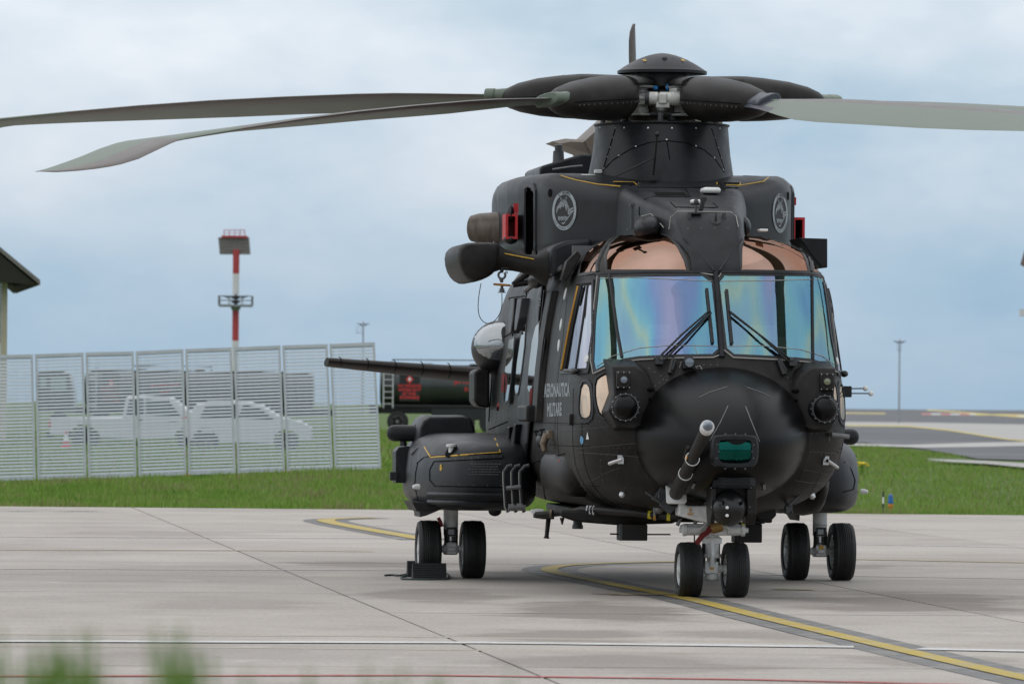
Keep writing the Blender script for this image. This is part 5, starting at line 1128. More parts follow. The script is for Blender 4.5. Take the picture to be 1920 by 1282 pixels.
q = [P(x, y, 8.5) for x, y in ((1012, 317), (1016, 311), (1090, 289), (1135, 289), (1135, 335), (1012, 335))]; mb.prism(q, (0, 1.8, 0)); rd = hb(mb, 'rear_deck_fairing', PAINTB, bevel=.03)
p = P(1047, 303, 8.7); mb = MB(); mb.lathe(p+Vector((0, 0, -.1)), (0, 0, 1), [(0, .11), (.1, .075), (.235, .07), (.24, .05), (.31, .05), (.32, .035)], 16); hb(mb, 'beacon', DGREY, rd)
mb = MB(); mb.tube([P(1036, 318, 8.3), P(1070, 313, 8.3), P(1092, 311, 8.3)], .016, 6); hb(mb, 'deck_handrail', MGREY, rd)
p = P(1122, 322, 4.2); mb = MB(); mb.box(p, (.10, .1, .05)); hb(mb, 'deck_lamp', WHITE, rd, bevel=.01)

# ---- rotor head
HC = Vector((0, 4.64, 6.0)); RB = 10.5
def tilt(dx, dy): return dy*.0635
mb = MB(); mb.lathe(HC+Vector((0, 0, -.42)), (0, 0, 1), [(0, .42), (.1, .40), (.12, .30), (.25, .26), (.5, .26), (.55, .30), (.80, .31), (.84, .30)], 32); hub = hb(mb, 'rotor_hub', BLACK)
zc0 = P(1236, 132, 4.64-.5).z; zc1 = P(1236, 100, 4.64).z
mb = MB(); mb.lathe((0, 4.64, zc0), (0, 0, 1), [(-.02, .50), (-.02, .553), (.015, .553)]+[(.015+(zc1-zc0-.015)*(1-rr_**1.75), .548*rr_) for rr_ in (.97, .92, .86, .78, .68, .56, .43, .30, .16, .06)]+[(zc1-zc0, .005)], 40); capd = hb(mb, 'hub_cap', PAINTB)
BV['cap'] = BVHTree.FromPolygons([Vector(v) for v in mb.v], [f for f in mb.f if len(f) == 4])
for px, tx in ((1209, '5'), (1280, '2')):
    c, n = hit(px, 114.5, 'cap'); ex = Vector((1, 0, 0)); ez = n.cross(ex).normalized()*(-1 if n.cross(ex).z < 0 else 1)
    vs_, fs_ = text_mesh(tx, .11, 0, 'CENTER', .003); mb = MB(); mb.add([c+n*.012-ex*v[0]-ez*v[1] for v in vs_], fs_); hb(mb, 'blade_number', YEL, capd, smooth=False)
p, n = hit(1246, 110, 'cap'); mb = MB(); mb.lathe(p, n, [(0, .035), (.02, .03), (.03, .01)], 10); hb(mb, 'cap_bolt', DGREY, capd)
mb = MB(); mb.lathe((0, 4.64, mt), (0, 0, 1), [(0, .50), (.05, .50), (.06, .42), (.10, .40), (.11, .30), (.25, .30)], 36); sw = hb(mb, 'swashplate', MATS['heat stained metal'])
for a in range(5):
    th = R(20+72*a+40); mb = MB(); mb.tube([Vector((.52*math.cos(th), 4.64+.52*math.sin(th), mt-.02)), Vector((.56*math.cos(th), 4.64+.56*math.sin(th), mt+.28))], .026, 8); mb.ell(Vector((.53*math.cos(th), 4.64+.53*math.sin(th), mt+.06)), (.045, .045, .05), 10, 6); hb(mb, 'pitch_link', DGREY, sw)
ANG = [R(231-6.13+72*k) for k in range(5)]                   # first: towards the camera left, then round
PITCH = [R(12), R(21), R(10), R(8), R(14)]; KD = [.0058, .0018, .004, .005, .0058]
def blade_geo(th, pit, kd):
    d = Vector((math.cos(th), math.sin(th), 0)); le = Vector((-math.sin(th), math.cos(th), 0)); rg = []; rs = [1.55, 1.62, 1.75, 1.95, 2.15, 2.4, 2.7, 3.0, 3.5, 4, 5, 6, 7, 8, 8.6, 8.9, 9.1, 9.25, 9.5, 9.8, 10.0, 10.1, 10.2, 10.3, 10.38, 10.44, 10.48, 10.5]
    npt = 18
    for r in rs:
        f = r/RB; c = .80*(.34+.66*sstep(1.9, 3.9, r)); lef, tef = .27*c, -.73*c
        lef += .09*sstep(.855, .90, f); lef -= 1.02*max(0, (f-.935)/.065)**1.7*.72
        if f > .93: tef -= .05*sstep(.93, .97, f)
        if f > .995: lef = tef+.06
        elif lef < tef+.06: lef = tef+.06
        tk = .115*(lef-tef)*(1 if r > 2.9 else 1+1.6*(1-sstep(1.6, 2.9, r))); tk = max(tk, .012)
        if f > .95: tk *= .75
        z = HC.z+d.y*r*.0635-kd*r*r-.20*sstep(.86, 1.0, f); pp = pit-R(6)*(f-.3)-R(11)*sstep(.55, 1.0, f)
        o = Vector((HC.x, HC.y, 0))+d*r+Vector((0, 0, z)); up = Vector((0, 0, 1)); ch = le*math.cos(pp)+up*math.sin(pp); th_ = up*math.cos(pp)-le*math.sin(pp); ring = []
        for k in range(npt):
            a = 2*math.pi*k/npt; x = (1+math.cos(a))/2; y = math.sin(a)
            prof_ = (1-x)**.5*.0+math.sqrt(max(0, x*(1-x)))*2*(.45+.9*x)*.72 if r > 2.3 else math.sqrt(max(0, x*(1-x)))*2
            ring.append(o+ch*(tef+(lef-tef)*x)+th_*(tk/2*prof_*(1 if y >= 0 else -.85)))
        rg.append(ring)
    return rg, rs, npt
for bi, (th, pit, kd) in enumerate(zip(ANG, PITCH, KD)):
    d = Vector((math.cos(th), math.sin(th), 0)); le = Vector((-math.sin(th), math.cos(th), 0)); up = Vector((0, 0, 1))
    rg, rs, npt = blade_geo(th, pit, kd); mb = MB(); mb.rings(rg, True, True)
    mi = []
    for i in range(len(rs)-1):
        for k in range(npt):
            x = (1+math.cos(2*math.pi*(k+.5)/npt))/2; r = (rs[i]+rs[i+1])/2
            mi.append(1 if (x > .70 and 2.3 < r < 8.0) or (x > .6 and r > 9.0) else (2 if r < 2.75-.7*x and bi == 1 else 0))
    mb.mi = mi+[0, 0]; bl = hb(mb, 'rotor_blade', [BLADE, BLADEL, BLADED], sharp=50)
    # root sleeve and clamp at the cuff mouth
    def rp(r, a=0, u=0): z = HC.z+d.y*r*.0635-kd*r*r; return Vector((HC.x, HC.y, z))+d*r+le*a+up*u
    mb = MB(); rgs = []
    for r, w_, h_ in ((1.35, .19, .105), (1.7, .185, .10), (2.0, .17, .085), (2.2, .16, .07)):
        rgs.append([rp(r)+(le*math.cos(pit)+up*math.sin(pit))*w_*math.copysign(abs(math.cos(a))**.7, math.cos(a))+(up*math.cos(pit)-le*math.sin(pit))*h_*math.copysign(abs(math.sin(a))**.7, math.sin(a)) for a in [2*math.pi*k/20 for k in range(20)]])
    mb.rings(rgs); hb(mb, 'blade_root', BLADED if bi == 1 else BLADE, bl)
    mb = MB(); rgs = []
    for r, s in ((2.16, 1.0), (2.17, 1.06), (2.28, 1.06), (2.29, .98)):
        rgs.append([rp(r)+(le*math.cos(pit)+up*math.sin(pit))*.17*s*math.copysign(abs(math.cos(a))**.7, math.cos(a))+(up*math.cos(pit)-le*math.sin(pit))*.075*s*math.copysign(abs(math.sin(a))**.7, math.sin(a)) for a in [2*math.pi*k/20 for k in range(20)]])
    mb.rings(rgs); hb(mb, 'blade_clamp', BLADE if bi != 1 else BLADED, bl)
    # big rounded cuff
    def cuffring(r, hh, ww, zz): return [rp(r, ww*math.copysign(abs(math.cos(a))**.85, math.cos(a)), zz+hh*math.copysign(abs(math.sin(a))**.85, math.sin(a))) for a in [2*math.pi*k/28 for k in range(28)]]
    CR = [(.90, .22, .30, .02), (.92, .262, .36, .01), (.96, .275, .385, .005), (1.05, .28, .40, .0), (1.3, .265, .41, -.005), (1.6, .235, .38, -.01), (1.85, .185, .31, -.015), (2.0, .13, .22, -.02), (2.08, .07, .12, -.02), (2.10, .01, .02, -.02)]
    mb = MB(); mb.rings([cuffring(*q) for q in CR], True, True); cu = hb(mb, 'rotor_cuff', PAINT, sharp=60)
    mb = MB(); seamp = []
    for r, hh, ww, zz in CR[1:8]: seamp.append(rp(r, -ww*.985, zz-.02))
    sp2 = [rp(r, ww*.985, zz-.02) for r, hh, ww, zz in CR[1:8]]
    for s_ in (seamp, sp2): mb = MB(); mb.tube(s_, .008, 5); hb(mb, 'cuff_joint', SEAM, cu)
    mb = MB()
    for s_ in (seamp, sp2):
        for p, q in zip(s_, s_[1:]):
            for f in (0, .33, .66): c = p.lerp(q, f); n = (c-rp((c-HC).dot(d))); n.normalize(); mb.lathe(c+n*.004-Vector((0, 0, .04)), n, [(0, .011), (.008, .008)], 6)
    for a_, u_2 in ((.10, .262), (.15, .258), (-.10, .262), (-.15, .258)): mb.lathe(rp(1.25, a_, u_2-.01), up, [(0, .011), (.008, .008)], 6)
    o = hb(mb, 'cuff_rivets', RIVET, cu); o['kind'] = 'stuff'
    mb = MB(); mb.rings([[rp(r, w_*math.cos(a), .175+h_*math.sin(a)*(1 if math.sin(a) > 0 else .35)) for a in [2*math.pi*k/20 for k in range(20)]] for r, w_, h_ in ((.36, .12, .05), (.39, .19, .085), (.6, .27, .095), (.95, .37, .105))]); hb(mb, 'cuff_lid', PAINT, cu, sharp=60)
    # pale hub arm, bearing plates and the lag damper that bridges to the next arm
    mb = MB(); mb.boxp(0, 0, 0, 0, 0, 0) if False else None
    c = rp(.42); rot = Matrix.Rotation(th, 3, 'Z')
    mb.box(rp(.50, 0, .135), (.34, .36, .03), rot); mb.box(rp(.50, 0, -.21), (.36, .42, .03), rot); mb.lathe(rp(.44, .0, -.19), up, [(0, .11), (.09, .10), (.10, .15), (.24, .15), (.25, .095), (.32, .09)], 18)
    arm = hb(mb, 'hub_arm', DAMP, bevel=.006)
    mb = MB(); mb.box(rp(.62, -.20, .02), (.16, .14, .20), rot); hb(mb, 'damper_bracket', DAMP, arm, bevel=.015)
for bi in range(5):
    a0, a1 = ANG[bi], ANG[(bi+1) % 5]; q = lambda th, r, z=0: Vector((r*math.cos(th), 4.64+r*math.sin(th), 6.0+r*math.sin(th)*.0635+z))
    p0, p1 = q(a0+.20, .80, .0), q(a1-.20, .80, .0); ax = (p1-p0).normalized(); L_ = (p1-p0).length
    mb = MB(); mb.lathe(p0, ax, [(0, .05), (.06, .052), (.07, .03), (.14, .03), (.16, .05), (.19, .055), (.20, .075), (.215, .078), (.30, .078), (.31, .062), (.33, .078), (L_*.70, .080), (L_*.71, .088), (L_*.86, .088), (L_*.87, .05), (L_*.9, .045), (L_*.91, .025), (L_, .022)], 20); dm = hb(mb, 'lag_damper', DAMP)
    md = p0.lerp(p1, .55); mb = MB(); mb.box(md+Vector((0, 0, -.07)), (.17, .12, .10), Matrix.Rotation(math.atan2(ax.y, ax.x), 3, 'Z')); mb.box(md+Vector((0, 0, -.01)), (.10, .2, .12), Matrix.Rotation(math.atan2(ax.y, ax.x), 3, 'Z')); hb(mb, 'damper_body', DAMP, dm, bevel=.012)
    mb = MB(); mb.tube([md+Vector((-.02, 0, -.10)), md+Vector((-.03, .06, -.36))], .034, 10); mb.ell(md+Vector((-.02, 0, -.13)), (.06, .05, .05), 10, 6); hb(mb, 'pitch_rod', MGREY, dm)
    mb = MB(); mb.lathe(p0.lerp(p1, .22), ax, [(0, .080), (.05, .081)], 20); hb(mb, 'damper_band', DGREY, dm)
    c = q((a0+a1)/2 if bi < 4 else a0+R(36), .42, .10); mb = MB(); mb.ell(c+Vector((-.07, 0, .02)), (.035, .035, .03), 8, 5); mb.ell(c+Vector((.08, 0, .03)), (.02, .02, .05), 8, 5); o = hb(mb, 'blue_connector', BLUE, dm); o['kind'] = 'stuff'
    mb = MB(); mb.boxp(-.25, .25, -.12, .12, -.02, .02); o = mb.build('hub_plate', DGREY, helo, bevel=.01); o.location = q(a0+R(36), .42, -.20); o.rotation_euler.z = a0+R(36)+math.pi/2

# ---- tail: boom end, canted fin, tail rotor and stabiliser
D_T = 15.6
fin = [P(x, y, D_T) for x, y in ((1036, 264), (1050, 271), (1078, 283), (1107, 293), (1180, 330), (1260, 330), (1230, 190), (1180, 190), (1132, 222), (1078, 266), (1060, 262))]
mb = MB(); q = [P(x, y, D_T) for x, y in ((1085, 268), (1140, 218), (1215, 150), (1240, 150), (1220, 330), (1130, 330), (1095, 290))]
mb.rings([[v+Vector((0, -.25, 0)) for v in shrink3(q, .82)] if False else [Vector((v.x*.92+.08*sum(p.x for p in q)/len(q), v.y-.35, v.z*.92+.08*sum(p.z for p in q)/len(q))) for v in q], q, [v+Vector((0, 1.2, 0)) for v in q]]); tf = hb(mb, 'tail_fin', TAILP, sharp=30)
mb = MB(); c0_ = [P(x, y, D_T-.2) for x, y in ((1036, 265), (1050, 270), (1074, 281), (1105, 292), (1150, 300), (1150, 262), (1090, 262), (1060, 260))]
mb.rings([[Vector((v.x*.9+.1*c0_[4].x, v.y-.12, v.z*.8+.2*c0_[3].z)) for v in c0_], c0_, [v+Vector((0, .9, 0)) for v in c0_]]); hb(mb, 'fin_root_fairing', TAILP, sharp=30)
hubt = P(1186, 210, D_T-.3)
mb = MB(); mb.lathe(hubt+Vector((.3, 0, 0)), (-1, 0, 0), [(0, .1), (.05, .22), (.3, .24), (.6, .16)], 20); tr = hb(mb, 'tail_rotor_hub', DGREY)
tipm = P(1190, 45, D_T-.3)
LB = (tipm-hubt).length
for k in range(4):
    a = R(90*k)+math.atan2(tipm.y-hubt.y, tipm.z-hubt.z); ax_ = Vector((0, math.sin(a), math.cos(a))); sd_ = Vector((0, math.cos(a), -math.sin(a)))
    sd_ = (sd_*.8+Vector((1, 0, 0))*.5).normalized() if k == 0 else (sd_*.9+Vector((1, 0, 0))*.3).normalized(); nn_ = ax_.cross(sd_)
    rg = []
    for f, l, t in ((.08, -.06, .06), (.3, -.12, .10), (.55, -.13, .10), (.68, -.14, .09), (.80, -.14, .075), (.90, -.11, .06), (.96, -.05, .045), (1.0, .015, .03)):
        rg.append([hubt+ax_*LB*f+sd_*(l+(t-l)*(1+math.cos(b))/2)+nn_*.022*math.sin(b) for b in [2*math.pi*j/12 for j in range(12)]])
    mb = MB(); mb.rings(rg); hb(mb, 'tail_rotor_blade', mat('tail blade brown', (.085, .07, .062), .4, var=.2) if k == 0 else MATS['tail blade brown'], sharp=50)
st = [P(x, y, 15.3) for x, y in ((615, 668), (1010, 690.5), (1010, 725.5), (618, 684))]
sp = []
for f in [k/10 for k in range(11)]:
    tp, bt = st[0].lerp(st[1], f), st[3].lerp(st[2], f); cz = (tp+bt)/2; hh = (tp-bt).length/2; ch = .9+.5*f
    sp.append([cz+Vector((0, ch*(1-math.cos(a))/2*(1), hh*math.sin(a)*(1.0 if math.cos(a) > -.2 else .9)-.02*ch*(1-math.cos(a)))) for a in [2*math.pi*j/18 for j in range(18)]])
mb = MB(); mb.rings(sp); stb = hb(mb, 'stabiliser', mat('brown black tail plane', (.016, .0125, .0115), .55, var=.3, vscale=3, spec=.08), sharp=60)
mb = MB()
for f in (.06, .19, .32, .45, .58):
    i = sp[min(10, int(f*10))]; c = st[0].lerp(st[1], f)*.5+st[3].lerp(st[2], f)*.5; hh = (st[0].lerp(st[1], f)-st[3].lerp(st[2], f)).length/2+.004; mb.tube([c+Vector((0, (1-math.cos(a))*.45, hh*math.sin(a))) for a in [math.pi/2-math.pi*j/8 for j in range(9)]], .008, 4)
o = hb(mb, 'stabiliser_joints', SEAM, stb); o['kind'] = 'stuff'
# ============================================================ SPONSONS, GEAR, HOIST, CABIN SIDE
# ---- sponsons: rounded boxes lofted along the flank (y, inner x, outer x, bottom, top)
def sponson(sg):
    rg = []
    prof = [(5.05, 1.7, 2.22, 1.15, 1.50, .5), (5.10, 1.6, 2.34, 1.04, 1.58, .8), (5.3, 1.5, 2.48, .94, 1.68, 1), (5.7, 1.4, 2.64, .89, 1.75, 1), (6.3, 1.4, 2.77, .87, 1.80, 1), (7.4, 1.4, 2.85, .87, 1.84, 1), (8.6, 1.4, 2.82, .90, 1.84, 1), (9.6, 1.4, 2.6, 1.0, 1.76, 1), (10.4, 1.4, 2.2, 1.2, 1.6, 1)]
    for y, xi, xo, zb, zt, s in prof:
        cx, cz, hx, hz = (xi+xo)/2, (zb+zt)/2, (xo-xi)/2, (zt-zb)/2; ring = []
        for k in range(44):
            a = 2*math.pi*k/44; c, s_ = math.cos(a), math.sin(a); e = .42
            x = cx+hx*math.copysign(abs(c)**e, c); z = cz+hz*math.copysign(abs(s_)**e, s_)
            if c > 0 and s_ > 0: x -= .10*(x-cx)/hx*max(0, (z-cz)/hz)**2; 
            ring.append((sg*x, y, z))
        rg.append(ring)
    m = MB(); m.rings(rg); BV['sp%d' % sg] = BVHTree.FromPolygons([Vector(v) for v in m.v], list(m.f)); return hb(m, 'sponson', PAINTB, sharp=55)
spL, spR = sponson(-1), sponson(1)
def sp_patch(name, poly, m, **k): return patch(name, poly, m, key='sp-1', parent=spL, step=6, **k)
sl_ = lambda name, m, lists, r=.007, off=.002: line_parts(name, m, lists, r, 'sp-1', off, 5, parent=spL)
sl_('panel_gap', SEAM, [[(943, 859), (814, 865), (806, 880), (806, 900), (816, 911), (946, 913)], [(930, 850), (946, 857)], [(782, 868), (794, 858), (808, 855), (943, 850)], [(784, 866), (780, 885), (778, 910), (786, 945)]], .008)
sl_('yellow_line', YEL, [[(796, 838), (808, 857), (938, 848), (928, 822)]], .010)
for y0 in (926, 940): line_parts('sponson_step', PAINTB, [[(806, y0), (870, y0+.5), (946, y0+1.5)]], .035, 'sp-1', .01, 8, parent=spL)
rv = MB(); rivets(rv, [(812, 863), (940, 855)], 13, .009, 'sp-1'); rivets(rv, [(810, 908), (940, 910)], 22, .009, 'sp-1'); o = hb(rv, 'sponson_rivets', RIVET, spL); o['kind'] = 'stuff'
p, n = hit(827, 878, 'sp-1'); mb = MB(); mb.lathe(p, n, [(0, .03), (.006, .028), (.007, .001)], 14); mb.lathe(p+n*.0+Vector((0, 0, .03)), n, [(0, .022), (.008, .02), (.009, .001)], 12); hb(mb, 'earth_symbol', YEL, spL)
ex = Vector((1, 0, 0))
c, n = hit(906, 881, 'sp-1')
mb = MB(); ez = n.cross(ex).normalized(); ez = -ez if ez.z < 0 else ez; rs_ = random.Random(5)     # stencilled notice, illegible in the photograph
for k in range(5):
    x = -.20+rs_.uniform(0, .06)
    while x < .19:
        wl = rs_.uniform(.012, .045); mb.add([c+n*.012+ex*(x+a*wl)+ez*(.07-.032*k+b*.012) for a, b in ((0, 0), (1, 0), (1, 1), (0, 1))], [(0, 1, 2, 3)]); x += wl+.008
o = hb(mb, 'stencil_notice', mat('faint stencil', (.09, .095, .10), .5), spL, smooth=False); o['kind'] = 'stuff'
p, n = hit(846, 845, 'sp-1'); mb = MB(); mb.lathe(Vector((p.x, p.y, p.z-.02)), (0, 0, 1), [(0, .034), (.07, .034), (.072, .065), (.10, .065), (.105, .05)], 18); hb(mb, 'fuel_cap', LGREY, spL); mb = MB(); mb.lathe(Vector((p.x, p.y, p.z))+n*.004, n, [(0, .10), (.003, .10)], 20); hb(mb, 'cap_well', VOID, spL)
for sg, px in ((-1, 781), (1, 1619)):
    c = P(px, 912 if sg < 0 else 921, 5.5 if sg < 0 else 6.3); mb = MB(); mb.lathe(c+Vector((-.03*sg, 0, 0)), (sg, -.5, 0), [(0, .035), (.05, .032), (.085, .02), (.095, .002)], 14); hb(mb, 'position_lamp', LGREY, spL if sg < 0 else spR)
# port sponson: fairing, panel line
line_parts('panel_gap', SEAM, [[(1583, 866), (1596, 880), (1603, 900), (1600, 917), (1580, 922)]], .008, 'sp1', .002, parent=spR)
p = P(1597, 853, 6.4); mb = MB(); mb.ell(p, (.05, .08, .04), 10, 6); mb.tube([p, p+Vector((.04, -.05, -.02))], .02, 6); hb(mb, 'tie_down', BLACK, spR)
mb = MB(); mb.rings([[Vector((1.42+.22*s*math.cos(a)*.8, y, 1.33+.42*s*math.sin(a))) for a in [2*math.pi*k/16 for k in range(16)]] for y, s in ((.7, .05), (.9, .6), (1.3, .9), (2.2, 1), (4, 1), (5, .9))]); hb(mb, 'side_blister', PAINT, sharp=60)
# sponson-top housings with sideways tubes, and the box on the outer end
for sg in (-1, 1):
    mb = MB(); q = [P(x, y, 7.7) for x, y in ((779, 838), (783, 800), (790, 786), (803, 778), (868, 778), (884, 784), (890, 800), (894, 838))]
    q = [Vector((sg*abs(v.x), v.y, v.z)) for v in q]; cx = sum(v.x for v in q)/8; cz = q[0].z
    mb.rings([[Vector((cx+(v.x-cx)*.93, 7.58, cz+(v.z-cz)*.93)) for v in q], [Vector((v.x, 7.7, v.z)) for v in q], [Vector((v.x, 8.7, v.z)) for v in q], [Vector((cx+(v.x-cx)*.9, 8.9, cz+(v.z-cz)*.9)) for v in q]]); hs = hb(mb, 'countermeasure_housing', PAINTB, bevel=.02, sharp=50)
    c = P(783, 812, 8.1); c = Vector((sg*abs(c.x), c.y, c.z)); tip = abs(P(725, 812, 8.1).x); mb = MB(); r0 = .105; L_ = tip-abs(c.x)
    mb.lathe(c-Vector((sg*.1, 0, 0)), (sg, 0, 0), [(0, r0*1.15), (.14, r0*1.15), (.15, r0), (L_, r0), (L_+.04, r0*.93), (L_+.075, r0*.72), (L_+.095, r0*.4), (L_+.10, .002)], 24); hb(mb, 'warning_tube', PAINTB, hs)
mb = MB(); q = [P(x, y, 8.0) for x, y in ((742, 905), (742, 846), (748, 838), (768, 836), (768, 905))]; mb.prism(q, (0, .5, 0)); fb_ = hb(mb, 'flare_box', PAINTB, spL, bevel=.012)
mb = MB(); q = P(756, 836, 8.1); mb.lathe(q, (0, 0, 1), [(0, .05), (.06, .042), (.065, .03)], 12); hb(mb, 'flare_knob', BLACK, spL); mb = MB(); mb.box(P(738, 892, 8.0), (.10, .12, .11)); hb(mb, 'flare_switch', BLACK, spL, bevel=.008)
mb = MB(); mb.tube([P(774, 850, 7.2), P(785, 840, 7.0), P(796, 838, 6.9)], .03, 8); hb(mb, 'sponson_handle', DGREY, spL)
mb = MB(); q = [P(x, y, 6.2) for x, y in ((772, 940), (782, 958), (800, 961), (830, 954), (832, 944))]; mb.prism(q, (0, 1.2, 0)); hb(mb, 'wheel_door', PAINT, spL, bevel=.01); mb = MB(); q = [P(x, y, 6.2) for x, y in ((786, 955), (826, 955), (800, 966), (788, 969))]; mb.prism(q, (0, .8, 0)); hb(mb, 'wheel_bay_flap', BLACK, spL)
mb = MB(); mb.ell(P(928, 957, 6.3), (.085, .10, .07), 14, 8); hb(mb, 'belly_sensor', BLACK, spL)
mb = MB(); q = [P(x, y, 6.2) for x, y in ((1453, 952), (1530, 958), (1500, 962), (1499, 976), (1490, 962), (1462, 962))]; mb.prism(q, (0, .8, 0)); hb(mb, 'wheel_bay_flap', BLACK, spR)

# ---- wheels and undercarriage
def tyre(parent, c, r, wd, tilt_=0):
    c = Vector(c); w2 = wd/2; mb = MB()
    prof = [(-w2*.62, r*.56), (-w2*.9, r*.66), (-w2, r*.80), (-w2*.93, r*.92), (-w2*.70, r*.985)]
    for k in range(-3, 4):                                  # circumferential grooves
        x = k*w2*.17; prof += [(x-w2*.05, r*(1-.012*abs(k)/3)), (x-w2*.02, r*.975), (x+w2*.02, r*.975), (x+w2*.05, r*(1-.012*abs(k)/3))]
    prof += [(w2*.70, r*.985), (w2*.93, r*.92), (w2, r*.80), (w2*.9, r*.66), (w2*.62, r*.56)]
    mb.lathe(c, (1, 0, 0), prof, 48); v = []
    for x, y, z in mb.v:                                    # flattened and bulged where it carries weight
        if z < .025: x = c.x+(x-c.x)*(1+.10*(1-max(0, z)/.025)); z = max(z, .003)
        v.append((x, y, z))
    mb.v = v; t = hb(mb, 'wheel', TYRE, parent, sharp=25)
    for s_ in (-1, 1):
        mb = MB(); mb.lathe(c+Vector((s_*w2*.60, 0, 0)), (s_, 0, 0), [(0, r*.60), (.03, r*.58), (.035, r*.54), (.0, r*.46), (.01, r*.2), (.05, r*.17), (.055, r*.02)], 28)
        for k in range(8): a = k*math.pi/4; mb.lathe(c+Vector((s_*w2*.60, r*.36*math.cos(a), r*.36*math.sin(a))), (s_, 0, 0), [(0, .018), (.03, .016)], 8)
        hb(mb, 'rim', LGREY, t)
    return t
ng = None
zq = lambda py, px=1335, y=0: P(px, py, y).z
for px in (1291.5, 1378.5): c = P(px, 1069, 0); tyre(helo, (c.x, 0, .318), .322, .272)
mb = MB(); cx = P(1335, 1000, 0).x
mb.lathe((cx, 0, zq(1088)), (0, 0, 1), [(0, .05), (.02, .075), (zq(1058)-zq(1088), .075), (zq(1056)-zq(1088), .055), (zq(1046)-zq(1088), .055), (zq(1045)-zq(1088), .11), (zq(1038)-zq(1088), .11), (zq(1037)-zq(1088), .09), (zq(1019)-zq(1088), .09), (zq(1018)-zq(1088), .115), (zq(1008)-zq(1088), .115), (zq(1006)-zq(1088), .085), (zq(985)-zq(1088), .10), (zq(960)-zq(1088), .11)], 24); leg = hb(mb, 'nose_gear_leg', LGREY)
mb = MB(); mb.tube([(-.24, 0, .335), (-.14, 0, .335), (-.12, 0, .335), (.12, 0, .335), (.14, 0, .335), (.24, 0, .335)], [.035, .035, .055, .055, .035, .035], 14); mb.box((0, -.02, .345), (.16, .15, .14)); hb(mb, 'axle', LGREY, leg, bevel=.012)
mb = MB(); mb.tube([(0, -.10, .36), (0, -.17, .50), (0, -.10, .66)], [.03, .022, .03], 8); hb(mb, 'torque_link', LGREY, leg)
for sx in (-1, 1): mb = MB(); mb.tube([(sx*.085, -.02, .36), (sx*.085, -.02, .62)], .022, 8); hb(mb, 'damper_rod', BLACK, leg)
mb = MB(); mb.box((0, -.10, .36), (.045, .012, .075)); hb(mb, 'yellow_tag', YEL, leg)
mb = MB(); mb.rings([[Vector((cx+a, y, z)) for a, z in ((-.32, zq(1003)), (-.36, zq(985)), (-.30, zq(982)), (.30, zq(982)), (.34, zq(985)), (.31, zq(1003)))] for y in (-.16, .16)]); yk = hb(mb, 'steering_yoke', LGREY, leg, bevel=.02)
for sx in (-1, 1): mb = MB(); mb.lathe((cx+sx*.22, -.14, zq(993)), (sx, 0, 0), [(-.06, .055), (.09, .055), (.10, .07), (.14, .07), (.15, .03), (.18, .03)], 16); mb.tube([(cx+sx*.10, -.20, zq(980)), (cx+sx*.16, -.22, zq(990)), (cx+sx*.25, -.22, zq(990))], .012, 6); hb(mb, 'steering_actuator', LGREY, leg)
mb = MB(); q = [P(x, y, -.88) for x, y in ((1274, 940), (1290, 948), (1326, 948), (1330, 932), (1345, 930), (1420, 950), (1395, 978), (1330, 980), (1308, 976), (1272, 966))]; mb.prism(q, (0, .30, 0)); hb(mb, 'gear_door_bracket', LGREY, leg, bevel=.02)
vs_ = [(0, .04), (0, -.04)]
ac = P(1294, 958, -.90); mb = MB(); mb.tube([ac+Vector((0, -.005, .038)), ac+Vector((0, -.005, -.038))], .006, 6); mb.tube([ac+Vector((-.018, -.005, .022)), ac+Vector((.018, -.005, .022))], .005, 6); mb.tube([ac+Vector((.032*math.sin(a), -.005, -.012-.028*math.cos(a))) for a in [R(-80+20*k) for k in range(9)]], .006, 6); hb(mb, 'anchor_mark', MATS['yellow orange cord'], leg)
for pts in ([(1277, 968), (1270, 985)], [(1307, 950), (1303, 985)]): mb = MB(); mb.tube([P(*pts[0], -.1), P(*pts[1], -.1)], .022, 8); hb(mb, 'gear_strut', MGREY, leg)
mb = MB(); mb.tube([P(1302, 990, .1), P(1302, 1017, .1)], .009, 6); mb.tube([P(1318, 1020, -.05), P(1317, 1050, -.06), P(1322, 1066, -.05)], .012, 6); hb(mb, 'brake_hose', BLACK, leg)
mb = MB(); p = P(1341, 989, -.2); mb.lathe(p+Vector((-.08, 0, -.03)), (.9, 0, .35), [(0, .03), (.05, .06), (.16, .07), (.17, .05)], 12); pin = hb(mb, 'gear_pin_cap', mat('brass brown', (.30, .18, .06), .45, metal=.3), leg)
mb = MB(); q = P(1395, 982, -.3); mb.tube([q+Vector((-.02, 0, 0)), q+Vector((.08, 0, .05))], .022, 8); hb(mb, 'pin_tie', mat('lime tie', (.45, .45, .05), .5), leg)
sm_ = empty('warning_streamer', unloc(*P(1318, 998, -.22)), PSI); tag(sm_, 'red cloth streamer hanging from the nose gear pin', 'streamer')
def cloth(t, pts, wd, m=REDD):
    o0 = loc(t.location); mb = MB(); pp = [Vector(p)-o0 for p in pts]; rg = []
    for i, p in enumerate(pp): tn = (pp[min(i+1, len(pp)-1)]-pp[max(i-1, 0)]).normalized(); s = tn.cross(Vector((0, -1, 0))).normalized()*wd/2; rg.append([p-s, p+s+Vector((0, .02, 0)), p+s+Vector((0, .026, 0)), p-s+Vector((0, .006, 0))])
    mb.rings(rg); return hb(mb, 'cloth', m, t, sharp=60)
cloth(sm_, [P(1333, 988, -.25), P(1326, 998, -.27), P(1318, 1003, -.27), P(1306, 1019, -.3)], .06)
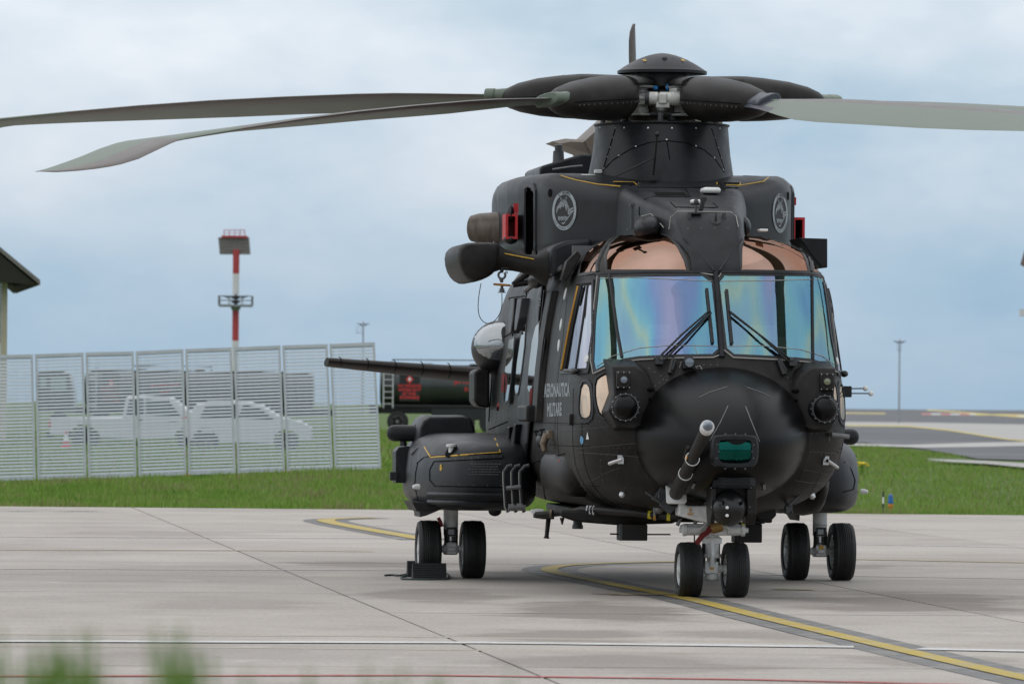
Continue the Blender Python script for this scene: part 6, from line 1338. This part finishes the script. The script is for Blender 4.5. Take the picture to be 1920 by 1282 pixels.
for sg, pc, pw in ((-1, 845, (803, 886)), (1, 1537, (1491.5, 1577.5))):
    for px in pw: c = P(px, 1030, 7); tyre(helo, (c.x, 7.0, .366), .37, .292)
    c = P(pc, 1000, 7); zz = lambda py: P(pc, py, 7).z
    mb = MB(); mb.lathe((c.x, 7.0, zz(1005)), (0, 0, 1), [(0, .082), (.02, .090), (zz(985)-zz(1005), .092), (.9, .098)], 22); lg = hb(mb, 'main_gear_leg', LGREY)
    mb = MB(); mb.lathe((c.x, 7.0, .30), (0, 0, 1), [(0, .03), (.03, .075), (.16, .085), (.18, .05), (zz(1003)-.30, .05)], 18); hb(mb, 'oleo_strut', STEEL, lg)
    for sx in (-1, 1): mb = MB(); mb.tube([(c.x+sx*.065, 6.95, .42), (c.x+sx*.065, 6.95, .62)], .024, 8); hb(mb, 'damper_rod', BLACK, lg)
    mb = MB(); mb.tube([(c.x-.24, 7, .37), (c.x-.10, 7, .37), (c.x-.08, 7, .37), (c.x+.08, 7, .37), (c.x+.10, 7, .37), (c.x+.24, 7, .37)], [.045, .045, .075, .075, .045, .045], 14); mb.box((c.x, 6.92, .38), (.13, .10, .14)); mb.tube([(c.x-.05, 6.86, .37), (c.x+.05, 6.86, .37)], .03, 10); hb(mb, 'axle', LGREY, lg, bevel=.008)
    mb = MB(); mb.box((c.x, 6.90, zz(996)), (.125, .012, .11)); pl_ = hb(mb, 'data_plate', BLACK, lg); mb = MB(); mb.box((c.x-.005, 6.893, zz(996.5)), (.075, .006, .065)); hb(mb, 'plate_print', PALE, lg)
    if sg > 0:
        for k, t in enumerate(('JACK POINT', 'BELOW')): vs_, fs_ = text_mesh(t, .035); mb = MB(); mb.add([Vector((c.x+v[0]*.85, 6.896, zz(984)-.045*k+v[1])) for v in vs_], fs_); hb(mb, 'stencil', BLACK, lg, smooth=False)
        mb = MB(); mb.box((c.x, 6.86, .41), (.05, .02, .08)); hb(mb, 'yellow_tag', YEL, lg)
st_ = empty('warning_streamer', unloc(*P(826, 975, 6.8)), PSI); tag(st_, 'dark red tag on the left main gear leg', 'streamer'); cloth(st_, [P(822, 970, 6.85), P(826, 978, 6.83), P(829, 987, 6.84)], .045)
# wheel chocks and their rope
def chock(px, py, y, ln, hgt_, label):
    c = P(px, py, y); t = empty('wheel_chock', unloc(c.x, y, 0), PSI); tag(t, label, 'wheel chock', 'rubber chocks at the left main wheel')
    mb = MB(); n = 7; prof_ = []
    for k in range(n): z0, z1 = hgt_*k/n, hgt_*(k+.62)/n; f0, f1 = .13*(1-.75*k/n), .13*(1-.75*(k+.6)/n); prof_ += [(-f0, z0), (-f1, z1), (-f1+.012, z1), (-f1+.012, hgt_*(k+1)/n)]
    prof_ = [(a, z+.004) for a, z in prof_]; full = prof_+[(-a, z) for a, z in prof_[::-1]]
    mb.rings([[(x, a, z) for a, z in full] for x in (-ln/2, ln/2)]); return hb(mb, 'chock_block', mat('chock rubber', (.010, .010, .0105), .7, var=.3, vscale=20), t, smooth=False)
chock(804.5, 1083, 6.48, .425, .20, 'ribbed black chock in front of the left main wheel'); chock(794, 1078, 7.50, .42, .20, 'black chock behind the left main wheel')
ROPE = mat('dark green rope', (.035, .055, .055), .8, var=.3, vscale=60)
rp0 = P(790, 1081, 6.3); rt = empty('chock_rope', unloc(rp0.x, rp0.y, 0), PSI); tag(rt, 'dark green rope looped round the wheel chocks', 'rope')
def gl(px, py): v = loc(G(px, py, .018)); return Vector((v.x-rp0.x, v.y-rp0.y, .018))
mb = MB(); mb.tube([gl(*p) for p in chaikin([(722, 1078), (735, 1077), (752, 1079), (770, 1073), (778, 1072)], 2, False)], .014, 6); mb.tube([gl(*p) for p in chaikin([(775, 1074), (756, 1080), (750, 1084), (770, 1085.5), (830, 1085.5), (842, 1083), (841, 1076), (835, 1074)], 2, False)], .014, 6); hb(mb, 'rope', ROPE, rt)

# ---- rescue hoist
q = [(855, 470), (866, 458), (880, 455), (928, 455), (935, 464), (934, 480), (929, 505), (920, 516), (905, 524), (886, 530), (870, 522), (858, 500)]
mb = MB(); rg = []
for y, s in ((2.75, .80), (2.78, .92), (2.9, 1.0), (4.4, 1.0), (4.75, .9), (4.85, .5)):
    cc = P(893, 490, 3.0); rg.append([Vector((cc.x+(P(a, b, 3.0).x-cc.x)*s, y, cc.z+(P(a, b, 3.0).z-cc.z)*s)) for a, b in chaikin(q, 1)])
mb.rings(rg); hst = hb(mb, 'hoist_pod', PAINT, sharp=50)
mb = MB(); a, b = P(920, 482, 3.1), P(1030, 503, 3.1); pts = [a.lerp(b, f) for f in (0, .1, .2, .4, .6, .75, .88, 1.0)]; mb.tube(pts, [.20, .17, .13, .115, .115, .13, .20, .22], 20); hb(mb, 'hoist_arm', PAINT, hst, sharp=60)
line_parts('hoist_stripe', YEL, [[(946, 476), (1001, 487)]], .008, 'fus', 0) if False else None
mb = MB(); mb.tube([P(946, 475.5, 2.98), P(1001, 486, 2.98)], .008, 5); hb(mb, 'hoist_stripe', YEL, hst)
mb = MB(); mb.tube([P(941, 498, 3.05), P(941, 510, 3.05)], .022, 8); mb.box(P(946, 500, 3.05), (.10, .06, .04)); hb(mb, 'hook_hanger', DGREY, hst)
hk = empty('hoist_hook', unloc(*P(941, 530, 3.05)), PSI); tag(hk, 'steel rescue hook with orange hand wheel hanging under the hoist', 'hook'); ho = loc(hk.location)
mb = MB(); cH = P(941, 516, 3.05)-ho
mb.tube([cH+Vector((.042*math.cos(a), 0, .042*math.sin(a))) for a in [R(70+k*24) for k in range(15)]], .014, 8); mb.tube([P(940, 522, 3.05)-ho, P(941, 530, 3.05)-ho], [.03, .016], 8); mb.tube([cH+Vector((.055+.013*math.cos(a), 0, .035+.013*math.sin(a))) for a in [R(k*45) for k in range(9)]], .006, 6); hb(mb, 'hook_body', MGREY, hk)
mb = MB(); mb.lathe(P(941, 534, 3.05)-ho, (.06, 0, 1), [(-.012, .06), (-.012, .10), (0, .108), (.012, .10), (.014, .04)], 24); hb(mb, 'hand_wheel', mat('hand wheel orange', (.45, .19, .02), .5), hk)
mb = MB(); mb.lathe(P(941, 549, 3.05)-ho, (0, 0, 1), [(0, .052), (.008, .052), (.01, .03), (.02, .03), (.022, .042), (.03, .042), (.032, .025), (.04, .025), (.042, .032), (.05, .032), (.052, .018), (.085, .018)], 16); hb(mb, 'hook_spring', MGREY, hk)
mb = MB(); mb.tube([Vector(P(x, y, 3.05))-ho for x, y in chaikin([(941, 550), (941.5, 570), (939, 585), (930, 600), (917, 608), (905, 603), (898, 592), (896, 575), (898, 552), (902, 531)], 3, False)], .0055, 6); hb(mb, 'cable', DGREY, hk)
for pts in ([(1000, 505), (962, 534)], [(962, 534), (1010, 527)]): mb = MB(); mb.tube([P(*p, 4.2) for p in pts], .035, 8); hb(mb, 'hoist_brace', PAINT, hst)
mb = MB(); mb.ell(P(1004, 527, 4.0), (.10, .3, .09), 12, 8); mb.tube([P(985, 545, 5), P(1010, 527, 4), P(1040, 512, 3), P(1056, 500, 2.2)], .03, 6); hb(mb, 'hoist_linkage', DGREY, hst)
# engine exhaust
mb = MB(); c = P(916, 428, 6.6); mb.lathe(c+Vector((.35, -.15, 0)), (-1, .55, 0), [(0, .20), (.30, .205), (.52, .19), (.62, .165), (.63, .15), (.45, .14)], 28, cap=False); mb.lathe(c+Vector((.35, -.15, 0)), (-1, .55, 0), [(.44, .145), (.45, .01)], 28); hb(mb, 'exhaust_pipe', BROWN, cowl)

# ---- cabin side: doors, windows, rails, steps (starboard, seen at a grazing angle)
SX = 1.60
def side_patch(name, poly, m, off=.012, thick=0, parent=None): return patch(name, poly, m, off=off, key='flank1', step=5, thick=thick, parent=parent)
cabin_door = side_patch('cabin_door', [(988, 560), (1008, 520), (1020, 520), (1012, 600), (1004, 680), (994, 800), (988, 862), (972, 862), (972, 700), (978, 620)], PAINTB, .0, .012)
for q in ([(1005, 612), (1011, 606), (1010, 640), (1003, 700), (998, 725), (993, 735), (990, 728), (992, 690), (998, 640)], [(1016, 606), (1023, 600), (1021, 640), (1013, 700), (1009, 722), (1004, 728), (1001, 720), (1005, 680), (1011, 640)], [(981, 616), (985.5, 612), (983.5, 650), (976, 710), (972, 735), (968, 738), (966, 728), (970, 680), (976, 640)], [(955, 638), (964, 634), (962, 670), (957, 720), (953, 750), (946, 754), (945, 740), (947, 700), (951, 665)]):
    o = patch('cabin_window', q, WCABIN, off=.006, key='flank2', step=2.6); frame('cabin_window_frame', q, .07, .003, BLACK, 'flank2', None, False, 4, off=.0)
line_parts('door_rail', BLACK, [[(990, 545), (981, 640), (977, 740), (973, 860)], [(1024, 545), (1014, 640), (1003, 700), (995, 780), (990, 862)], [(966, 610), (956, 690)]], .014, 'fus', .02)
mb = MB(); q = [hit(x, y, 'fus')[0] for x, y in ((1047, 545), (1038, 590), (1030, 640), (1024, 690), (1020, 740), (1017, 790))]
for p in q: pass
mb.rings([[p+Vector((-.0, 0, 0)), p+Vector((-.075, .05, 0)), p+Vector((-.075, .55, 0)), p+Vector((-.0, .6, 0))] for p in q]); hb(mb, 'door_guide', PAINT, bevel=.01, sharp=30)
mb = MB(); p = hit(1006, 775, 'fus')[0]; mb.box(p+Vector((-.09, .1, 0)), (.16, 1.0, .20)); hb(mb, 'door_housing', PAINT, bevel=.03)
for pts in ([(966, 855), (972, 800), (977, 790)], [(976, 855), (984, 795), (990, 788)], ):
    a, b = hit(*pts[0], 'fus')[0], hit(*pts[1], 'fus')[0]; mb = MB(); mb.rings([[p+Vector((-.03-w_, y, 0)) for w_, y in ((0, -.35*s), (.10, -.30*s), (.10, .30*s), (0, .35*s))] for p, s in ((a, 1), (a.lerp(b, .5), .75), (b, .35))]); hb(mb, 'folded_step', PAINTB, bevel=.015)
for pts in ([(981, 560), (977, 625), (973, 640)], [(996, 560), (988, 620), (984, 632)]):
    a, b = hit(*pts[0], 'fus')[0], hit(*pts[1], 'fus')[0]; mb = MB(); mb.rings([[p+Vector((-.03-w_, y, 0)) for w_, y in ((0, -.3*s), (.12, -.26*s), (.12, .26*s), (0, .3*s))] for p, s in ((a, 1), (a.lerp(b, .6), .9), (b, .4))]); hb(mb, 'float_cylinder_cover', PAINTB, bevel=.015)
# bubble window, black box under it
c = P(915, 648, 9.2); mb = MB(); mb.ell(Vector((-1.50, 9.2, c.z)), (abs(P(886, 648, 9.2).x)-1.50, .62, .315), 28, 18); hb(mb, 'bubble_window', mat('bubble glazing', (.30, .32, .33), .04, metal=.75, spec=1), sharp=80)
mb = MB(); mb.ell(Vector((-1.50, 9.25, c.z-.03)), (abs(P(886, 648, 9.2).x)-1.49, .60, .36), 28, 18); hb(mb, 'bubble_rim', BLACK, sharp=80)
mb = MB(); q = [P(x, y, 9.0) for x, y in ((889, 698), (896, 692), (918, 690), (918, 765), (897, 762), (889, 752))]; mb.prism(q, (0, .7, 0)); hb(mb, 'aft_sensor_box', PAINT, bevel=.03)
# stencilled lettering on the flank
def side_text(body, x0, x1, y0, y1):
    vs_, fs_ = text_mesh(body, 1.0, .032, 'LEFT'); xs = [v[0] for v in vs_]; ys = [v[1] for v in vs_]; a0, a1, b0, b1 = min(xs), max(xs), min(ys), max(ys)
    mb = MB(); out = []
    for v in vs_:
        f = (v[0]-a0)/(a1-a0); px = x0+(x1-x0)*f; py = y1+(y0-y1)*(v[1]-b0)/(b1-b0)-(f-.5)*2; p, n = hit(px, py, 'front' if px > 1040 else 'fus'); out.append(p+n*(.006+.03*v[2]))
    mb.add(out, fs_); hb(mb, 'fuselage_lettering', PALE, smooth=False)
side_text('AERONAUTICA', 1021, 1069, 718, 744); side_text('MILITARE', 1027, 1054, 755, 780)
# small side fittings
for px, py in ((1060, 551), (1047.5, 608), (1041, 647)): p, n = hit(px, py, 'front'); mb = MB(); mb.lathe(p, n, [(0, .075), (.006, .072), (.010, .055), (.011, .001)], 18); hb(mb, 'filler_cap', LGREY)
mb = MB(); p, n = hit(1072, 786); mb.box(p, (.08, .20, .13)); hb(mb, 'aerial_box', PAINT, bevel=.012)
mb = MB(); p, n = hit(1016, 826, 'fus'); mb.ell(p, (.07, .2, .085), 14, 10); hb(mb, 'strobe_cover', PAINTB); mb = MB(); p, n = hit(954, 836, 'fus'); mb.ell(p, (.05, .2, .05), 12, 8); hb(mb, 'strobe_cover', PAINTB)
BRON = mat('weathered bronze fitting', (.17, .13, .09), .45, metal=.5, var=.3, vscale=20)
mb = MB(); p, n = hit(1035, 824); mb.box(p+Vector((-.02, 0, .06)), (.08, .22, .10)); mb.tube([p+Vector((-.06, 0, .06)), p+Vector((-.11, -.02, -.05)), p+Vector((-.09, -.05, -.14))], [.05, .045, .03], 10); mb.tube([p+Vector((-.05, .3, -.06)), p+Vector((-.08, .2, .0)), p+Vector((-.06, .05, .05))], .012, 6); hb(mb, 'vent_pipe', BRON, bevel=.005)
side_b = patch('hazard_badge', [(1089, 818), (1092, 817), (1095, 822), (1094, 831), (1091, 833), (1088, 826)], mat('badge blue', (.10, .30, .50), .5), .006, step=3); patch('white_arrow', [(1102, 809), (1105, 823), (1099.5, 823.5)], WHITE, .006, step=3)
patch('rescue_triangle', [(1052, 861), (1058, 860), (1055, 872)], RED, .05, step=3)
for q in ([(1006, 806), (1006, 816)], [(1002, 809), (1010, 808)], [(1017, 804), (1017, 813)], [(1013, 806), (1021, 805)]): line_parts('cross_mark', SEAM, [q], .012, 'fus', .004)
mb = MB(); rg = []
for y, s in ((1.0, .15), (1.12, .7), (1.35, .95), (2.3, 1.0), (3.4, .98), (3.8, .8)):
    cz = zq(886, 1068, 2); ring = []
    for k in range(20): a = 2*math.pi*k/20; ring.append((-1.30-.32*s*max(0, math.cos(a)) if math.cos(a) > 0 else -1.30, y, cz+.29*s*math.copysign(abs(math.sin(a))**.6, math.sin(a))))
    rg.append(ring)
mb.rings(rg); hb(mb, 'flotation_fairing', PAINT, sharp=60)
# hanging tags on the cabin doors
for px, py0, py1, lab in ((1008, 728, 758, 'red tag dangling below the forward cabin window'), (946, 755, 770, 'red tag low on the rear cabin door'), (955, 700, 735, 'red and white tag strip hung on the rear cabin door')):
    p = hit(px, py0, 'fus')[0]; t = empty('door_tag', unloc(p.x-.07, p.y, p.z), PSI); tag(t, lab, 'tag'); q = hit(px-1, py1, 'fus')[0]; cloth(t, [p+Vector((-.075, 0, 0)), p.lerp(q, .5)+Vector((-.085, -.04, 0)), q+Vector((-.08, 0, 0))], .028, REDD)
# boarding step frames
for k, (xa, xb) in enumerate(((944, 952), (959, 967), (974, 984))):
    pts = [(xb+8, 872), (xb, 874), (xa+1, 884), (xa+1, 900), (xa+4, 950), (xa+9, 960)]
    mb = MB(); q = [P(x, y, 3.7) for x, y in pts]; mb.tube(q, .022, 8); fr = hb(mb, 'boarding_step', DGREY)
    mb = MB(); mb.tube([v+Vector((-.015, -.02, 0)) for v in q[2:]], .006, 5); hb(mb, 'step_edge', LINEP, fr)
mb = MB(); mb.tube([P(949, 915, 3.65), P(976, 912, 3.65)], .026, 8); hb(mb, 'step_bar', MGREY)
for a, b in (((955, 951), (985, 952)), ((970, 950), (985, 951))): mb = MB(); mb.tube([P(*a, 3.6), P(*b, 3.6)], .034, 10); mb.lathe(P(*a, 3.6), (1, 0, 0), [(-.01, .045), (.06, .045)], 12); hb(mb, 'step_hinge', MGREY)
mb = MB(); q = [P(x, y, 2.0) for x, y in ((996, 955), (1010, 953), (1019, 954), (1018, 960), (1004, 963), (996, 961))]; mb.prism(q, (0, .06, 0)); hb(mb, 'hinge_bracket', LGREY)

# ---- belly plumbing and aerials
mb = MB(); mb.tube([P(1005, 965, 1.6), P(1050, 961, 1.4), P(1078, 960, 1.2), P(1090, 955, 1.1), P(1120, 956, .8), P(1180, 960, .3), P(1215, 964, .1), P(1255, 968, -.1), P(1276, 967, -.2)], [.04, .04, .042, .045, .046, .046, .044, .04, .034], 12); pipe = hb(mb, 'fuel_pipe', PAINT)
def pipe_ring(px, py, y, m, wd, name, r=.05): mb = MB(); mb.lathe(P(px, py, y), (1, -.25, -.06), [(-wd, .03), (-wd, r), (wd, r), (wd, .03)], 18, cap=False); hb(mb, name, m, pipe)
for px, py, y in ((1101, 955.5, .97), (1107, 955.8, .92), (1113, 956.2, .86)): pipe_ring(px, py, y, LGREY, .010, 'hose_clip', .055)
YLB = mat('yellow band', (.55, .48, .03), .5)
pipe_ring(1219, 964.5, .08, YLB, .024, 'yellow_band', .05); pipe_ring(1228, 966, .0, mat('ochre clamp', (.42, .22, .04), .5), .014, 'ochre_clamp', .058); pipe_ring(1254, 968, -.1, YLB, .02, 'yellow_band', .05)
for px, py, y in ((1033, 962, 1.45), (1077, 960, 1.2), (1081, 959, 1.18)): pipe_ring(px, py, y, BRON, .012, 'pipe_clamp', .052)
mb = MB(); mb.tube([P(1228, 966, -.05), P(1227, 952, -.05), P(1233, 948, -.1)], .018, 8); mb.ell(P(1236, 954, -.05), (.06, .06, .06), 12, 8); hb(mb, 'pipe_hanger', MGREY, pipe)
mb = MB(); mb.rings([[P(x, y, yy) for x, y in ((1050, 955), (1276, 962), (1264, 981), (1155, 984), (1080, 978), (1050, 968))] for yy in (.9, 2.6)]); hb(mb, 'belly_pannier', PAINT, bevel=.03)
mb = MB(); mb.boxp(-.9, .9, 1.2, 9, .84, .93); hb(mb, 'belly_keel', PAINT, bevel=.02)
mb = MB(); a, b = P(1160, 982, .6), P(1212, 1013, .6); mb.boxp(a.x, b.x, .5, .8, b.z, a.z); ba = hb(mb, 'blade_aerial', PAINT, bevel=.012); mb = MB(); mb.boxp(a.x-.002, a.x+.03, .48, .50, b.z, a.z); hb(mb, 'aerial_edge', DGREY, ba)
mb = MB(); mb.tube([P(1144, 1000.5, .62), P(1165, 1001, .62)], .011, 6); hb(mb, 'aerial_rod', BLACK, ba); mb = MB(); mb.tube([P(1208, 1001.5, .62), P(1257, 1001.5, .62)], .010, 6); hb(mb, 'aerial_rod', BLACK, ba)
mb = MB(); a, b = P(1378, 981, .9), P(1429, 1017, .9); mb.boxp(a.x, b.x, .9, 1.2, b.z, a.z); mb.boxp(a.x, b.x+.03, .88, 1.22, a.z, a.z+.04); hb(mb, 'blade_aerial', PAINT, bevel=.012)
mb = MB(); mb.tube([P(1029, 966, 2.6), P(1025, 1004, 2.6), P(1024.5, 1009, 2.6)], [.032, .026, .038], 10); mb.boxp(P(1010, 964, 2.6).x, P(1034, 964, 2.6).x, 2.3, 3.2, P(1020, 972, 2.6).z, P(1020, 962, 2.6).z); hb(mb, 'drain_mast', PAINT, bevel=.005)
mb = MB(); mb.lathe(P(1083, 991, 1.6), (0, 0, 1), [(0, .065), (.045, .065), (.046, .055), (.14, .05)], 16); hb(mb, 'anticollision_lamp', DGREY); mb = MB(); mb.tube([P(1054, 970, 2), P(1054, 983, 2)], [.03, .008], 8); hb(mb, 'vent_spike', BLACK)
mb = MB(); q = [P(x, y, .3) for x, y in ((1414, 950), (1456, 952), (1456, 966), (1446, 976), (1425, 975), (1414, 965))]; mb.prism(q, (0, .5, 0)); hb(mb, 'nose_gear_door', PAINT, bevel=.02)
for a, b in (((1470, 935), (1485, 962)), ((1500, 928), (1478, 948))): mb = MB(); mb.tube([P(*a, -.2), P(*b, -.3)], .018, 8); hb(mb, 'door_rod', DGREY)
mb = MB(); mb.box(P(1478, 955, -.25), (.08, .1, .10)); hb(mb, 'door_hinge', DGREY, bevel=.01)
for px, py in ((1301, 908), (1432, 910)): p, n = hit(px, py, 'nose'); mb = MB(); mb.box(p, (.035, .05, .10), Matrix.Rotation(R(24 if px < 1350 else -4), 3, 'Y')); hb(mb, 'strike_strip', MGREY, bevel=.006)

# ---- skin joints and rivet lines
J = [[(1180, 795), (1120, 802), (1060, 807), (1022, 808)], [(1200, 830), (1135, 836), (1080, 840)], [(1085, 848), (1150, 852), (1210, 858)], [(1120, 845), (1130, 880), (1133, 905), (1122, 925)], [(1157, 838), (1160, 880), (1150, 915)], [(1056, 920), (1100, 905), (1140, 885), (1165, 875)], [(1002, 935), (1050, 925), (1100, 918)], [(1200, 795), (1203, 850), (1216, 900), (1240, 930)], [(1520, 800), (1517, 850), (1500, 900), (1480, 930)], [(1586, 800), (1545, 806), (1522, 807)], [(1583, 850), (1540, 848), (1515, 846)], [(1575, 895), (1540, 886), (1505, 880)], [(1545, 848), (1540, 886), (1520, 925)], [(1063, 560), (1055, 640), (1047, 700), (1042, 760), (1040, 840)], [(1555, 905), (1520, 905), (1490, 900)]]
line_parts('skin_joint', SEAML, J, .005, 'front', .001)
line_parts('skin_joint', SEAM, [[(936, 620), (924, 690), (917, 790)], [(985, 870), (1060, 850)], [(917, 805), (952, 790)], [(920, 645), (978, 615)], [(1000, 870), (1003, 935)], [(1016, 865), (1022, 940)], [(945, 560), (985, 555)]], .008, 'fus', .004)
rv = MB()
for q, g in (([(1063, 565), (1040, 830)], 9), ([(1105, 850), (1160, 855)], 11), ([(1125, 850), (1130, 900)], 12), ([(1215, 795), (1180, 797)], 10), ([(1060, 915), (1098, 902)], 8), ([(1045, 845), (1090, 838)], 8), ([(1217, 690), (1250, 712)], 10), ([(1320, 684), (1345, 684)], 9), ([(1500, 700), (1530, 690)], 9), ([(1522, 812), (1580, 808)], 9), ([(1540, 852), (1576, 852)], 9), ([(1545, 860), (1532, 905)], 10), ([(1522, 905), (1560, 895)], 9), ([(1205, 740), (1260, 700)], 9), ([(1470, 700), (1512, 745)], 9)): rivets(rv, q, g, .0085, 'front')
o = hb(rv, 'nose_rivets', RIVET); o['kind'] = 'stuff'
rv = MB()
for q in ([(1030, 640), (1020, 720)], [(968, 620), (952, 790)], [(940, 640), (930, 790)], [(930, 640), (922, 780)], [(990, 680), (984, 850)], [(1026, 815), (1030, 860)], [(1008, 820), (1003, 860)], [(1040, 520), (1020, 530)], [(1012, 880), (1010, 930)], [(1028, 880), (1036, 930)], [(1050, 900), (1080, 905)], [(1040, 870), (1045, 912)]): rivets(rv, q, 7, .010, 'fus', h=.006)
o = hb(rv, 'flank_rivets', RIVETD); o['kind'] = 'stuff'
